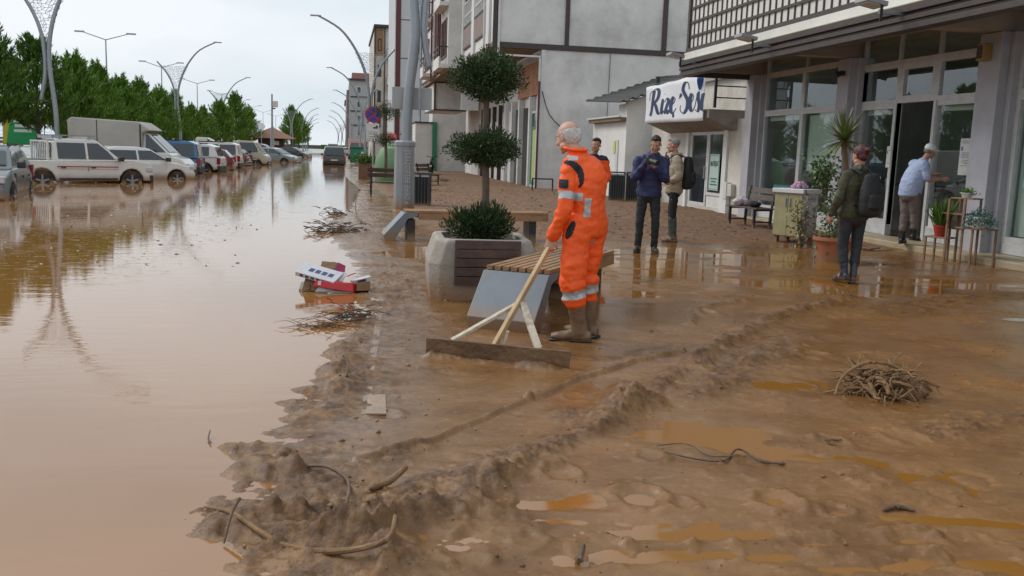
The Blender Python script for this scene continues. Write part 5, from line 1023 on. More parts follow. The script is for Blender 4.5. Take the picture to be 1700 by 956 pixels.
p = W(640, 270, 33); t2 = topiary((p.x, 33, .45), 1.5, 'smaller looking two tiered tree farther along, behind the grey lamp column', 'two tiered clipped trees', 5000, 5)[0]
p = W(607, 270, 43); e = empty('wooden_planter', (p.x, 43, 0), 0, 'square brown wooden planter with a bush before the no stopping sign', 'planter'); part('box', mat('red_brown_planks', (.20, .10, .06), .7, .25, 4), e, [(-.33, .33, -.33, .33, 0, .72)], bev=.01)
P = RNG.normal(size=(900, 3)) * np.array([.22, .22, .10]) + np.array([0, 0, .85]); o = leaves('plant', P, RNG.normal(size=(900, 3)) + np.array([0, 0, 1.2]), .14, .05, M_leaf2, None); o.location = e.location; tag(o, 'leafy bush in the square wooden planter', 'shrub')
# slatted steel bins
def bin_(loc, rz, lab, w_=.27, h=.82):
    e = empty('litter_bin', loc, rz, lab, 'bin', 'dark slatted litter bins'); m = mat('dark_bin_metal', (.035, .042, .045), .5, .2, 5, dirt=MUD, dirt_h=.15, dirt_n=.15)
    part('liner', M_black, e, [(-w_ + .05, w_ - .05, -w_ + .05, w_ - .05, .06, h - .08)]); part('frame', m, e, [(-w_, w_, -w_, w_, h - .04, h), (-w_, w_, -w_, w_, .03, .07)] + [(sx * (w_ - .02) - .02, sx * (w_ - .02) + .02, sy * (w_ - .02) - .02, sy * (w_ - .02) + .02, .0, h - .041) for sx in (-1, 1) for sy in (-1, 1)])
    sl = []
    for k in range(6): u = -w_ + .07 + k * (2 * w_ - .14) / 5; sl += [(u - .016, u + .016, -w_ - .002, -w_ + .01, .071, h - .14), (-w_ - .002, -w_ + .01, u - .016, u + .016, .071, h - .14)]
    part('slats', m, e, sl); part('rim', M_steel, e, [(-w_ + .04, -.02, -w_ - .006, -w_ - .001, h - .11, h - .06), (.02, w_ - .04, -w_ - .006, -w_ - .001, h - .11, h - .06)]); return e
p = G(696, 345); bin_((p.x + .1, 23.6, 0), R_(-8), 'dark square litter bin beside the lettered lamp column', .27, .86)
p = G(1026, 335); bin_((p.x, p.y + .2, 0), R_(-15), 'slatted bin with a white round sticker behind the hidden worker', .25, .95); bin_((p.x + .62, p.y + .35, 0), R_(-15), 'second slatted bin, half hidden by the photographer', .25, .95)
e = empty('sticker', (p.x - .27, p.y + .02, .72), R_(-15), 'white round sticker on the slatted bin', 'sticker'); MB().cyl((0, 0, 0), (-.006, 0, 0), .045, n=14).build('disc', M_paper, e)
# no stopping sign
p = W(619, 270, 40.5)
sg = empty('no_stopping_sign', (p.x, 40.5, 0), R_(-4), 'round blue no stopping sign with red cross over a white plate on a pole', 'road sign')
MB().cyl((0, .04, 0), (0, .04, 3.1), .035).build('pole', M_steel, sg, True); MB().cyl((0, 0, 2.88), (0, -.01, 2.88), .36, n=32).build('disc', mat('sign_red', (.45, .01, .03), .4), sg); MB().cyl((0, -.0105, 2.88), (0, -.016, 2.88), .30, n=32).build('face', mat('sign_blue', (.02, .05, .30), .4), sg)
mb = MB()
for s in (-1, 1): mb.box(-.30, .30, -.023, -.0165, -.028, .028, Matrix.Translation((0, 0, 2.88)) @ Matrix.Rotation(R_(45 * s), 4, 'Y') @ Matrix.Translation((0, -.001 * (s + 1), 0)))
mb.build('cross', mat('sign_red', (0, 0, 0)), sg)
pb = part('plate', M_whitepvc, sg, [(-.30, .26, -.012, -.0, 1.72, 2.50)]); part('print', M_ink, pb, [(-.22, .2, -.016, -.013, 2.12, 2.135), (-.2, .18, -.016, -.013, 2.04, 2.055), (-.2, .18, -.016, -.013, 1.92, 1.935), (.0, .2, -.016, -.013, 2.28, 2.35), (.12, .2, -.016, -.013, 2.35, 2.42), (.1, .16, -.016, -.013, 1.78, 1.84)])
# plain benches beyond
def slat_bench(loc, rz, L, lab, m, grp='dark park benches'):
    e = empty('park_bench', loc, rz, lab, 'bench', grp)
    for k in range(4): MB().box(-L / 2, L / 2, -.22 + .115 * k, -.12 + .115 * k, .43, .46, None, .004).build('seat_slat', m, e)
    for k in range(2): MB().box(-L / 2, L / 2, 0, .025, 0, .12, Matrix.Translation((0, .25 + .03 * k, .60 + .15 * k)) @ Matrix.Rotation(R_(-10), 4, 'X'), .004).build('back_slat', m, e)
    for s in (-1, 1):
        x = s * (L / 2 - .12); part('leg', M_legb, e, [(x - .025, x + .025, -.20, -.15, 0, .428), ]); mb = MB(); mb.beam((x, .20, 0), (x, .22, .44), .05, .05).beam((x, .22, .44), (x, .31, .90), .05, .035).beam((x, -.17, .16), (x, .2, .16), .03, .03).beam((x, -.2, .41), (x, .24, .41), .04, .035); mb.build('leg', M_legb, e)
    return e
M_bw = mat('grey_brown_bench_slats', (.10, .075, .06), .6, .3, 6, .3)
b1 = G(1232, 379); b2 = G(1266, 385); slat_bench((8.72, 18.35, 0), R_(-90 + 4), 1.30, 'weathered bench against the shop column, with bags on its seat', M_bw)
p = W(640, 300, 27.5); slat_bench((p.x, 27.5, 0), R_(180), 1.1, 'dark bench left of the lettered column', M_dwood)
p = W(712, 300, 37); slat_bench((p.x, 37, 0), R_(60), 1.3, 'bench far off between the litter bin and the scooter', M_dwood)
for (px, Y, h, rr, lab) in ((626, 39.5, .62, .16, 'rounded stone bollard at the foot of the no stopping sign'), (602.5, 62, 1.15, .22, 'tall pale stone post beside the green bins'), (592, 82, .5, .3, 'low white block near the far kerb')):
    p = W(px, 270, Y); o = MB().lathe([(rr, 0), (rr * .95, h * .8), (rr * .7, h * .95), (rr * .2, h)], n=12).build('bollard', M_conc, None, True); o.location = (p.x, Y, 0); tag(o, lab, 'bollard')
p = W(594, 262, 78); e = empty('green_container', (p.x, 78, 0), 0, 'dark green waste container far along the pavement', 'container'); part('body', M_green, e, [(-.65, .8, -.5, .5, .15, 1.35)], bev=.04); part('lid', mat('green_lid', (.02, .15, .1), .5), e, [(-.7, .85, -.55, .5, 1.351, 1.5)], bev=.03); part('label_plate', M_paper, e, [(.25, .45, -.52, -.505, .7, 1.1)])
p = W(653, 270, 37); o = MB().lathe([(.55, 0), (.72, .5), (.70, 1.0), (.48, 1.45), (.1, 1.6)], n=18).build('recycling_bell', mat('pale_green_plastic', (.14, .26, .13), .5, .1, 3), None, True); o.location = (p.x, 37.5, 0); tag(o, 'pale green bell shaped recycling bin half hidden by the lamp column', 'recycling bin')
p = W(648, 226, 62); e = empty('red_awning', (p.x, 62, 2.1), 0, 'small red awning sticking out beyond the lamp column', 'awning'); mb = MB(); mb.poly([(-.5, -.5, 0), (.45, -.5, 0), (.35, .4, .35), (-.4, .4, .35)], .1, (0, 0, -1)); mb.build('canopy', M_red, e); part('post', M_steel, e, [(-.05, .0, .3, .35, -2.1, .2)])
# scooter
p = W(716, 270, 54)
sc2 = empty('motor_scooter', (p.x, 54, 0), R_(80), 'black motor scooter parked before the far shop doors', 'scooter')
MB().tube([(-.7, 0, .6), (-.3, 0, .72), (.0, 0, .55), (.15, 0, .35), (.45, 0, .4), (.58, 0, .9)], [(.14, .12), (.17, .13), (.15, .1), (.16, .08), (.14, .06), (.08, .08)], 10, (0, 1, 0)).build('body', mat('black_scooter_paint', (.015, .015, .017), .3), sc2, True)
for x in (-.6, .65): w_ = MB().lathe([(.12, -.05), (.24, -.05), (.26, 0), (.24, .05), (.12, .05)], n=16).build('wheel', M_tyre, sc2, True, 0, (x, 0, .25)); w_.rotation_euler = (R_(90), 0, 0)
MB().tube([(.58, -.32, 1.08), (.55, 0, 1.0), (.58, .32, 1.08)], .022, 6).build('handlebar', M_black, sc2, True); part('number_plate', M_plate, sc2, [(-.90, -.88, -.1, .1, .45, .57)])
p = W(897, 300, 33.5); e = empty('barrier_rail', (p.x, 33.5, 0), 0, 'low black rail at the corner of the grey wall', 'rail'); mb = MB().beam((-.32, 0, .5), (.5, 0, .5), .05, .05); mb.build('rail', M_legb, e)
for x in (-.3, .48): part('post', M_legb, e, [(x - .025, x + .025, -.025, .025, 0, .474)])
# ------------------------------------------------------------------ things by the shop door
cb = empty('wash_cabinet', (7.98, 14.95, .08), R_(-64), 'yellow green two door cabinet with a white top before the shop window', 'cabinet')
M_yg = mat('yellow_green_wood_grain', (.34, .31, .17), .5, .15, 5, dirt=MUD, dirt_n=.5)
part('carcass', mat('pale_cabinet_side', (.50, .51, .55), .5, .1, 3, dirt=MUD, dirt_h=.5, dirt_n=.6), cb, [(-.29, .29, -.20, .24, .05, .82)])
for x in (-.145, .145): d_ = part('door', M_yg, cb, [(x - .14, x + .14, -.222, -.202, .07, .80)]); part('handle', M_steel, d_, [(x - math.copysign(.10, x) - .01, x - math.copysign(.10, x) + .01, -.245, -.23, .58, .74)])
part('worktop', M_whitepvc, cb, [(-.33, .33, -.26, .28, .822, .90)], bev=.01)
for x in (-.25, .25): part('leg', mat('mud_caked_leg', MUD, .8, .3, 9, .6), cb, [(x - .03, x + .03, -.18, -.10, -.10, .049), (x - .03, x + .03, .12, .2, -.10, .049)])
cl = MB(); 
for k in range(9): a = k * .7; cl.tube([(math.cos(a) * .13, math.sin(a) * .10, .02), (math.cos(a) * .05, math.sin(a) * .05, .06 + .004 * k), (math.cos(a + 2) * .14, math.sin(a + 2) * .1, .03)], [.03, .045, .03], 8, sub=3)
o = cl.build('patterned_cloth', mat('pink_blue_patterned_cloth', (.45, .22, .33), .8, .7, 14, dirt=(.15, .35, .5), dirt_n=1), None, True); o.location = (8.05, 14.98, .985); tag(o, 'crumpled pink and blue cloth lying on the white cabinet top', 'cloth')
bg1 = MB(); rr_ = random.Random(4)
for k in range(8): bg1.ball((rr_.uniform(-.12, .12), rr_.uniform(-.1, .1), .09 + rr_.uniform(-.02, .03)), (.11, .10, .085), 12)
bp_ = (8.66, 18.72, .455); o = fuse(bg1, 'plastic_bag', mat('white_pink_plastic_bag', (.62, .56, .58), .35, .15, 12, dirt=(.5, .1, .15), dirt_n=.8), None, .015, 2, ((.02, 14, 14, 14, 1),), bp_); tag(o, 'white and pink plastic shopping bag on the weathered bench', 'bag')
bg2 = MB()
for k in range(5): bg2.ball((.02 * k, -.12 + .07 * k, .06), (.12, .12, .06), 12)
o = fuse(bg2, 'folded_jacket', mat('black_fabric', (.015, .015, .017), .85), None, .015, 2, ((.02, 12, 12, 12, 2),), (8.70, 18.15, .465)); tag(o, 'black folded garment lying on the bench beside the plastic bag', 'jacket')
# terracotta pot and yucca
py_ = (7.25, 12.35)
pt = empty('terracotta_pot', (py_[0], py_[1], 0), 0, 'large terracotta pot standing in the mud behind the woman', 'plant pot'); MB().lathe([(.20, -.03), (.25, .22), (.285, .30), (.30, .31), (.30, .36), (.27, .36), (.26, .32)], n=28).build('pot', mat('terracotta', (.36, .13, .075), .6, .15, 5, dirt=MUD, dirt_h=.16, dirt_n=.3), pt, True); part('soil', mat('planter_soil', (0, 0, 0)), pt, [(-.17, .17, -.17, .17, .30, .33)])
yu = empty('yucca_plant', (py_[0] + .06, py_[1] + .03, .3), 0, 'tall yucca with a bare curved stem and a spiky crown in the terracotta pot', 'plant')
MB().tube([(0, 0, 0), (.05, 0, .35), (.12, 0, .75), (.05, 0, 1.15), (-.02, 0, 1.48)], [.045, .038, .034, .034, .045], 9, sub=4).build('stem', mat('yucca_stem', (.20, .13, .07), .9, .35, 14, .8, 40), yu, True)
RNG = np.random.default_rng(9); n = 120; a = RNG.uniform(0, 6.28, n); el_ = RNG.uniform(-.7, 1.45, n); D = np.stack([np.cos(a) * np.cos(el_), np.sin(a) * np.cos(el_), np.sin(el_)], 1); V = []; Fq = []
for i in range(n):      # strap leaves bent under their own weight
    d = D[i]; s = np.cross(d, (0, 0, 1)); s /= np.linalg.norm(s); L_ = RNG.uniform(.34, .52); p_ = np.array([-.02, 0, 1.48]) + d * .03; dd = d.copy(); b0 = len(V)
    for k in range(7):
        w_ = .017 * (1 - (k / 6) ** 2) + .001; V += [p_ + s * w_, p_ - s * w_]; p_ = p_ + dd * L_ / 6; dd = dd + np.array([0, 0, -.07]); dd /= np.linalg.norm(dd)
    for k in range(6): Fq.append((b0 + 2 * k, b0 + 2 * k + 1, b0 + 2 * k + 3, b0 + 2 * k + 2))
npmesh('spiky_crown', V, Fq, mat('yucca_leaf', (.13, .17, .05), .5, .3, 3, island=.45), yu)
V = RNG.normal(size=(420, 3)) * np.array([.10, .10, .13]) + np.array([0, 0, .9]); V2 = RNG.normal(size=(420, 3)) * np.array([.12, .12, .25]) + np.array([0, 0, .32]); Pp = np.concatenate([V * (1, 1, 1) + (-.16, .05, .1), V2])
lp = empty('leafy_shrub', (py_[0] - .05, py_[1] + .02, .3), 0, 'broad leaved plant climbing beside the yucca stem in the same pot', 'plant'); leaves('foliage', Pp, RNG.normal(size=(840, 3)), RNG.uniform(.05, .10, 840), RNG.uniform(.03, .05, 840), mat('broad_leaf', (.07, .12, .03), .4, .3, 4, island=.5), lp)
MB().tube([(0, 0, 0), (-.05, 0, .4), (-.16, .05, 1.0)], [.012, .01, .006], 6).build('stem', M_bark, lp, True)
RNG = np.random.default_rng(21); p = (7.72, 14.2, .0); Pp = RNG.normal(size=(260, 3)) * np.array([.10, .12, .22]) + np.array([0, 0, .45])
lp = empty('trailing_plant', p, 0, 'thin trailing plant with yellowing leaves before the cabinet doors', 'plant'); leaves('foliage', Pp, RNG.normal(size=(260, 3)) - np.array([0, 0, .5]), RNG.uniform(.05, .09, 260), RNG.uniform(.03, .04, 260), mat('yellowing_leaf', (.14, .13, .04), .5, .3, 4, island=.5), lp)
for k in range(4): MB().tube([(.02 * k, 0, 0), (.05 * math.cos(k), .08 * math.sin(k), .3), (.1 * math.cos(k), .12 * math.sin(k), .75)], [.008, .006, .003], 5).build('stem', M_bark, lp, True)
# plant stand
st = empty('plant_stand', (9.28, 12.25, .115), R_(-70), 'rickety wooden stepped plant stand by the shop column', 'plant stand'); M_st = mat('raw_plywood', (.24, .14, .08), .7, .3, 6)
for (x0, x1, y0, y1, z) in ((-.50, -.12, -.14, .14, .24), (-.28, .10, -.10, .16, .62), (-.14, .22, -.10, .16, .86), (.0, .52, -.14, .14, .42)): part('shelf', M_st, st, [(x0, x1, y0, y1, z, z + .022)], bev=.003)
for (x, y, h) in ((-.48, -.12, .24), (-.14, -.12, .86), (-.48, .12, .24), (.10, -.09, .86), (-.13, .14, .86), (.20, .14, .86), (.28, -.12, .42), (.50, .12, .42), (-.26, .14, .62)): part('leg', M_st, st, [(x - .014, x + .014, y - .014, y + .014, -.11, h)])
Mst = st.matrix_basis if False else Matrix.Translation(st.location) @ Matrix.Rotation(R_(-70), 4, 'Z')
def pot(lx, ly, lz, r, h, m, lab, nm='plant_pot'):
    q = Mst @ Vector((lx, ly, lz)); e = empty(nm, q, 0, lab, 'plant pot'); MB().lathe([(r * .7, 0), (r, h * .85), (r * 1.08, h * .86), (r * 1.08, h), (r * .92, h), (r * .9, h * .9)], n=22).build('pot', m, e, True); return q
q = pot(-.33, 0, .264, .10, .17, mat('red_plastic', (.38, .04, .02), .4, .1, 6), 'red plastic pot on the lowest shelf of the plant stand')
RNG = np.random.default_rng(31); e = empty('upright_plant', q + Vector((0, 0, .15)), 0, 'dark upright plant growing in the red pot', 'plant'); P = RNG.normal(size=(160, 3)) * np.array([.04, .04, .02]); leaves('foliage', P, RNG.normal(size=(160, 3)) * .25 + np.array([0, 0, 1]), RNG.uniform(.2, .5, 160), RNG.uniform(.02, .035, 160), M_leaf2, e)
q = pot(.30, 0, .444, .12, .17, M_whitepvc, 'white pot of blue green succulents on the right shelf of the plant stand')
e = empty('succulent', q + Vector((0, 0, .16)), 0, 'blue green succulent spilling over the white pot', 'plant'); P = RNG.normal(size=(1100, 3)) * np.array([.10, .10, .045]); P[:, 2] -= np.maximum(0, np.hypot(P[:, 0], P[:, 1]) - .1) * .8; leaves('foliage', P, RNG.normal(size=(1100, 3)) + np.array([0, 0, .6]), .05, .02, mat('blue_green_succulent', (.10, .19, .17), .5, .2, 5, island=.4), e)
q = pot(.05, 0, .884, .085, .075, M_whitepvc, 'small white bowl on the top shelf of the plant stand')
e = empty('small_plant', q + Vector((0, 0, .07)), 0, 'small green plant in the white bowl at the top of the stand', 'plant'); P = RNG.normal(size=(160, 3)) * np.array([.05, .05, .02]); leaves('foliage', P, RNG.normal(size=(160, 3)) + np.array([0, 0, .8]), .06, .02, M_leaf, e)
bd = MB().box(-.75, .45, -.12, .12, 0, .025, None, .004).build('loose_board', mat('muddy_board', (.22, .12, .05), .4, .3, 5)); bd.location = (8.75, 14.2, .035); bd.rotation_euler = (R_(4), 0, R_(-75)); tag(bd, 'flat muddy board lying before the shop step', 'board')
# ================================================================== PEOPLE
V3 = Vector
M_skin = mat('skin', (.42, .21, .14), .5, .10, 9, .1, 60, trans=.08); M_skin2 = mat('weathered_pink_skin', (.52, .29, .215), .5, .12, 10, .1, 60, trans=.08)
M_eyew = mat('eye_white', (.55, .52, .5), .2)
def nv(v): return V3(v).normalized()
def hand(mb, w_, d, pn_, curl, th):
    """palm, four unequal bent fingers and a side thumb; w_ wrist, d direction, pn_ palm normal, th thumb side (+1/-1)"""
    d = nv(d); s = nv(V3(pn_).cross(d)) * th; n = d.cross(s).normalized() * (1 if d.cross(s).dot(V3(pn_)) > 0 else -1)
    mb.tube([w_ - d * .03, w_ + d * .03, w_ + d * .085], [(.024, .019), (.036, .015), (.040, .014)], 10, s, 2)
    for k, (o, L_, r) in enumerate(((.029, .070, .0092), (.0098, .078, .0095), (-.0098, .072, .009), (-.028, .056, .0082))):
        b = w_ + d * .082 + s * o; a1 = curl * .8; a2 = curl * 1.7
        p1 = b + (d * math.cos(a1) + n * math.sin(a1)) * L_ * .42; p2 = p1 + (d * math.cos(a2) + n * math.sin(a2)) * L_ * .33; p3 = p2 + (d * math.cos(a2 * 1.25) + n * math.sin(a2 * 1.25)) * L_ * .25
        mb.tube([b - d * .02, b, p1, p2, p3], [r * .9, r, r * .95, r * .88, r * .75], 8, s, 2)
    b = w_ + d * .025 + s * .028; q1 = b + (d * .6 + s * .6 + n * .25 * curl).normalized() * .036; q2 = q1 + (d * .85 + s * .15 + n * .7 * curl).normalized() * .030
    mb.tube([b - s * .012, b, q1, q2], [.013, .013, .0115, .0085], 8, n, 2)
def head_geo(mb, c, f, up):
    f = nv(f); s = f.cross(V3(up)).normalized(); u = s.cross(f).normalized(); Rm = Matrix((s, f, u)).transposed()
    def P(a, b, z): return c + s * a + f * b + u * z
    B = lambda p, r, n=14: mb.ball(P(*p), r, n, Rm)
    B((0, -.012, .028), (.074, .094, .088), 20); B((0, .030, -.020), (.062, .066, .075)); B((0, .046, -.072), (.042, .040, .034)); B((0, .074, -.098), (.022, .017, .015), 10)
    B((0, .070, .028), (.052, .024, .014), 12)
    for q in (-1, 1): B((q * .036, .062, -.030), (.024, .024, .022), 10); B((q * .077, -.004, -.008), (.010, .021, .032), 10); B((q * .048, .02, -.066), (.022, .042, .026), 10)
    mb.tube([P(0, .083, .018), P(0, .103, -.010), P(0, .114, -.028)], [.009, .011, .013], 8, s, 2); B((0, .098, -.034), (.018, .012, .009), 8)
    B((0, .086, -.060), (.024, .012, .006), 8); B((0, .084, -.070), (.021, .011, .006), 8)
    return P, Rm
def person(label, px, py, z, J, cat='person', scale=1.0, skin=None, Y=None):
    g = G(px, py, z) if Y is None else W(px, 300, Y); az = math.atan2(g.x, g.y); e = empty('person', (g.x, g.y, z), -az, label, cat)
    e.scale = (scale,) * 3
    J = {k: V3(v) for k, v in J.items()}; sk = skin or M_skin; mb = MB(); side = nv(J['shR'] - J['shL'])
    P, Rm = head_geo(mb, J['head'], J['face'], J.get('up', V3((0, 0, 1))))
    mb.tube([J['neck'] - (J['neck'] - J['chest']).normalized() * .05, J['neck'], J['head'] + V3((0, 0, -.05)) - nv(J['face']) * .02], [.062, .056, .052], 12)
    mb.tube([J['pelvis'] - V3((0, 0, .06)), J['pelvis'], J['waist'], J['chest'], J['neck'] - V3((0, 0, .06))], [(.13, .10), (.15, .11), (.13, .10), (.155, .11), (.09, .07)], 16, side, 3)
    for q in 'LR':
        mb.tube([J['chest'] + V3((0, 0, .10)), J['sh' + q], (J['sh' + q] + J['el' + q]) / 2, J['el' + q], (J['el' + q] + J['wr' + q]) / 2, J['wr' + q]], [.06, .055, .047, .040, .038, .026], 12, sub=2)
        hand(mb, J['wr' + q], J['hd' + q], J['pn' + q], J.get('cu' + q, V3((.5, 0, 0))).x, -1 if q == 'L' else 1)
        mb.tube([J['pelvis'] + (J['hi' + q] - J['pelvis']) * .6, J['hi' + q], J['kn' + q], J['an' + q]], [.09, .082, .055, .038], 12, sub=3); mb.ball(J['an' + q] + nv(J['to' + q]) * .05 - V3((0, 0, .03)), .045, 10)
    body = fuse(mb, 'body', sk, e, .0062, 2)
    for q in (-1, 1):
        ey = MB().ball(P(q * .031, .0745, .004), (.0115, .0095, .0095), 10, Rm).build('eye', M_eyew, e, True); MB().ball(P(q * .031, .0835, .004), (.0050, .0028, .0050), 8, Rm).build('iris', M_black, ey, True)
    e['P'] = 0; del e['P']
    return e, J, P, Rm, side, body
def sleeves(mb, J, r0, r1, q, short=False, wave=.006):
    a, b, c = J['sh' + q], J['el' + q], J['wr' + q]; pts = [J['chest'] + V3((0, 0, .09)) + (a - J['chest']) * .25, a, a.lerp(b, .35), a.lerp(b, .7), b]
    rad = [r0 * .95, r0, r0 * .93, r0 * .88, r0 * .86]
    if not short: pts += [b.lerp(c, .3), b.lerp(c, .55), b.lerp(c, .8), b.lerp(c, .95)]; rad += [r0 * .84 + wave, r0 * .80 - wave, r1 + wave, r1]
    else: pts[-1] = a.lerp(b, .85)
    mb.tube(pts, rad, 14, sub=2)
def legs(mb, J, r, q, end=None, flare=1.0):
    h, k, a = J['hi' + q], J['kn' + q], J['an' + q]; pts = [J['pelvis'].lerp(h, .8) + V3((0, 0, .03)), h, h.lerp(k, .5), k, k.lerp(a, .35), k.lerp(a, .6)]; rad = [r * 1.05, r, r * .86, r * .72, r * .66 * flare, r * .63 * flare]
    if end is None: pts.append(k.lerp(a, .97)); rad.append(r * .60 * flare)
    mb.tube(pts, rad, 14, sub=2)
def torso(mb, J, side, rr):
    pts = [J['pelvis'] - V3((0, 0, .05)), J['pelvis'] + V3((0, 0, .03)), J['waist'], J['waist'].lerp(J['chest'], .5), J['chest'], J['chest'].lerp(J['neck'], .45), J['neck'] - V3((0, 0, .01))]; mb.tube(pts, rr, 20, side, 2, .4)
def boot(J, q, top, r, m, e, name='boot', big=1.0):
    a = J['an' + q]; t = nv(J['to' + q]); z0 = a.z - .085; k = J['kn' + q]; up = nv(k - a); mb = MB(); s = t.cross(V3((0, 0, 1))).normalized()
    mb.tube([a - V3((0, 0, .02)), a + up * .06, a + up * top * .6, a + up * top], [(r * .9, r), (r * .88, r * .98), (r, r * 1.05), (r * 1.05, r * 1.12)], 14, s, 2, .2)
    b = V3((a.x, a.y, z0)); mb.tube([b - t * .055 * big + V3((0, 0, .045)), b + t * .03 + V3((0, 0, .055)), b + t * .11 * big + V3((0, 0, .042)), b + t * .175 * big + V3((0, 0, .034))], [(.036 * big, .044), (.040 * big, .052), (.044 * big, .038), (.036 * big, .028)], 12, s, 2, .6)
    o = fuse(mb, name, m, e, .007, 2, ((.006, 22, 22, 14, 5),)); so_ = MB(); so_.tube([b - t * .075 * big + V3((0, 0, .012)), b + t * .05 + V3((0, 0, .012)), b + t * .19 * big + V3((0, 0, .012))], [(.038 * big, .014), (.041 * big, .014), (.040 * big, .014)], 12, s, 2, .5); so_.build('sole', M_trim, o, True); return o
# ---- the worker in orange
DF = V3((-.75, .66, 0))
J = dict(head=(-.100, .062, 1.580), face=(-.80, .60, -.30), neck=(-.040, .028, 1.475), chest=(.045, .01, 1.27), waist=(.055, .02, 1.06), pelvis=(.065, .03, .90),
    shL=(-.085, -.115, 1.360), elL=(-.098, -.17, 1.045), wrL=(-.190, -.10, .815), shR=(.105, .145, 1.365), elR=(.02, .27, 1.12), wrR=(-.06, .16, .95),
    hdL=(-.25, .10, -.9), pnL=(.3, .9, .1), cuL=(1.0, 0, 0), hdR=(-.9, -.1, -.2), pnR=(0, -.5, -.8), cuR=(.9, 0, 0),
    hiL=(.005, -.05, .88), hiR=(.125, .085, .88), knL=(-.022, -.10, .50), knR=(.085, .12, .52), anL=(.055, -.06, .095), anR=(.125, .14, .10), toL=(-1, .05, 0), toR=(-.8, .6, 0))
e, J, P, Rm, side, body = person('older worker in a bright orange suit pushing a wooden mud scraper', 950, 566, .0, J, skin=M_skin2)
ORW = e; M_or = mat('orange_work_suit', (.93, .105, .008), .60, .10, 4, .35, 22, dirt=(.40, .13, .04), dirt_n=.25); M_orr = mat('silver_reflective_tape', (.45, .47, .48), .35, .12, 9, metal=.2, dirt=(.3, .2, .12), dirt_n=.5); M_bk = mat('black_suit_panel', (.014, .014, .02), .75, .2, 8, .3, 30)
mb = MB(); torso(mb, J, side, [(.165, .150), (.172, .160), (.160, .155), (.172, .160), (.182, .150), (.150, .115), (.07, .07)])
for q in 'LR': sleeves(mb, J, .070, .046, q, wave=.006)
for q in 'LR':
    h, k, a = J['hi' + q], J['kn' + q], J['an' + q]
    pts = [h + V3((0, 0, .05)), h, h.lerp(k, .4), h.lerp(k, .8), k + nv(J['to' + q]) * .015, k.lerp(a, .14), k.lerp(a, .25), k.lerp(a, .34), k.lerp(a, .42)]
    mb.tube(pts, [.120, .118, .106, .096, .092, .102, .086, .096, .084], 16, sub=2)
suit = fuse(mb, 'work_suit', M_or, e, .0075, 3, ((.016, 3, 3, 6, 1), (.009, 11, 7, 18, 7), (.005, 24, 16, 30, 3)))
split_faces(suit, lambda c, n: .455 > c.z > .385 and c.z > .3, 'reflective_band', M_orr, suit) if 0 else None
def band(axis_a, axis_b, t0, t1, rad): 
    a, b = V3(axis_a), V3(axis_b); d = b - a; l = d.length
    def f(c, n):
        t = (c - a).dot(d) / (l * l); return t0 < t < t1 and (c - a - d * t).length < rad
    return f
split_faces(suit, band(J['shL'], J['elL'], .60, .78, .125), 'reflective_band', M_orr, suit)
for q in 'LR': split_faces(suit, band(J['kn' + q], J['an' + q], .18, .34, .145), 'reflective_band', M_orr, suit)
split_faces(suit, lambda c, n: .045 < c.x < .098 and .985 < c.z < 1.125 and c.y < -.02, 'reflective_strip', M_orr, suit)
split_faces(suit, lambda c, n: -.085 < c.x < -.015 and 1.405 < c.z < 1.440 + (c.x + .085) * -.1 and c.y < .05, 'reflective_strip', M_orr, suit)
def blk_(c, n):
    dx, dz = c.x + .150, c.z - 1.235; r = math.hypot(dx, dz); a = math.degrees(math.atan2(dz, dx)); return .150 + .0 < r < .150 + .052 * math.sin(math.radians(min(180, max(0, (a + 12) * 1.9)))) ** .6 + .0 and -12 < a < 78 and c.y < .02
split_faces(suit, blk_, 'black_panel', M_bk, suit)
split_faces(suit, lambda c, n: -.150 < c.x < -.080 and 1.195 + max(0, abs(c.x + .115) - .02) * .6 < c.z < 1.262 and c.y < -.12, 'sleeve_pocket', M_bk, suit)
def hipb(c, n):
    dx, dz = c.x + .050, c.z - .885; a = dx * .93 + dz * -.36; b = dx * .36 + dz * .93; return (a / .026) ** 2 + (b / .075) ** 2 < 1 and c.y < .02
split_faces(suit, hipb, 'pocket_lining', M_bk, suit)
mb = MB(); nb = J['neck']; nf = nv(J['face']); R1 = []
for k in range(13):
    a = k / 12 * 2 * math.pi; R1.append(nb + V3((math.cos(a) * .078, math.sin(a) * .075, .020 + .012 * math.cos(a - 2.2))) )
mb.tube(R1, [(.013, .026)] * 13, 8, (0, 0, 1), 2); o = fuse(mb, 'collar', M_or, e, .007, 2, ((.006, 18, 18, 18, 2),)); o.parent = suit
# white fringe of hair round a bald crown, reading-glasses cord left out
mb = MB(); mb.ball(P(0, -.016, .012), (.0835, .1010, .096), 30, Rm); hb = fuse(mb, 'hair', mat('white_hair', (.62, .60, .56), .75, .12, 30, .7, 140), e, .0045, 1, ((.008, 90, 90, 30, 1), (.004, 190, 190, 60, 4)))
bm = bmesh.new(); bm.from_mesh(hb.data); RmT = Rm.transposed(); dl_ = []
for f in bm.faces:
    q = RmT @ (f.calc_center_median() - J['head']); j = mnoise.noise(q * 60) * .012
    if not (-.088 + j < q.z < .046 + j - max(0, q.y + .02) * .35 and q.y < .030 - max(0, -q.z - .01) * .9 + j * .6) or (abs(q.x) > .06 and -.035 < q.z < .02 and q.y > -.022): dl_.append(f)
bmesh.ops.delete(bm, geom=dl_, context='FACES'); bm.to_mesh(hb.data); bm.free(); hb.data.shade_smooth()
M_rb = mat('muddy_rubber_boot', (.17, .10, .055), .5, .25, 6, .3, 20, dirt=MUD, dirt_n=.8)
for q in 'LR': boot(J, q, .30, .066, M_rb, e, big=1.22)
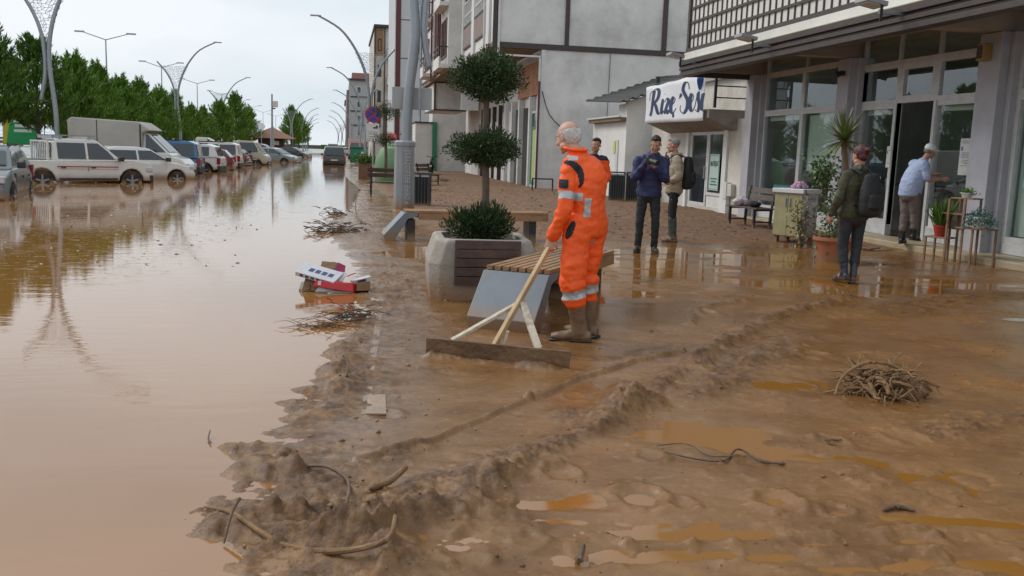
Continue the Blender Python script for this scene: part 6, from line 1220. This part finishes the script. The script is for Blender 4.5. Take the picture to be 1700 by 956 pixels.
# ---- the scraper
sc_e = empty('mud_scraper', G(825, 600), 0, 'wide wooden mud scraper with a pale handle and two peeling white braces', 'mud scraper')
a = G(708, 590); b = G(945, 614); h_ = .125; M_pw = mat('pale_raw_pine', (.46, .32, .17), .6, .2, 5, .3, 30, dirt=MUD, dirt_n=.45); M_bd = mat('mud_soaked_plank', (.13, .07, .032), .4, .3, 5, .5, 25, dirt=MUD, dirt_n=.6); M_pp = mat('peeling_white_paint', (.50, .44, .34), .6, .2, 14, .4, 30, dirt=(.22, .13, .07), dirt_n=1)
def loc_(v): return V3(v) - sc_e.location
d = (b - a).normalized(); nb_ = V3((-d.y, d.x, 0))
mb = MB().beam(loc_(a + V3((0, 0, h_ / 2 + .005))), loc_(b + V3((0, 0, h_ / 2 + .005))), .024, h_, .003); mb.build('blade_board', M_bd, sc_e)
MB().beam(loc_(a + nb_ * .027 + V3((0, 0, h_ * .8))), loc_(b + nb_ * .027 + V3((0, 0, h_ * .8))), .028, .030, .002).build('batten', M_bd, sc_e)
ORL = Matrix.Translation(ORW.location) @ Matrix.Rotation(ORW.rotation_euler.z, 4, 'Z')
hd_ = nv(J['hdL']); hp = ORL @ (J['wrL'] + hd_ * .075 + nv(J['pnL']) * .022)
foot = G(820, 572, .10); ft_ = a.lerp(b, .475) + nb_ * .05 + V3((0, 0, .12)); ax_ = (hp - ft_).normalized()
MB().beam(loc_(ft_ - ax_ * .05), loc_(hp + ax_ * .06), .030, .044, .004).build('handle', M_pw, sc_e)
for tt_, hh in ((.165, .44), (.775, .46)):
    q = a.lerp(b, tt_) + nb_ * .05 + V3((0, 0, .115)); r_ = ft_ + (hp - ft_) * hh; off = nb_ * (-.030); MB().beam(loc_(q), loc_(r_ + off * 0 + (r_ - q).normalized() * .02 - V3((0, 0, .024))), .052, .022, .002).build('brace', M_pp, sc_e)
MB().beam(loc_(a.lerp(b, .53) + nb_ * .045 + V3((0, 0, .08))), loc_(a.lerp(b, .56) + nb_ * .05 + V3((0, 0, .22))), .03, .02).build('strut', M_pp, sc_e)

M_hairb = mat('black_hair', (.012, .010, .009), .6, .2, 20, .8, 90); M_hairg = mat('grey_hair', (.22, .21, .20), .8, .3, 20, .8, 90)
def hair(P, e, m, parts, disp=.010):
    mb = MB()
    for c, r in parts: mb.ball(P(*c), r, 14, Rm)
    return fuse(mb, 'hair', m, e, .007, 1, ((disp, 40, 40, 40, 1),))
def backpack(e, c, f, h, w_, d_, m, J):
    """c centre, f = direction the wearer faces"""
    f = nv((f[0], f[1], 0)); s = f.cross(V3((0, 0, 1))); mb = MB(); c = V3(c)
    mb.tube([c - V3((0, 0, h / 2 - .03)), c - V3((0, 0, h * .25)), c + V3((0, 0, h * .1)), c + V3((0, 0, h / 2 - .05))], [(w_ * .86, d_ * .9), (w_, d_), (w_ * .96, d_ * .85), (w_ * .7, d_ * .55)], 16, s, 3, .5)
    mb.tube([c - f * d_ * .8 - V3((0, 0, h * .30)), c - f * d_ * .85 - V3((0, 0, h * .05))], [(w_ * .7, .05), (w_ * .68, .045)], 12, s, 1, .6)
    bp = empty('backpack', e.location, e.rotation_euler.z); 
    fuse(mb, 'bag', m, bp, .009, 3, ((.010, 9, 9, 9, 2),))
    for q in 'LR':
        sh = J['sh' + q]; a_ = J['chest'] + (sh - J['chest']) * .55; MB().tube([a_ - f * .17 + V3((0, 0, .08)), V3((a_.x, a_.y, sh.z + .085)), a_ + f * .17 + V3((0, 0, .02)), a_ + f * .16 - V3((0, 0, .22)), a_ - f * .12 - V3((0, 0, .30))], [(.026, .010)] * 5, 8, s, 3).build('strap', m, bp, True)
    return bp
# ---- photographer
J = dict(head=(.065, -.055, 1.665), face=(-.12, -1, -.42), neck=(.04, .0, 1.515), chest=(.015, .0, 1.32), waist=(.0, 0, 1.10), pelvis=(0, 0, .93), shL=(.205, .01, 1.43), shR=(-.185, .01, 1.43), elL=(.245, -.13, 1.13), elR=(-.235, -.13, 1.14), wrL=(.075, -.29, 1.31), wrR=(-.075, -.30, 1.38),
    hdL=(-.8, -.3, .35), pnL=(0, -.3, .9), cuL=(.6, 0, 0), hdR=(.8, -.3, .25), pnR=(.2, -.8, .1), cuR=(.9, 0, 0), hiL=(.09, 0, .90), hiR=(-.09, 0, .90), knL=(.12, -.03, .50), knR=(-.115, -.02, .50), anL=(.125, .02, .09), anR=(-.125, .02, .09), toL=(.25, -1, 0), toR=(-.2, -1, 0))
e, J, P, Rm, side, _ = person('man in a navy jacket and black jeans looking down into his camera', 1072, 419, 0, J, scale=.985)
M_nv = mat('navy_jacket', (.018, .024, .085), .7, .15, 5, .4, 25); M_jn = mat('black_jeans', (.017, .020, .024), .8, .25, 5, .4, 30)
mb = MB(); torso(mb, J, side, [(.19, .135), (.195, .14), (.185, .135), (.205, .145), (.215, .14), (.165, .11), (.085, .08)]); [sleeves(mb, J, .075, .048, q) for q in 'LR']; mb.tube([J['neck'] + V3((-.07, .03, .0)), J['neck'] + V3((0, .085, .03)), J['neck'] + V3((.07, .03, .0))], [.035, .045, .035], 10, sub=3)
fuse(mb, 'jacket', M_nv, e, .009, 3, ((.014, 7, 7, 12, 1), (.006, 18, 18, 26, 3)))
mb = MB(); mb.tube([J['pelvis'] + V3((0, 0, .06)), J['pelvis'] - V3((0, 0, .05))], [(.155, .115), (.165, .125)], 16, side); [legs(mb, J, .092, q) for q in 'LR']; fuse(mb, 'trousers', M_jn, e, .009, 3, ((.010, 9, 9, 16, 4),))
for q in 'LR': boot(J, q, .05, .046, M_trim, e, 'shoe')
hair(P, e, M_hairb, (((0, -.028, .055), (.080, .092, .080)), ((0, .045, .098), (.052, .035, .026))), .006)
A_ = Matrix.Translation(e.location) @ Matrix.Rotation(e.rotation_euler.z, 4, 'Z')
ca = empty('video_camera', A_ @ V3((0, -.355, 1.395)), e.rotation_euler.z, 'black camera with a long lens held in both hands by the man in navy', 'camera')
MB().box(-.075, .075, -.04, .05, -.05, .05, None, .012).build('camera_body', M_black, ca, True); MB().cyl((0, -.035, 0), (.10, -.15, -.03), .038, .042, 16).build('lens', M_black, ca, True); MB().box(-.04, .03, -.02, .05, .051, .085, None, .008).build('viewfinder', M_black, ca)
# ---- man in beige
J = dict(head=(-.035, .02, 1.655), face=(-1, .15, -.1), neck=(.01, .02, 1.50), chest=(.04, .02, 1.30), waist=(.03, .02, 1.10), pelvis=(.02, .02, .92), shL=(.03, -.17, 1.42), shR=(.05, .20, 1.42), elL=(.10, -.23, 1.14), elR=(-.05, .25, 1.22), wrL=(-.11, -.20, 1.03), wrR=(-.16, .12, 1.47),
    hdL=(-.9, .2, -.2), pnL=(0, .6, -.5), cuL=(.5, 0, 0), hdR=(.2, -.4, .9), pnR=(.8, -.3, 0), cuR=(.9, 0, 0), hiL=(.02, -.07, .90), hiR=(.03, .11, .90), knL=(.02, -.09, .50), knR=(.0, .12, .50), anL=(.05, -.09, .09), anR=(.03, .12, .09), toL=(-1, -.05, 0), toR=(-1, .1, 0))
e, J, P, Rm, side, _ = person('grey haired man in a beige jacket and green rubber boots, turned left', 1112, 402, 0, J)
mb = MB(); torso(mb, J, side, [(.185, .15), (.19, .155), (.185, .15), (.20, .155), (.205, .145), (.155, .11), (.08, .08)]); [sleeves(mb, J, .076, .048, q) for q in 'LR']; mb.tube([J['neck'] + V3((-.06, -.06, .0)), J['neck'] + V3((.09, .0, .0)), J['neck'] + V3((-.04, .08, .0))], [.035, .05, .035], 10, sub=3)
fuse(mb, 'jacket', mat('beige_jacket', (.36, .30, .22), .75, .12, 5, .4, 25, dirt=(.2, .15, .1), dirt_n=.4), e, .009, 3, ((.014, 7, 7, 12, 6), (.006, 18, 18, 26, 3)))
mb = MB(); mb.tube([J['pelvis'] + V3((0, 0, .05)), J['pelvis'] - V3((0, 0, .05))], [(.15, .12), (.16, .13)], 16, side); [legs(mb, J, .088, q, 1) for q in 'LR']; fuse(mb, 'trousers', mat('black_trousers', (.012, .012, .014), .8, .2, 5, .3), e, .009, 3, ((.008, 9, 9, 16, 4),))
for q in 'LR': boot(J, q, .34, .062, mat('dark_green_rubber_boot', (.045, .06, .045), .35, .2, 5, .2, dirt=MUD, dirt_h=.12, dirt_n=.3), e)
hair(P, e, M_hairg, (((0, -.030, .045), (.082, .090, .078)), ((0, .035, .095), (.055, .045, .025))))
tag(backpack(e, (.235, .02, 1.22), (-1, .1), .56, .16, .12, mat('black_backpack_fabric', (.012, .012, .014), .7, .3, 6, .3), J), 'black backpack worn by the grey haired man in beige', 'backpack')
# ---- the second worker, half hidden
J = dict(head=(.03, -.03, 1.62), face=(-.35, -1, -.05), neck=(0, .0, 1.46), chest=(0, .0, 1.27), waist=(0, 0, 1.07), pelvis=(0, 0, .90), shL=(.19, .0, 1.37), shR=(-.19, .0, 1.37), elL=(.26, .03, 1.10), elR=(-.25, .0, 1.10), wrL=(.18, -.12, .94), wrR=(-.20, -.10, .88),
    hdL=(-.5, -.4, -.6), pnL=(-.5, .2, 0), hdR=(.2, -.2, -1), pnR=(.5, .2, 0), hiL=(.09, 0, .88), hiR=(-.09, 0, .88), knL=(.10, -.02, .5), knR=(-.10, -.02, .5), anL=(.10, .0, .09), anR=(-.10, 0, .09), toL=(.2, -1, 0), toR=(-.2, -1, 0))
e, J, P, Rm, side, _ = person('dark haired younger worker half hidden behind the older man in orange', 984, 440, 0, J, Y=15.2)
mb = MB(); torso(mb, J, side, [(.18, .13), (.185, .135), (.175, .13), (.195, .14), (.20, .13), (.15, .10), (.08, .075)]); [sleeves(mb, J, .072, .048, q) for q in 'LR']; [legs(mb, J, .095, q) for q in 'LR']
o = fuse(mb, 'work_suit', M_or, e, .009, 3, ((.012, 7, 7, 12, 6),)); split_faces(o, lambda c, n: c.z > 1.36, 'navy_yoke', mat('dark_navy_yoke', (.012, .012, .03), .7), o)
for q in 'LR': boot(J, q, .2, .055, M_rb, e)
hair(P, e, M_hairb, (((0, -.028, .052), (.080, .094, .080)), ((0, .05, .095), (.052, .035, .028))), .006)
# ---- woman with backpack
J = dict(head=(.035, .02, 1.545), face=(-.75, .75, -.25), neck=(.03, -.0, 1.40), chest=(.02, -.02, 1.20), waist=(.0, .0, 1.0), pelvis=(.02, .0, .86), shL=(-.10, -.12, 1.30), shR=(.14, .12, 1.30), elL=(-.16, -.19, 1.04), elR=(.2, .2, 1.04), wrL=(-.235, -.12, .84), wrR=(.1, .3, .88),
    hdL=(-.25, .25, -.9), pnL=(.5, .4, .2), hdR=(-.1, .2, -1), pnR=(-.5, -.2, 0), hiL=(-.045, -.05, .84), hiR=(.09, .06, .84), knL=(-.075, -.02, .47), knR=(.085, .06, .47), anL=(-.030, -.06, .12), anR=(.075, -.02, .09), toL=(-.55, .8, -.15), toR=(-.2, 1, 0))
e, J, P, Rm, side, _ = person('woman in an olive jacket and dark wellingtons walking to the shop with a backpack', 1404, 469, 0, J)
mb = MB(); torso(mb, J, side, [(.185, .15), (.19, .155), (.165, .135), (.175, .135), (.185, .13), (.14, .10), (.07, .07)]); [sleeves(mb, J, .066, .046, q) for q in 'LR']; mb.tube([J['neck'] + V3((-.06, .03, -.01)), J['neck'] + V3((.03, -.08, .0)), J['neck'] + V3((.08, .03, -.01))], [.03, .055, .03], 10, sub=3)
o = fuse(mb, 'jacket', mat('olive_jacket', (.052, .050, .024), .75, .15, 5, .4, 25), e, .009, 3, ((.014, 7, 7, 12, 9), (.006, 18, 18, 26, 3)))
mb = MB(); mb.tube([J['pelvis'] + V3((0, 0, .03)), J['pelvis'] - V3((0, 0, .05))], [(.15, .13), (.165, .14)], 16, side); [legs(mb, J, .092, q, 1) for q in 'LR']; fuse(mb, 'leggings', mat('charcoal_leggings', (.022, .024, .030), .7, .15, 5), e, .009, 3, ((.006, 9, 9, 16, 4),))
for q in 'LR': boot(J, q, .30, .052, mat('navy_rubber_boot', (.018, .028, .045), .25, .2, 5, dirt=(.20, .09, .05), dirt_h=.10, dirt_n=.2), e)
hair(P, e, mat('dark_red_hair', (.075, .014, .014), .5, .3, 14, .6, 60), (((0, -.030, .040), (.086, .096, .092)), ((0, -.055, -.02), (.070, .06, .055)), ((.0, -.135, .045), (.036, .036, .036)), ((0, .04, .09), (.055, .04, .025))), .006)
tag(backpack(e, (.19, -.19, 1.10), (-.72, .7), .52, .150, .12, mat('black_backpack_fabric', (0, 0, 0)), J), 'large black backpack on the back of the woman in olive', 'backpack')
# ---- man in the doorway
J = dict(head=(.185, .12, 1.585), face=(.75, .62, -.35), neck=(.11, .08, 1.44), chest=(.02, .03, 1.25), waist=(-.045, .0, 1.05), pelvis=(-.06, .0, .90), shL=(-.06, .17, 1.36), shR=(.12, -.10, 1.36), elL=(.1, .35, 1.15), elR=(.17, -.12, 1.10), wrL=(.3, .4, 1.2), wrR=(.40, .02, 1.13),
    hdL=(.8, .2, .1), pnL=(.5, 0, -.6), hdR=(.9, .3, .1), pnR=(0, .5, -.5), cuR=(.5, 0, 0), hiL=(-.12, .07, .88), hiR=(.0, -.06, .88), knL=(-.10, .06, .50), knR=(.05, .0, .52), anL=(-.12, .05, .09), anR=(.06, .02, .16), toL=(.3, 1, 0), toR=(.5, .8, -.1))
e, J, P, Rm, side, _ = person('man in a light blue shirt and white cap stepping into the shop door', 1509, 406, .118, J)
M_sb = mat('light_blue_shirt', (.36, .43, .62), .75, .08, 6, .3, 25)
mb = MB(); torso(mb, J, side, [(.20, .175), (.205, .18), (.205, .185), (.20, .17), (.195, .15), (.15, .11), (.075, .07)]); [sleeves(mb, J, .078, .05, q, True) for q in 'LR']; fuse(mb, 'shirt', M_sb, e, .009, 3, ((.012, 7, 7, 12, 9), (.005, 18, 18, 26, 3)))
mb = MB(); mb.tube([J['pelvis'] + V3((0, 0, .03)), J['pelvis'] - V3((0, 0, .06))], [(.185, .16), (.185, .165)], 16, side); [legs(mb, J, .115, q, 1) for q in 'LR']; fuse(mb, 'trousers', mat('grey_brown_trousers', (.16, .13, .115), .8, .12, 5, .3), e, .009, 3, ((.010, 9, 9, 16, 4),))
for q in 'LR': boot(J, q, .30, .062, mat('black_rubber_boot', (.015, .016, .018), .35, .2, 5, dirt=MUD, dirt_h=.12, dirt_n=.2), e)
mb = MB().ball(P(0, -.012, .045), (.084, .104, .082), 18, Rm); mb.tube([P(-.05, .09, .055), P(0, .135, .045), P(.05, .09, .055)], [(.006, .03)] * 3, 8, (0, 0, 1), 3); fuse(mb, 'cap', mat('white_cap', (.72, .72, .74), .8, .08, 8), e, .007, 2)
hair(P, e, M_hairg, (((0, -.035, -.02), (.078, .072, .045)),), .004)
# ================================================================== DEBRIS LEFT BY THE FLOOD
M_root = mat('muddy_roots', (.22, .125, .055), .75, .3, 8, .5, 40, dirt=(.10, .055, .03), dirt_n=.7); M_twig = mat('wet_dark_twig', (.085, .05, .03), .6, .3, 10, .4, 40, dirt=MUD, dirt_n=.6)
def wander(rg, p, d, L_, n, wob, grav=0.0, floor=None):
    pts = [V3(p)]; d = V3(d).normalized()
    for k in range(n):
        d = (d + V3((rg.uniform(-1, 1), rg.uniform(-1, 1), rg.uniform(-1, 1))) * wob + V3((0, 0, -grav))).normalized(); q = pts[-1] + d * L_ / n
        if floor is not None and q.z < floor: q.z = floor + .002; d.z = abs(d.z) * .3
        pts.append(q)
    return pts
def taper(r0, r1, n): return [r0 + (r1 - r0) * k / n for k in range(n + 1)]
rg = random.Random(12)
c = G(1462, 655); mb = MB()
for k in range(170):
    a = rg.uniform(0, 6.28); rr_ = rg.uniform(.02, .17); st_ = V3((math.cos(a) * rr_ * 1.15, math.sin(a) * rr_, rg.uniform(.02, .17) * (1.15 - rr_ * 3.2))); ta = a + rg.choice((-1, 1)) * rg.uniform(.7, 1.7)
    d = V3((math.cos(ta), math.sin(ta), rg.uniform(-.4, .5))); n = 7; r0 = rg.choice((.005, .007, .010, .014)); mb.tube(wander(rg, st_, d, rg.uniform(.12, .26), n, .55, .10, .006), taper(r0, r0 * .45, n), 6, sub=2)
mb.tube(wander(rg, (.06, -.02, .10), (1, .05, .25), .34, 6, .22, .12, .01), taper(.019, .009, 6), 8, sub=3).tube(wander(rg, (-.02, -.04, .1), (-.35, -.9, .1), .20, 4, .1, .1, .01), taper(.022, .012, 4), 8, sub=3)
mb.tube([(-.33, -.02, .015), (-.26, .02, .12), (-.14, .0, .205), (0, .0, .205), (.10, 0, .17)], [.007, .010, .012, .011, .008], 7, sub=4).tube([(-.38, .03, .01), (-.25, -.02, .05), (-.1, -.05, .06)], [.006, .008, .01], 6, sub=3)
for k in range(26): a = rg.uniform(0, 6.28); mb.tube(wander(rg, (.15 * math.cos(a), .12 * math.sin(a), rg.uniform(.02, .15)), (math.cos(a), math.sin(a), rg.uniform(-.1, .6)), rg.uniform(.12, .22), 6, .3, .05, .004), taper(.003, .0012, 6), 4, sub=1)
o = mb.build('root_clump', M_root, None, True); o.location = c; tag(o, 'tangled ball of torn roots lying on the mud in the right foreground', 'root clump')
def pile(px, py, n, rx, ry, hz, L_, label, cat='branches', r0=.006, m=None, seed=1, name='branch_heap'):
    rg = random.Random(seed); mb = MB(); g_ = G(px, py)
    for k in range(n):
        p = V3((rg.gauss(0, rx), rg.gauss(0, ry), abs(rg.gauss(0, hz)) + .01)); a = rg.uniform(-.5, .5) + (0 if rg.random() < .65 else 3.1) ; mb.tube(wander(rg, p, (math.cos(a), math.sin(a), rg.uniform(-.1, .25)), rg.uniform(.4, 1) * L_, 5, .25, .08, .003), taper(r0 * rg.uniform(.5, 1.3), r0 * .25, 5), 5, sub=1)
    o = mb.build(name, m or M_twig, None, True); o.location = g_; tag(o, label, cat); return o
pile(556, 385, 110, .22, .26, .06, .26, 'dark heap of branches in the shallow water left of the far bench', seed=3, r0=.009)
pile(552, 357, 40, .15, .14, .07, .24, 'small clump of twigs just beyond the larger branch heap', seed=4, r0=.01)
pile(585, 530, 110, .09, .12, .05, .18, 'leafy brushwood on the mud just below the red rubbish', seed=5, r0=.005)
pile(530, 543, 50, .10, .03, .018, .22, 'flat bundle of straw and twigs reaching into the water below the rubbish', seed=6, r0=.004, m=M_root)
def stick(pts, rad, label, m=M_twig, name='stick', up=0.01):
    P_ = [G(a, b) + V3((0, 0, gz(G(a, b).x, G(a, b).y) * (gz(G(a, b).x, G(a, b).y) > 0) + (c_[0] if c_ else up))) for a, b, *c_ in pts]; o_ = P_[0].copy(); mb = MB().tube([p - o_ for p in P_], rad, 8, sub=4); o = mb.build(name, m, None, True); o.location = o_; tag(o, label, 'stick'); return o
stick([(340, 848), (385, 872, .005), (430, 900, .02), (480, 916, -.005), (560, 940, .015), (640, 950, .03), (655, 925, .06)], [.006, .009, .010, .011, .012, .010, .007], 'thick muddy root running along the lump at the bottom of the photo', M_root, 'muddy_root')
stick([(513, 787), (545, 795, .03), (578, 812, .02), (575, 880, .01)], [.007, .009, .009, .006], 'long muddy switch lying across the torn mud left of the wheel track')
stick([(617, 830), (645, 815, .03), (673, 800, .045)], [.014, .016, .012], 'short thick stub of wood stuck in the mud below the rope of sludge', M_root)
stick([(1100, 757), (1150, 768, .015), (1200, 772, .012), (1225, 758, .03), (1262, 774, .012), (1300, 776, .01)], [.003, .005, .006, .006, .006, .004], 'thin crooked dark branch across the middle of the foreground')
stick([(1090, 745), (1140, 745, .02), (1175, 762, .01), (1215, 768, .01)], [.002, .003, .004, .004], 'second finer branch crossing the crooked dark one')
stick([(1466, 851), (1490, 848, .012), (1517, 853, .008)], [.006, .012, .006], 'short black piece of wood in the right foreground')
stick([(958, 932), (962, 938, .02), (968, 925, .04)], [.010, .012, .008], 'bent muddy stub at the bottom centre')
stick([(372, 905), (385, 885, .05), (398, 878, .06)], [.004, .006, .007], 'thin twig dipping from the lowest mud lump into the water')
stick([(575, 640), (577, 622, .03), (572, 612, .07)], [.006, .005, .003], 'upright twig poking out of the mud by the water')
stick([(350, 738), (346, 731, .01), (349, 724, .03)], [.004, .004, .003], 'tiny twig floating alone in the water on the left')
stick([(600, 370), (590, 358, .10), (593, 345, .3), (600, 335, .34)], [.012, .011, .008, .004], 'forked stick rising from the branch heap')
pile(1395, 735, 8, .05, .04, .005, .12, 'few scattered bark scraps on the orange puddle edge', seed=9, r0=.004)
# rubbish heap at the water's edge
tr = G(552, 482)
def card(name, lab, pts, m, cat, th=.012, label_parts=None):
    mb = MB(); P_ = [V3(p) for p in pts]; n_ = (P_[1] - P_[0]).cross(P_[2] - P_[0]).normalized(); mb.poly(P_, th, n_); o = mb.build(name, m); o.location = tr; tag(o, lab, cat, 'rubbish heap at the edge of the water'); return o
M_cb = mat('wet_brown_cardboard', (.20, .115, .055), .7, .25, 6, .3, 20); M_wc = mat('white_printed_card', (.55, .56, .60), .45, .1, 8, dirt=(.2, .13, .08), dirt_n=.35); M_rc = mat('red_glossy_card', (.55, .018, .03), .35, .12, 6, dirt=(.25, .06, .04), dirt_n=.4)
e = empty('flat_box', tr + V3((-.12, .02, .16)), 0, 'white flat cardboard box with blue print on top of the rubbish heap', 'box', 'rubbish heap at the edge of the water'); RM = Matrix.Rotation(R_(-22), 4, 'Z') @ Matrix.Rotation(R_(12), 4, 'Y') @ Matrix.Rotation(R_(18), 4, 'X')
MB().box(-.22, .20, -.12, .12, -.02, .025, RM, .004).build('carton', M_wc, e); mb = MB()
for k in range(5): mb.box(-.17 + .06 * k, -.135 + .06 * k, -.123, -.121, -.01, .016, RM); 
for k in range(4): mb.box(-.12 + .07 * k, -.07 + .07 * k, -.04, .03, .0255, .027, RM)
mb.build('print', mat('navy_print', (.05, .06, .16), .6), e)
e = empty('red_box', tr + V3((.06, -.06, .06)), 0, 'crushed red cardboard box lying at the front of the rubbish heap', 'box', 'rubbish heap at the edge of the water'); RM = Matrix.Rotation(R_(-8), 4, 'Z') @ Matrix.Rotation(R_(5), 4, 'Y') @ Matrix.Rotation(R_(-6), 4, 'X')
mb = MB(); vv = [(-.24, -.10, -.03), (.17, -.13, -.05), (.23, .08, -.03), (-.18, .10, -.02), (-.22, -.09, .03), (.15, -.12, .05), (.22, .07, .02), (-.17, .09, .045)]; vs = [mb.bm.verts.new(RM @ V3(v)) for v in vv]
for f in ((3, 2, 1, 0), (4, 5, 6, 7), (0, 1, 5, 4), (1, 2, 6, 5), (2, 3, 7, 6), (3, 0, 4, 7)): mb.bm.faces.new([vs[i] for i in f])
mb.build('carton', M_rc, e, bev=.008); mb = MB().box(.12, .20, -.10, .09, .05, .058, RM @ Matrix.Rotation(R_(-28), 4, 'Y')).box(-.2, .0, .08, .20, .03, .037, RM @ Matrix.Rotation(R_(20), 4, 'X')); mb.build('flap', M_rc, e); MB().box(-.19, -.16, -.113, -.105, -.01, .03, RM).build('print', M_paper, e)
card('cardboard_sheet', 'brown folded cardboard under the white box, leaning into the water', [(-.30, -.06, .0), (-.05, -.10, .0), (-.04, .02, .14), (-.26, .03, .15)], M_cb, 'cardboard')
card('cardboard_scrap', 'dark wet cardboard corner at the left tip of the heap', [(-.33, -.02, .0), (-.22, -.08, .02), (-.20, .05, .11), (-.31, .07, .06)], mat('dark_wet_card', (.07, .045, .03), .5), 'cardboard')
card('pale_card', 'pale blue white card panel tilted behind the red box', [(-.06, .0, .10), (.10, -.05, .09), (.14, .05, .17), (.0, .08, .18)], M_wc, 'card'); card('magenta_wrapper', 'crumpled magenta wrapper standing at the top of the heap', [(.0, .1, .15), (.12, .06, .15), (.13, .10, .24), (.06, .12, .27)], mat('magenta_film', (.30, .01, .08), .3), 'wrapper')
card('brown_carton', 'small brown carton behind the magenta wrapper', [(-.12, .18, .17), (.06, .14, .17), (.06, .20, .23), (-.10, .24, .24)], M_cb, 'carton', .05); card('red_scrap', 'small bright red scrap at the back of the heap', [(.0, .24, .2), (.06, .22, .2), (.06, .24, .25), (.0, .26, .26)], M_rc, 'scrap')
e = empty('white_packet', tr + V3((.29, .06, .09)), 0, 'small white carton on its side at the right end of the heap', 'carton', 'rubbish heap at the edge of the water'); RM = Matrix.Rotation(R_(15), 4, 'Z') @ Matrix.Rotation(R_(-12), 4, 'Y'); MB().box(-.10, .10, -.04, .05, -.015, .03, RM, .004).build('carton', M_wc, e); MB().box(-.05, .04, -.042, -.0405, -.005, .02, RM).build('print', M_ink, e)
card('brown_block', 'brown cardboard block at the right end of the heap by the kerb', [(.22, -.07, .0), (.36, -.05, .0), (.36, -.03, .09), (.23, -.05, .085)], M_cb, 'cardboard', .12)
card('grey_film', 'grey transparent film trailing in the water before the red box', [(-.17, -.17, .005), (.20, -.20, .004), (.18, -.14, .012), (-.12, -.11, .06)], mat('grey_plastic_film', (.30, .29, .29), .25, .15, 8), 'plastic film')
# kerb joint and a bare paving stone
mb = MB(); K_ = [(634, 488), (629, 530), (622, 575), (614, 625), (607, 690)]
for a, b in zip(K_, K_[1:]):
    p, q = G(*a), G(*b); mb.beam((p.x, p.y, .002), (q.x, q.y, .002), .05, .012)
o = mb.build('kerb', mat('wet_kerb_stone', (.22, .14, .08), .25, .15, 3, .2), None); tag(o, kind='structure')
s_ = [(607, 690), (611, 660), (640, 657), (641, 690)]; mb = MB(); mb.poly([(G(*p).x, G(*p).y, .0125) for p in s_], .01, (0, 0, -1)); o = mb.build('paving', mat('pale_wet_paving', (.30, .20, .12), .25, .2, 5, .2), None); tag(o, kind='structure')
p = G(1690, 533); mb = MB(); mb.poly([(p.x + .14 * math.cos(a) * (1 + .2 * math.sin(3 * a)), p.y + .08 * math.sin(a), gz(p.x, p.y) + .006) for a in np.linspace(0, 6.1, 18)], .01, (0, 0, -1)); o = mb.build('pavement', mat('rinsed_grey_paving', (.30, .28, .24), .2, .15, 5), None); tag(o, kind='structure')
# countless clods, leaves and scraps
rg_ = np.random.default_rng(5); n = 1300; ux = rg_.uniform(0, 1, n); yy_ = 2.4 + 12 * rg_.uniform(0, 1, n) ** 1.4; xx_ = shore(yy_) - .05 + rg_.gamma(1.3, 1.7, n); xx_ = np.minimum(xx_, 9.2)
hz_ = ground_h(xx_[:, None], yy_[:, None])[0][:, 0]; ok = hz_ > .002; xx_, yy_, hz_ = xx_[ok], yy_[ok], hz_[ok]; n = len(xx_)
base = np.array([(1, 0, 0), (.4, .9, 0), (-.7, .7, 0), (-.9, -.5, 0), (.2, -1, 0), (0, 0, .8), (.2, .1, -.6)]); fc = [(0, 1, 5), (1, 2, 5), (2, 3, 5), (3, 4, 5), (4, 0, 5), (1, 0, 6), (2, 1, 6), (3, 2, 6), (4, 3, 6), (0, 4, 6)]
sz = rg_.gamma(1.3, .0030, n) + .0025; V = base[None] * sz[:, None, None] * rg_.uniform(.5, 1.5, (n, 7, 3)); V[..., 0] += xx_[:, None]; V[..., 1] += yy_[:, None]; V[..., 2] += hz_[:, None]
Fq = (np.array(fc)[None] + (np.arange(n) * 7)[:, None, None]).reshape(-1, 3); o = npmesh('mud_clods', V.reshape(-1, 3), Fq, mat('clod_mud', (.20, .11, .05), .6, .3, 5, island=.45), smooth=True); tag(o, 'small clods and crumbs strewn over the mud', 'debris', kind='stuff')
n = 1300; yy_ = 15 + 20 * rg_.uniform(0, 1, n); xx_ = 2.5 + (5.5 + (yy_ < 26) * 1.0) * rg_.uniform(0, 1, n); hz_ = ground_h(xx_[:, None], yy_[:, None])[0][:, 0]
P_ = np.stack([xx_, yy_, hz_ + .008], 1); D_ = rg_.normal(size=(n, 3)) * (1, 1, .25); o = leaves('leaf_litter', P_, D_, rg_.uniform(.03, .12, n), rg_.uniform(.012, .03, n), mat('brown_leaf_litter', (.19, .10, .05), .7, .3, 5, island=.7)); tag(o, 'brown leaves and straw scattered on the mud before the buildings', 'debris', kind='stuff')
for k, (px, py, r_) in enumerate(((735, 302, .5), (700, 318, .45), (1070, 330, .3))):
    p = G(px, py); n = 220; P_ = rg_.normal(size=(n, 3)) * (r_ * .5, r_ * .5, .02) + (0, 0, .03); o = leaves('weed_tuft', P_, rg_.normal(size=(n, 3)) * .6 + (0, 0, .9), rg_.uniform(.08, .2, n), .015, mat('dry_weed', (.15, .13, .04), .7, .3, 5, island=.5)); o.location = p; tag(o, ('dry weed tuft behind the planter', 'dry weed tuft beside the dark litter bin', 'sparse weeds near the photographer')[k], 'weed')

n = 800; yy_ = 11 + 28 * rg_.uniform(0, 1, n) ** 1.2; xx_ = -1.2 - 8.5 * rg_.uniform(0, 1, n); P_ = np.stack([xx_, yy_, np.full(n, .004)], 1); D_ = rg_.normal(size=(n, 3)) * (1, .6, .02)
o = leaves('floating_scum', P_, D_, rg_.uniform(.02, .07, n), rg_.uniform(.008, .02, n), mat('floating_scraps', (.48, .40, .30), .6, .3, 5, island=.7), curl=.02); tag(o, 'countless scraps of straw and foam floating on the flood', 'debris', kind='stuff')
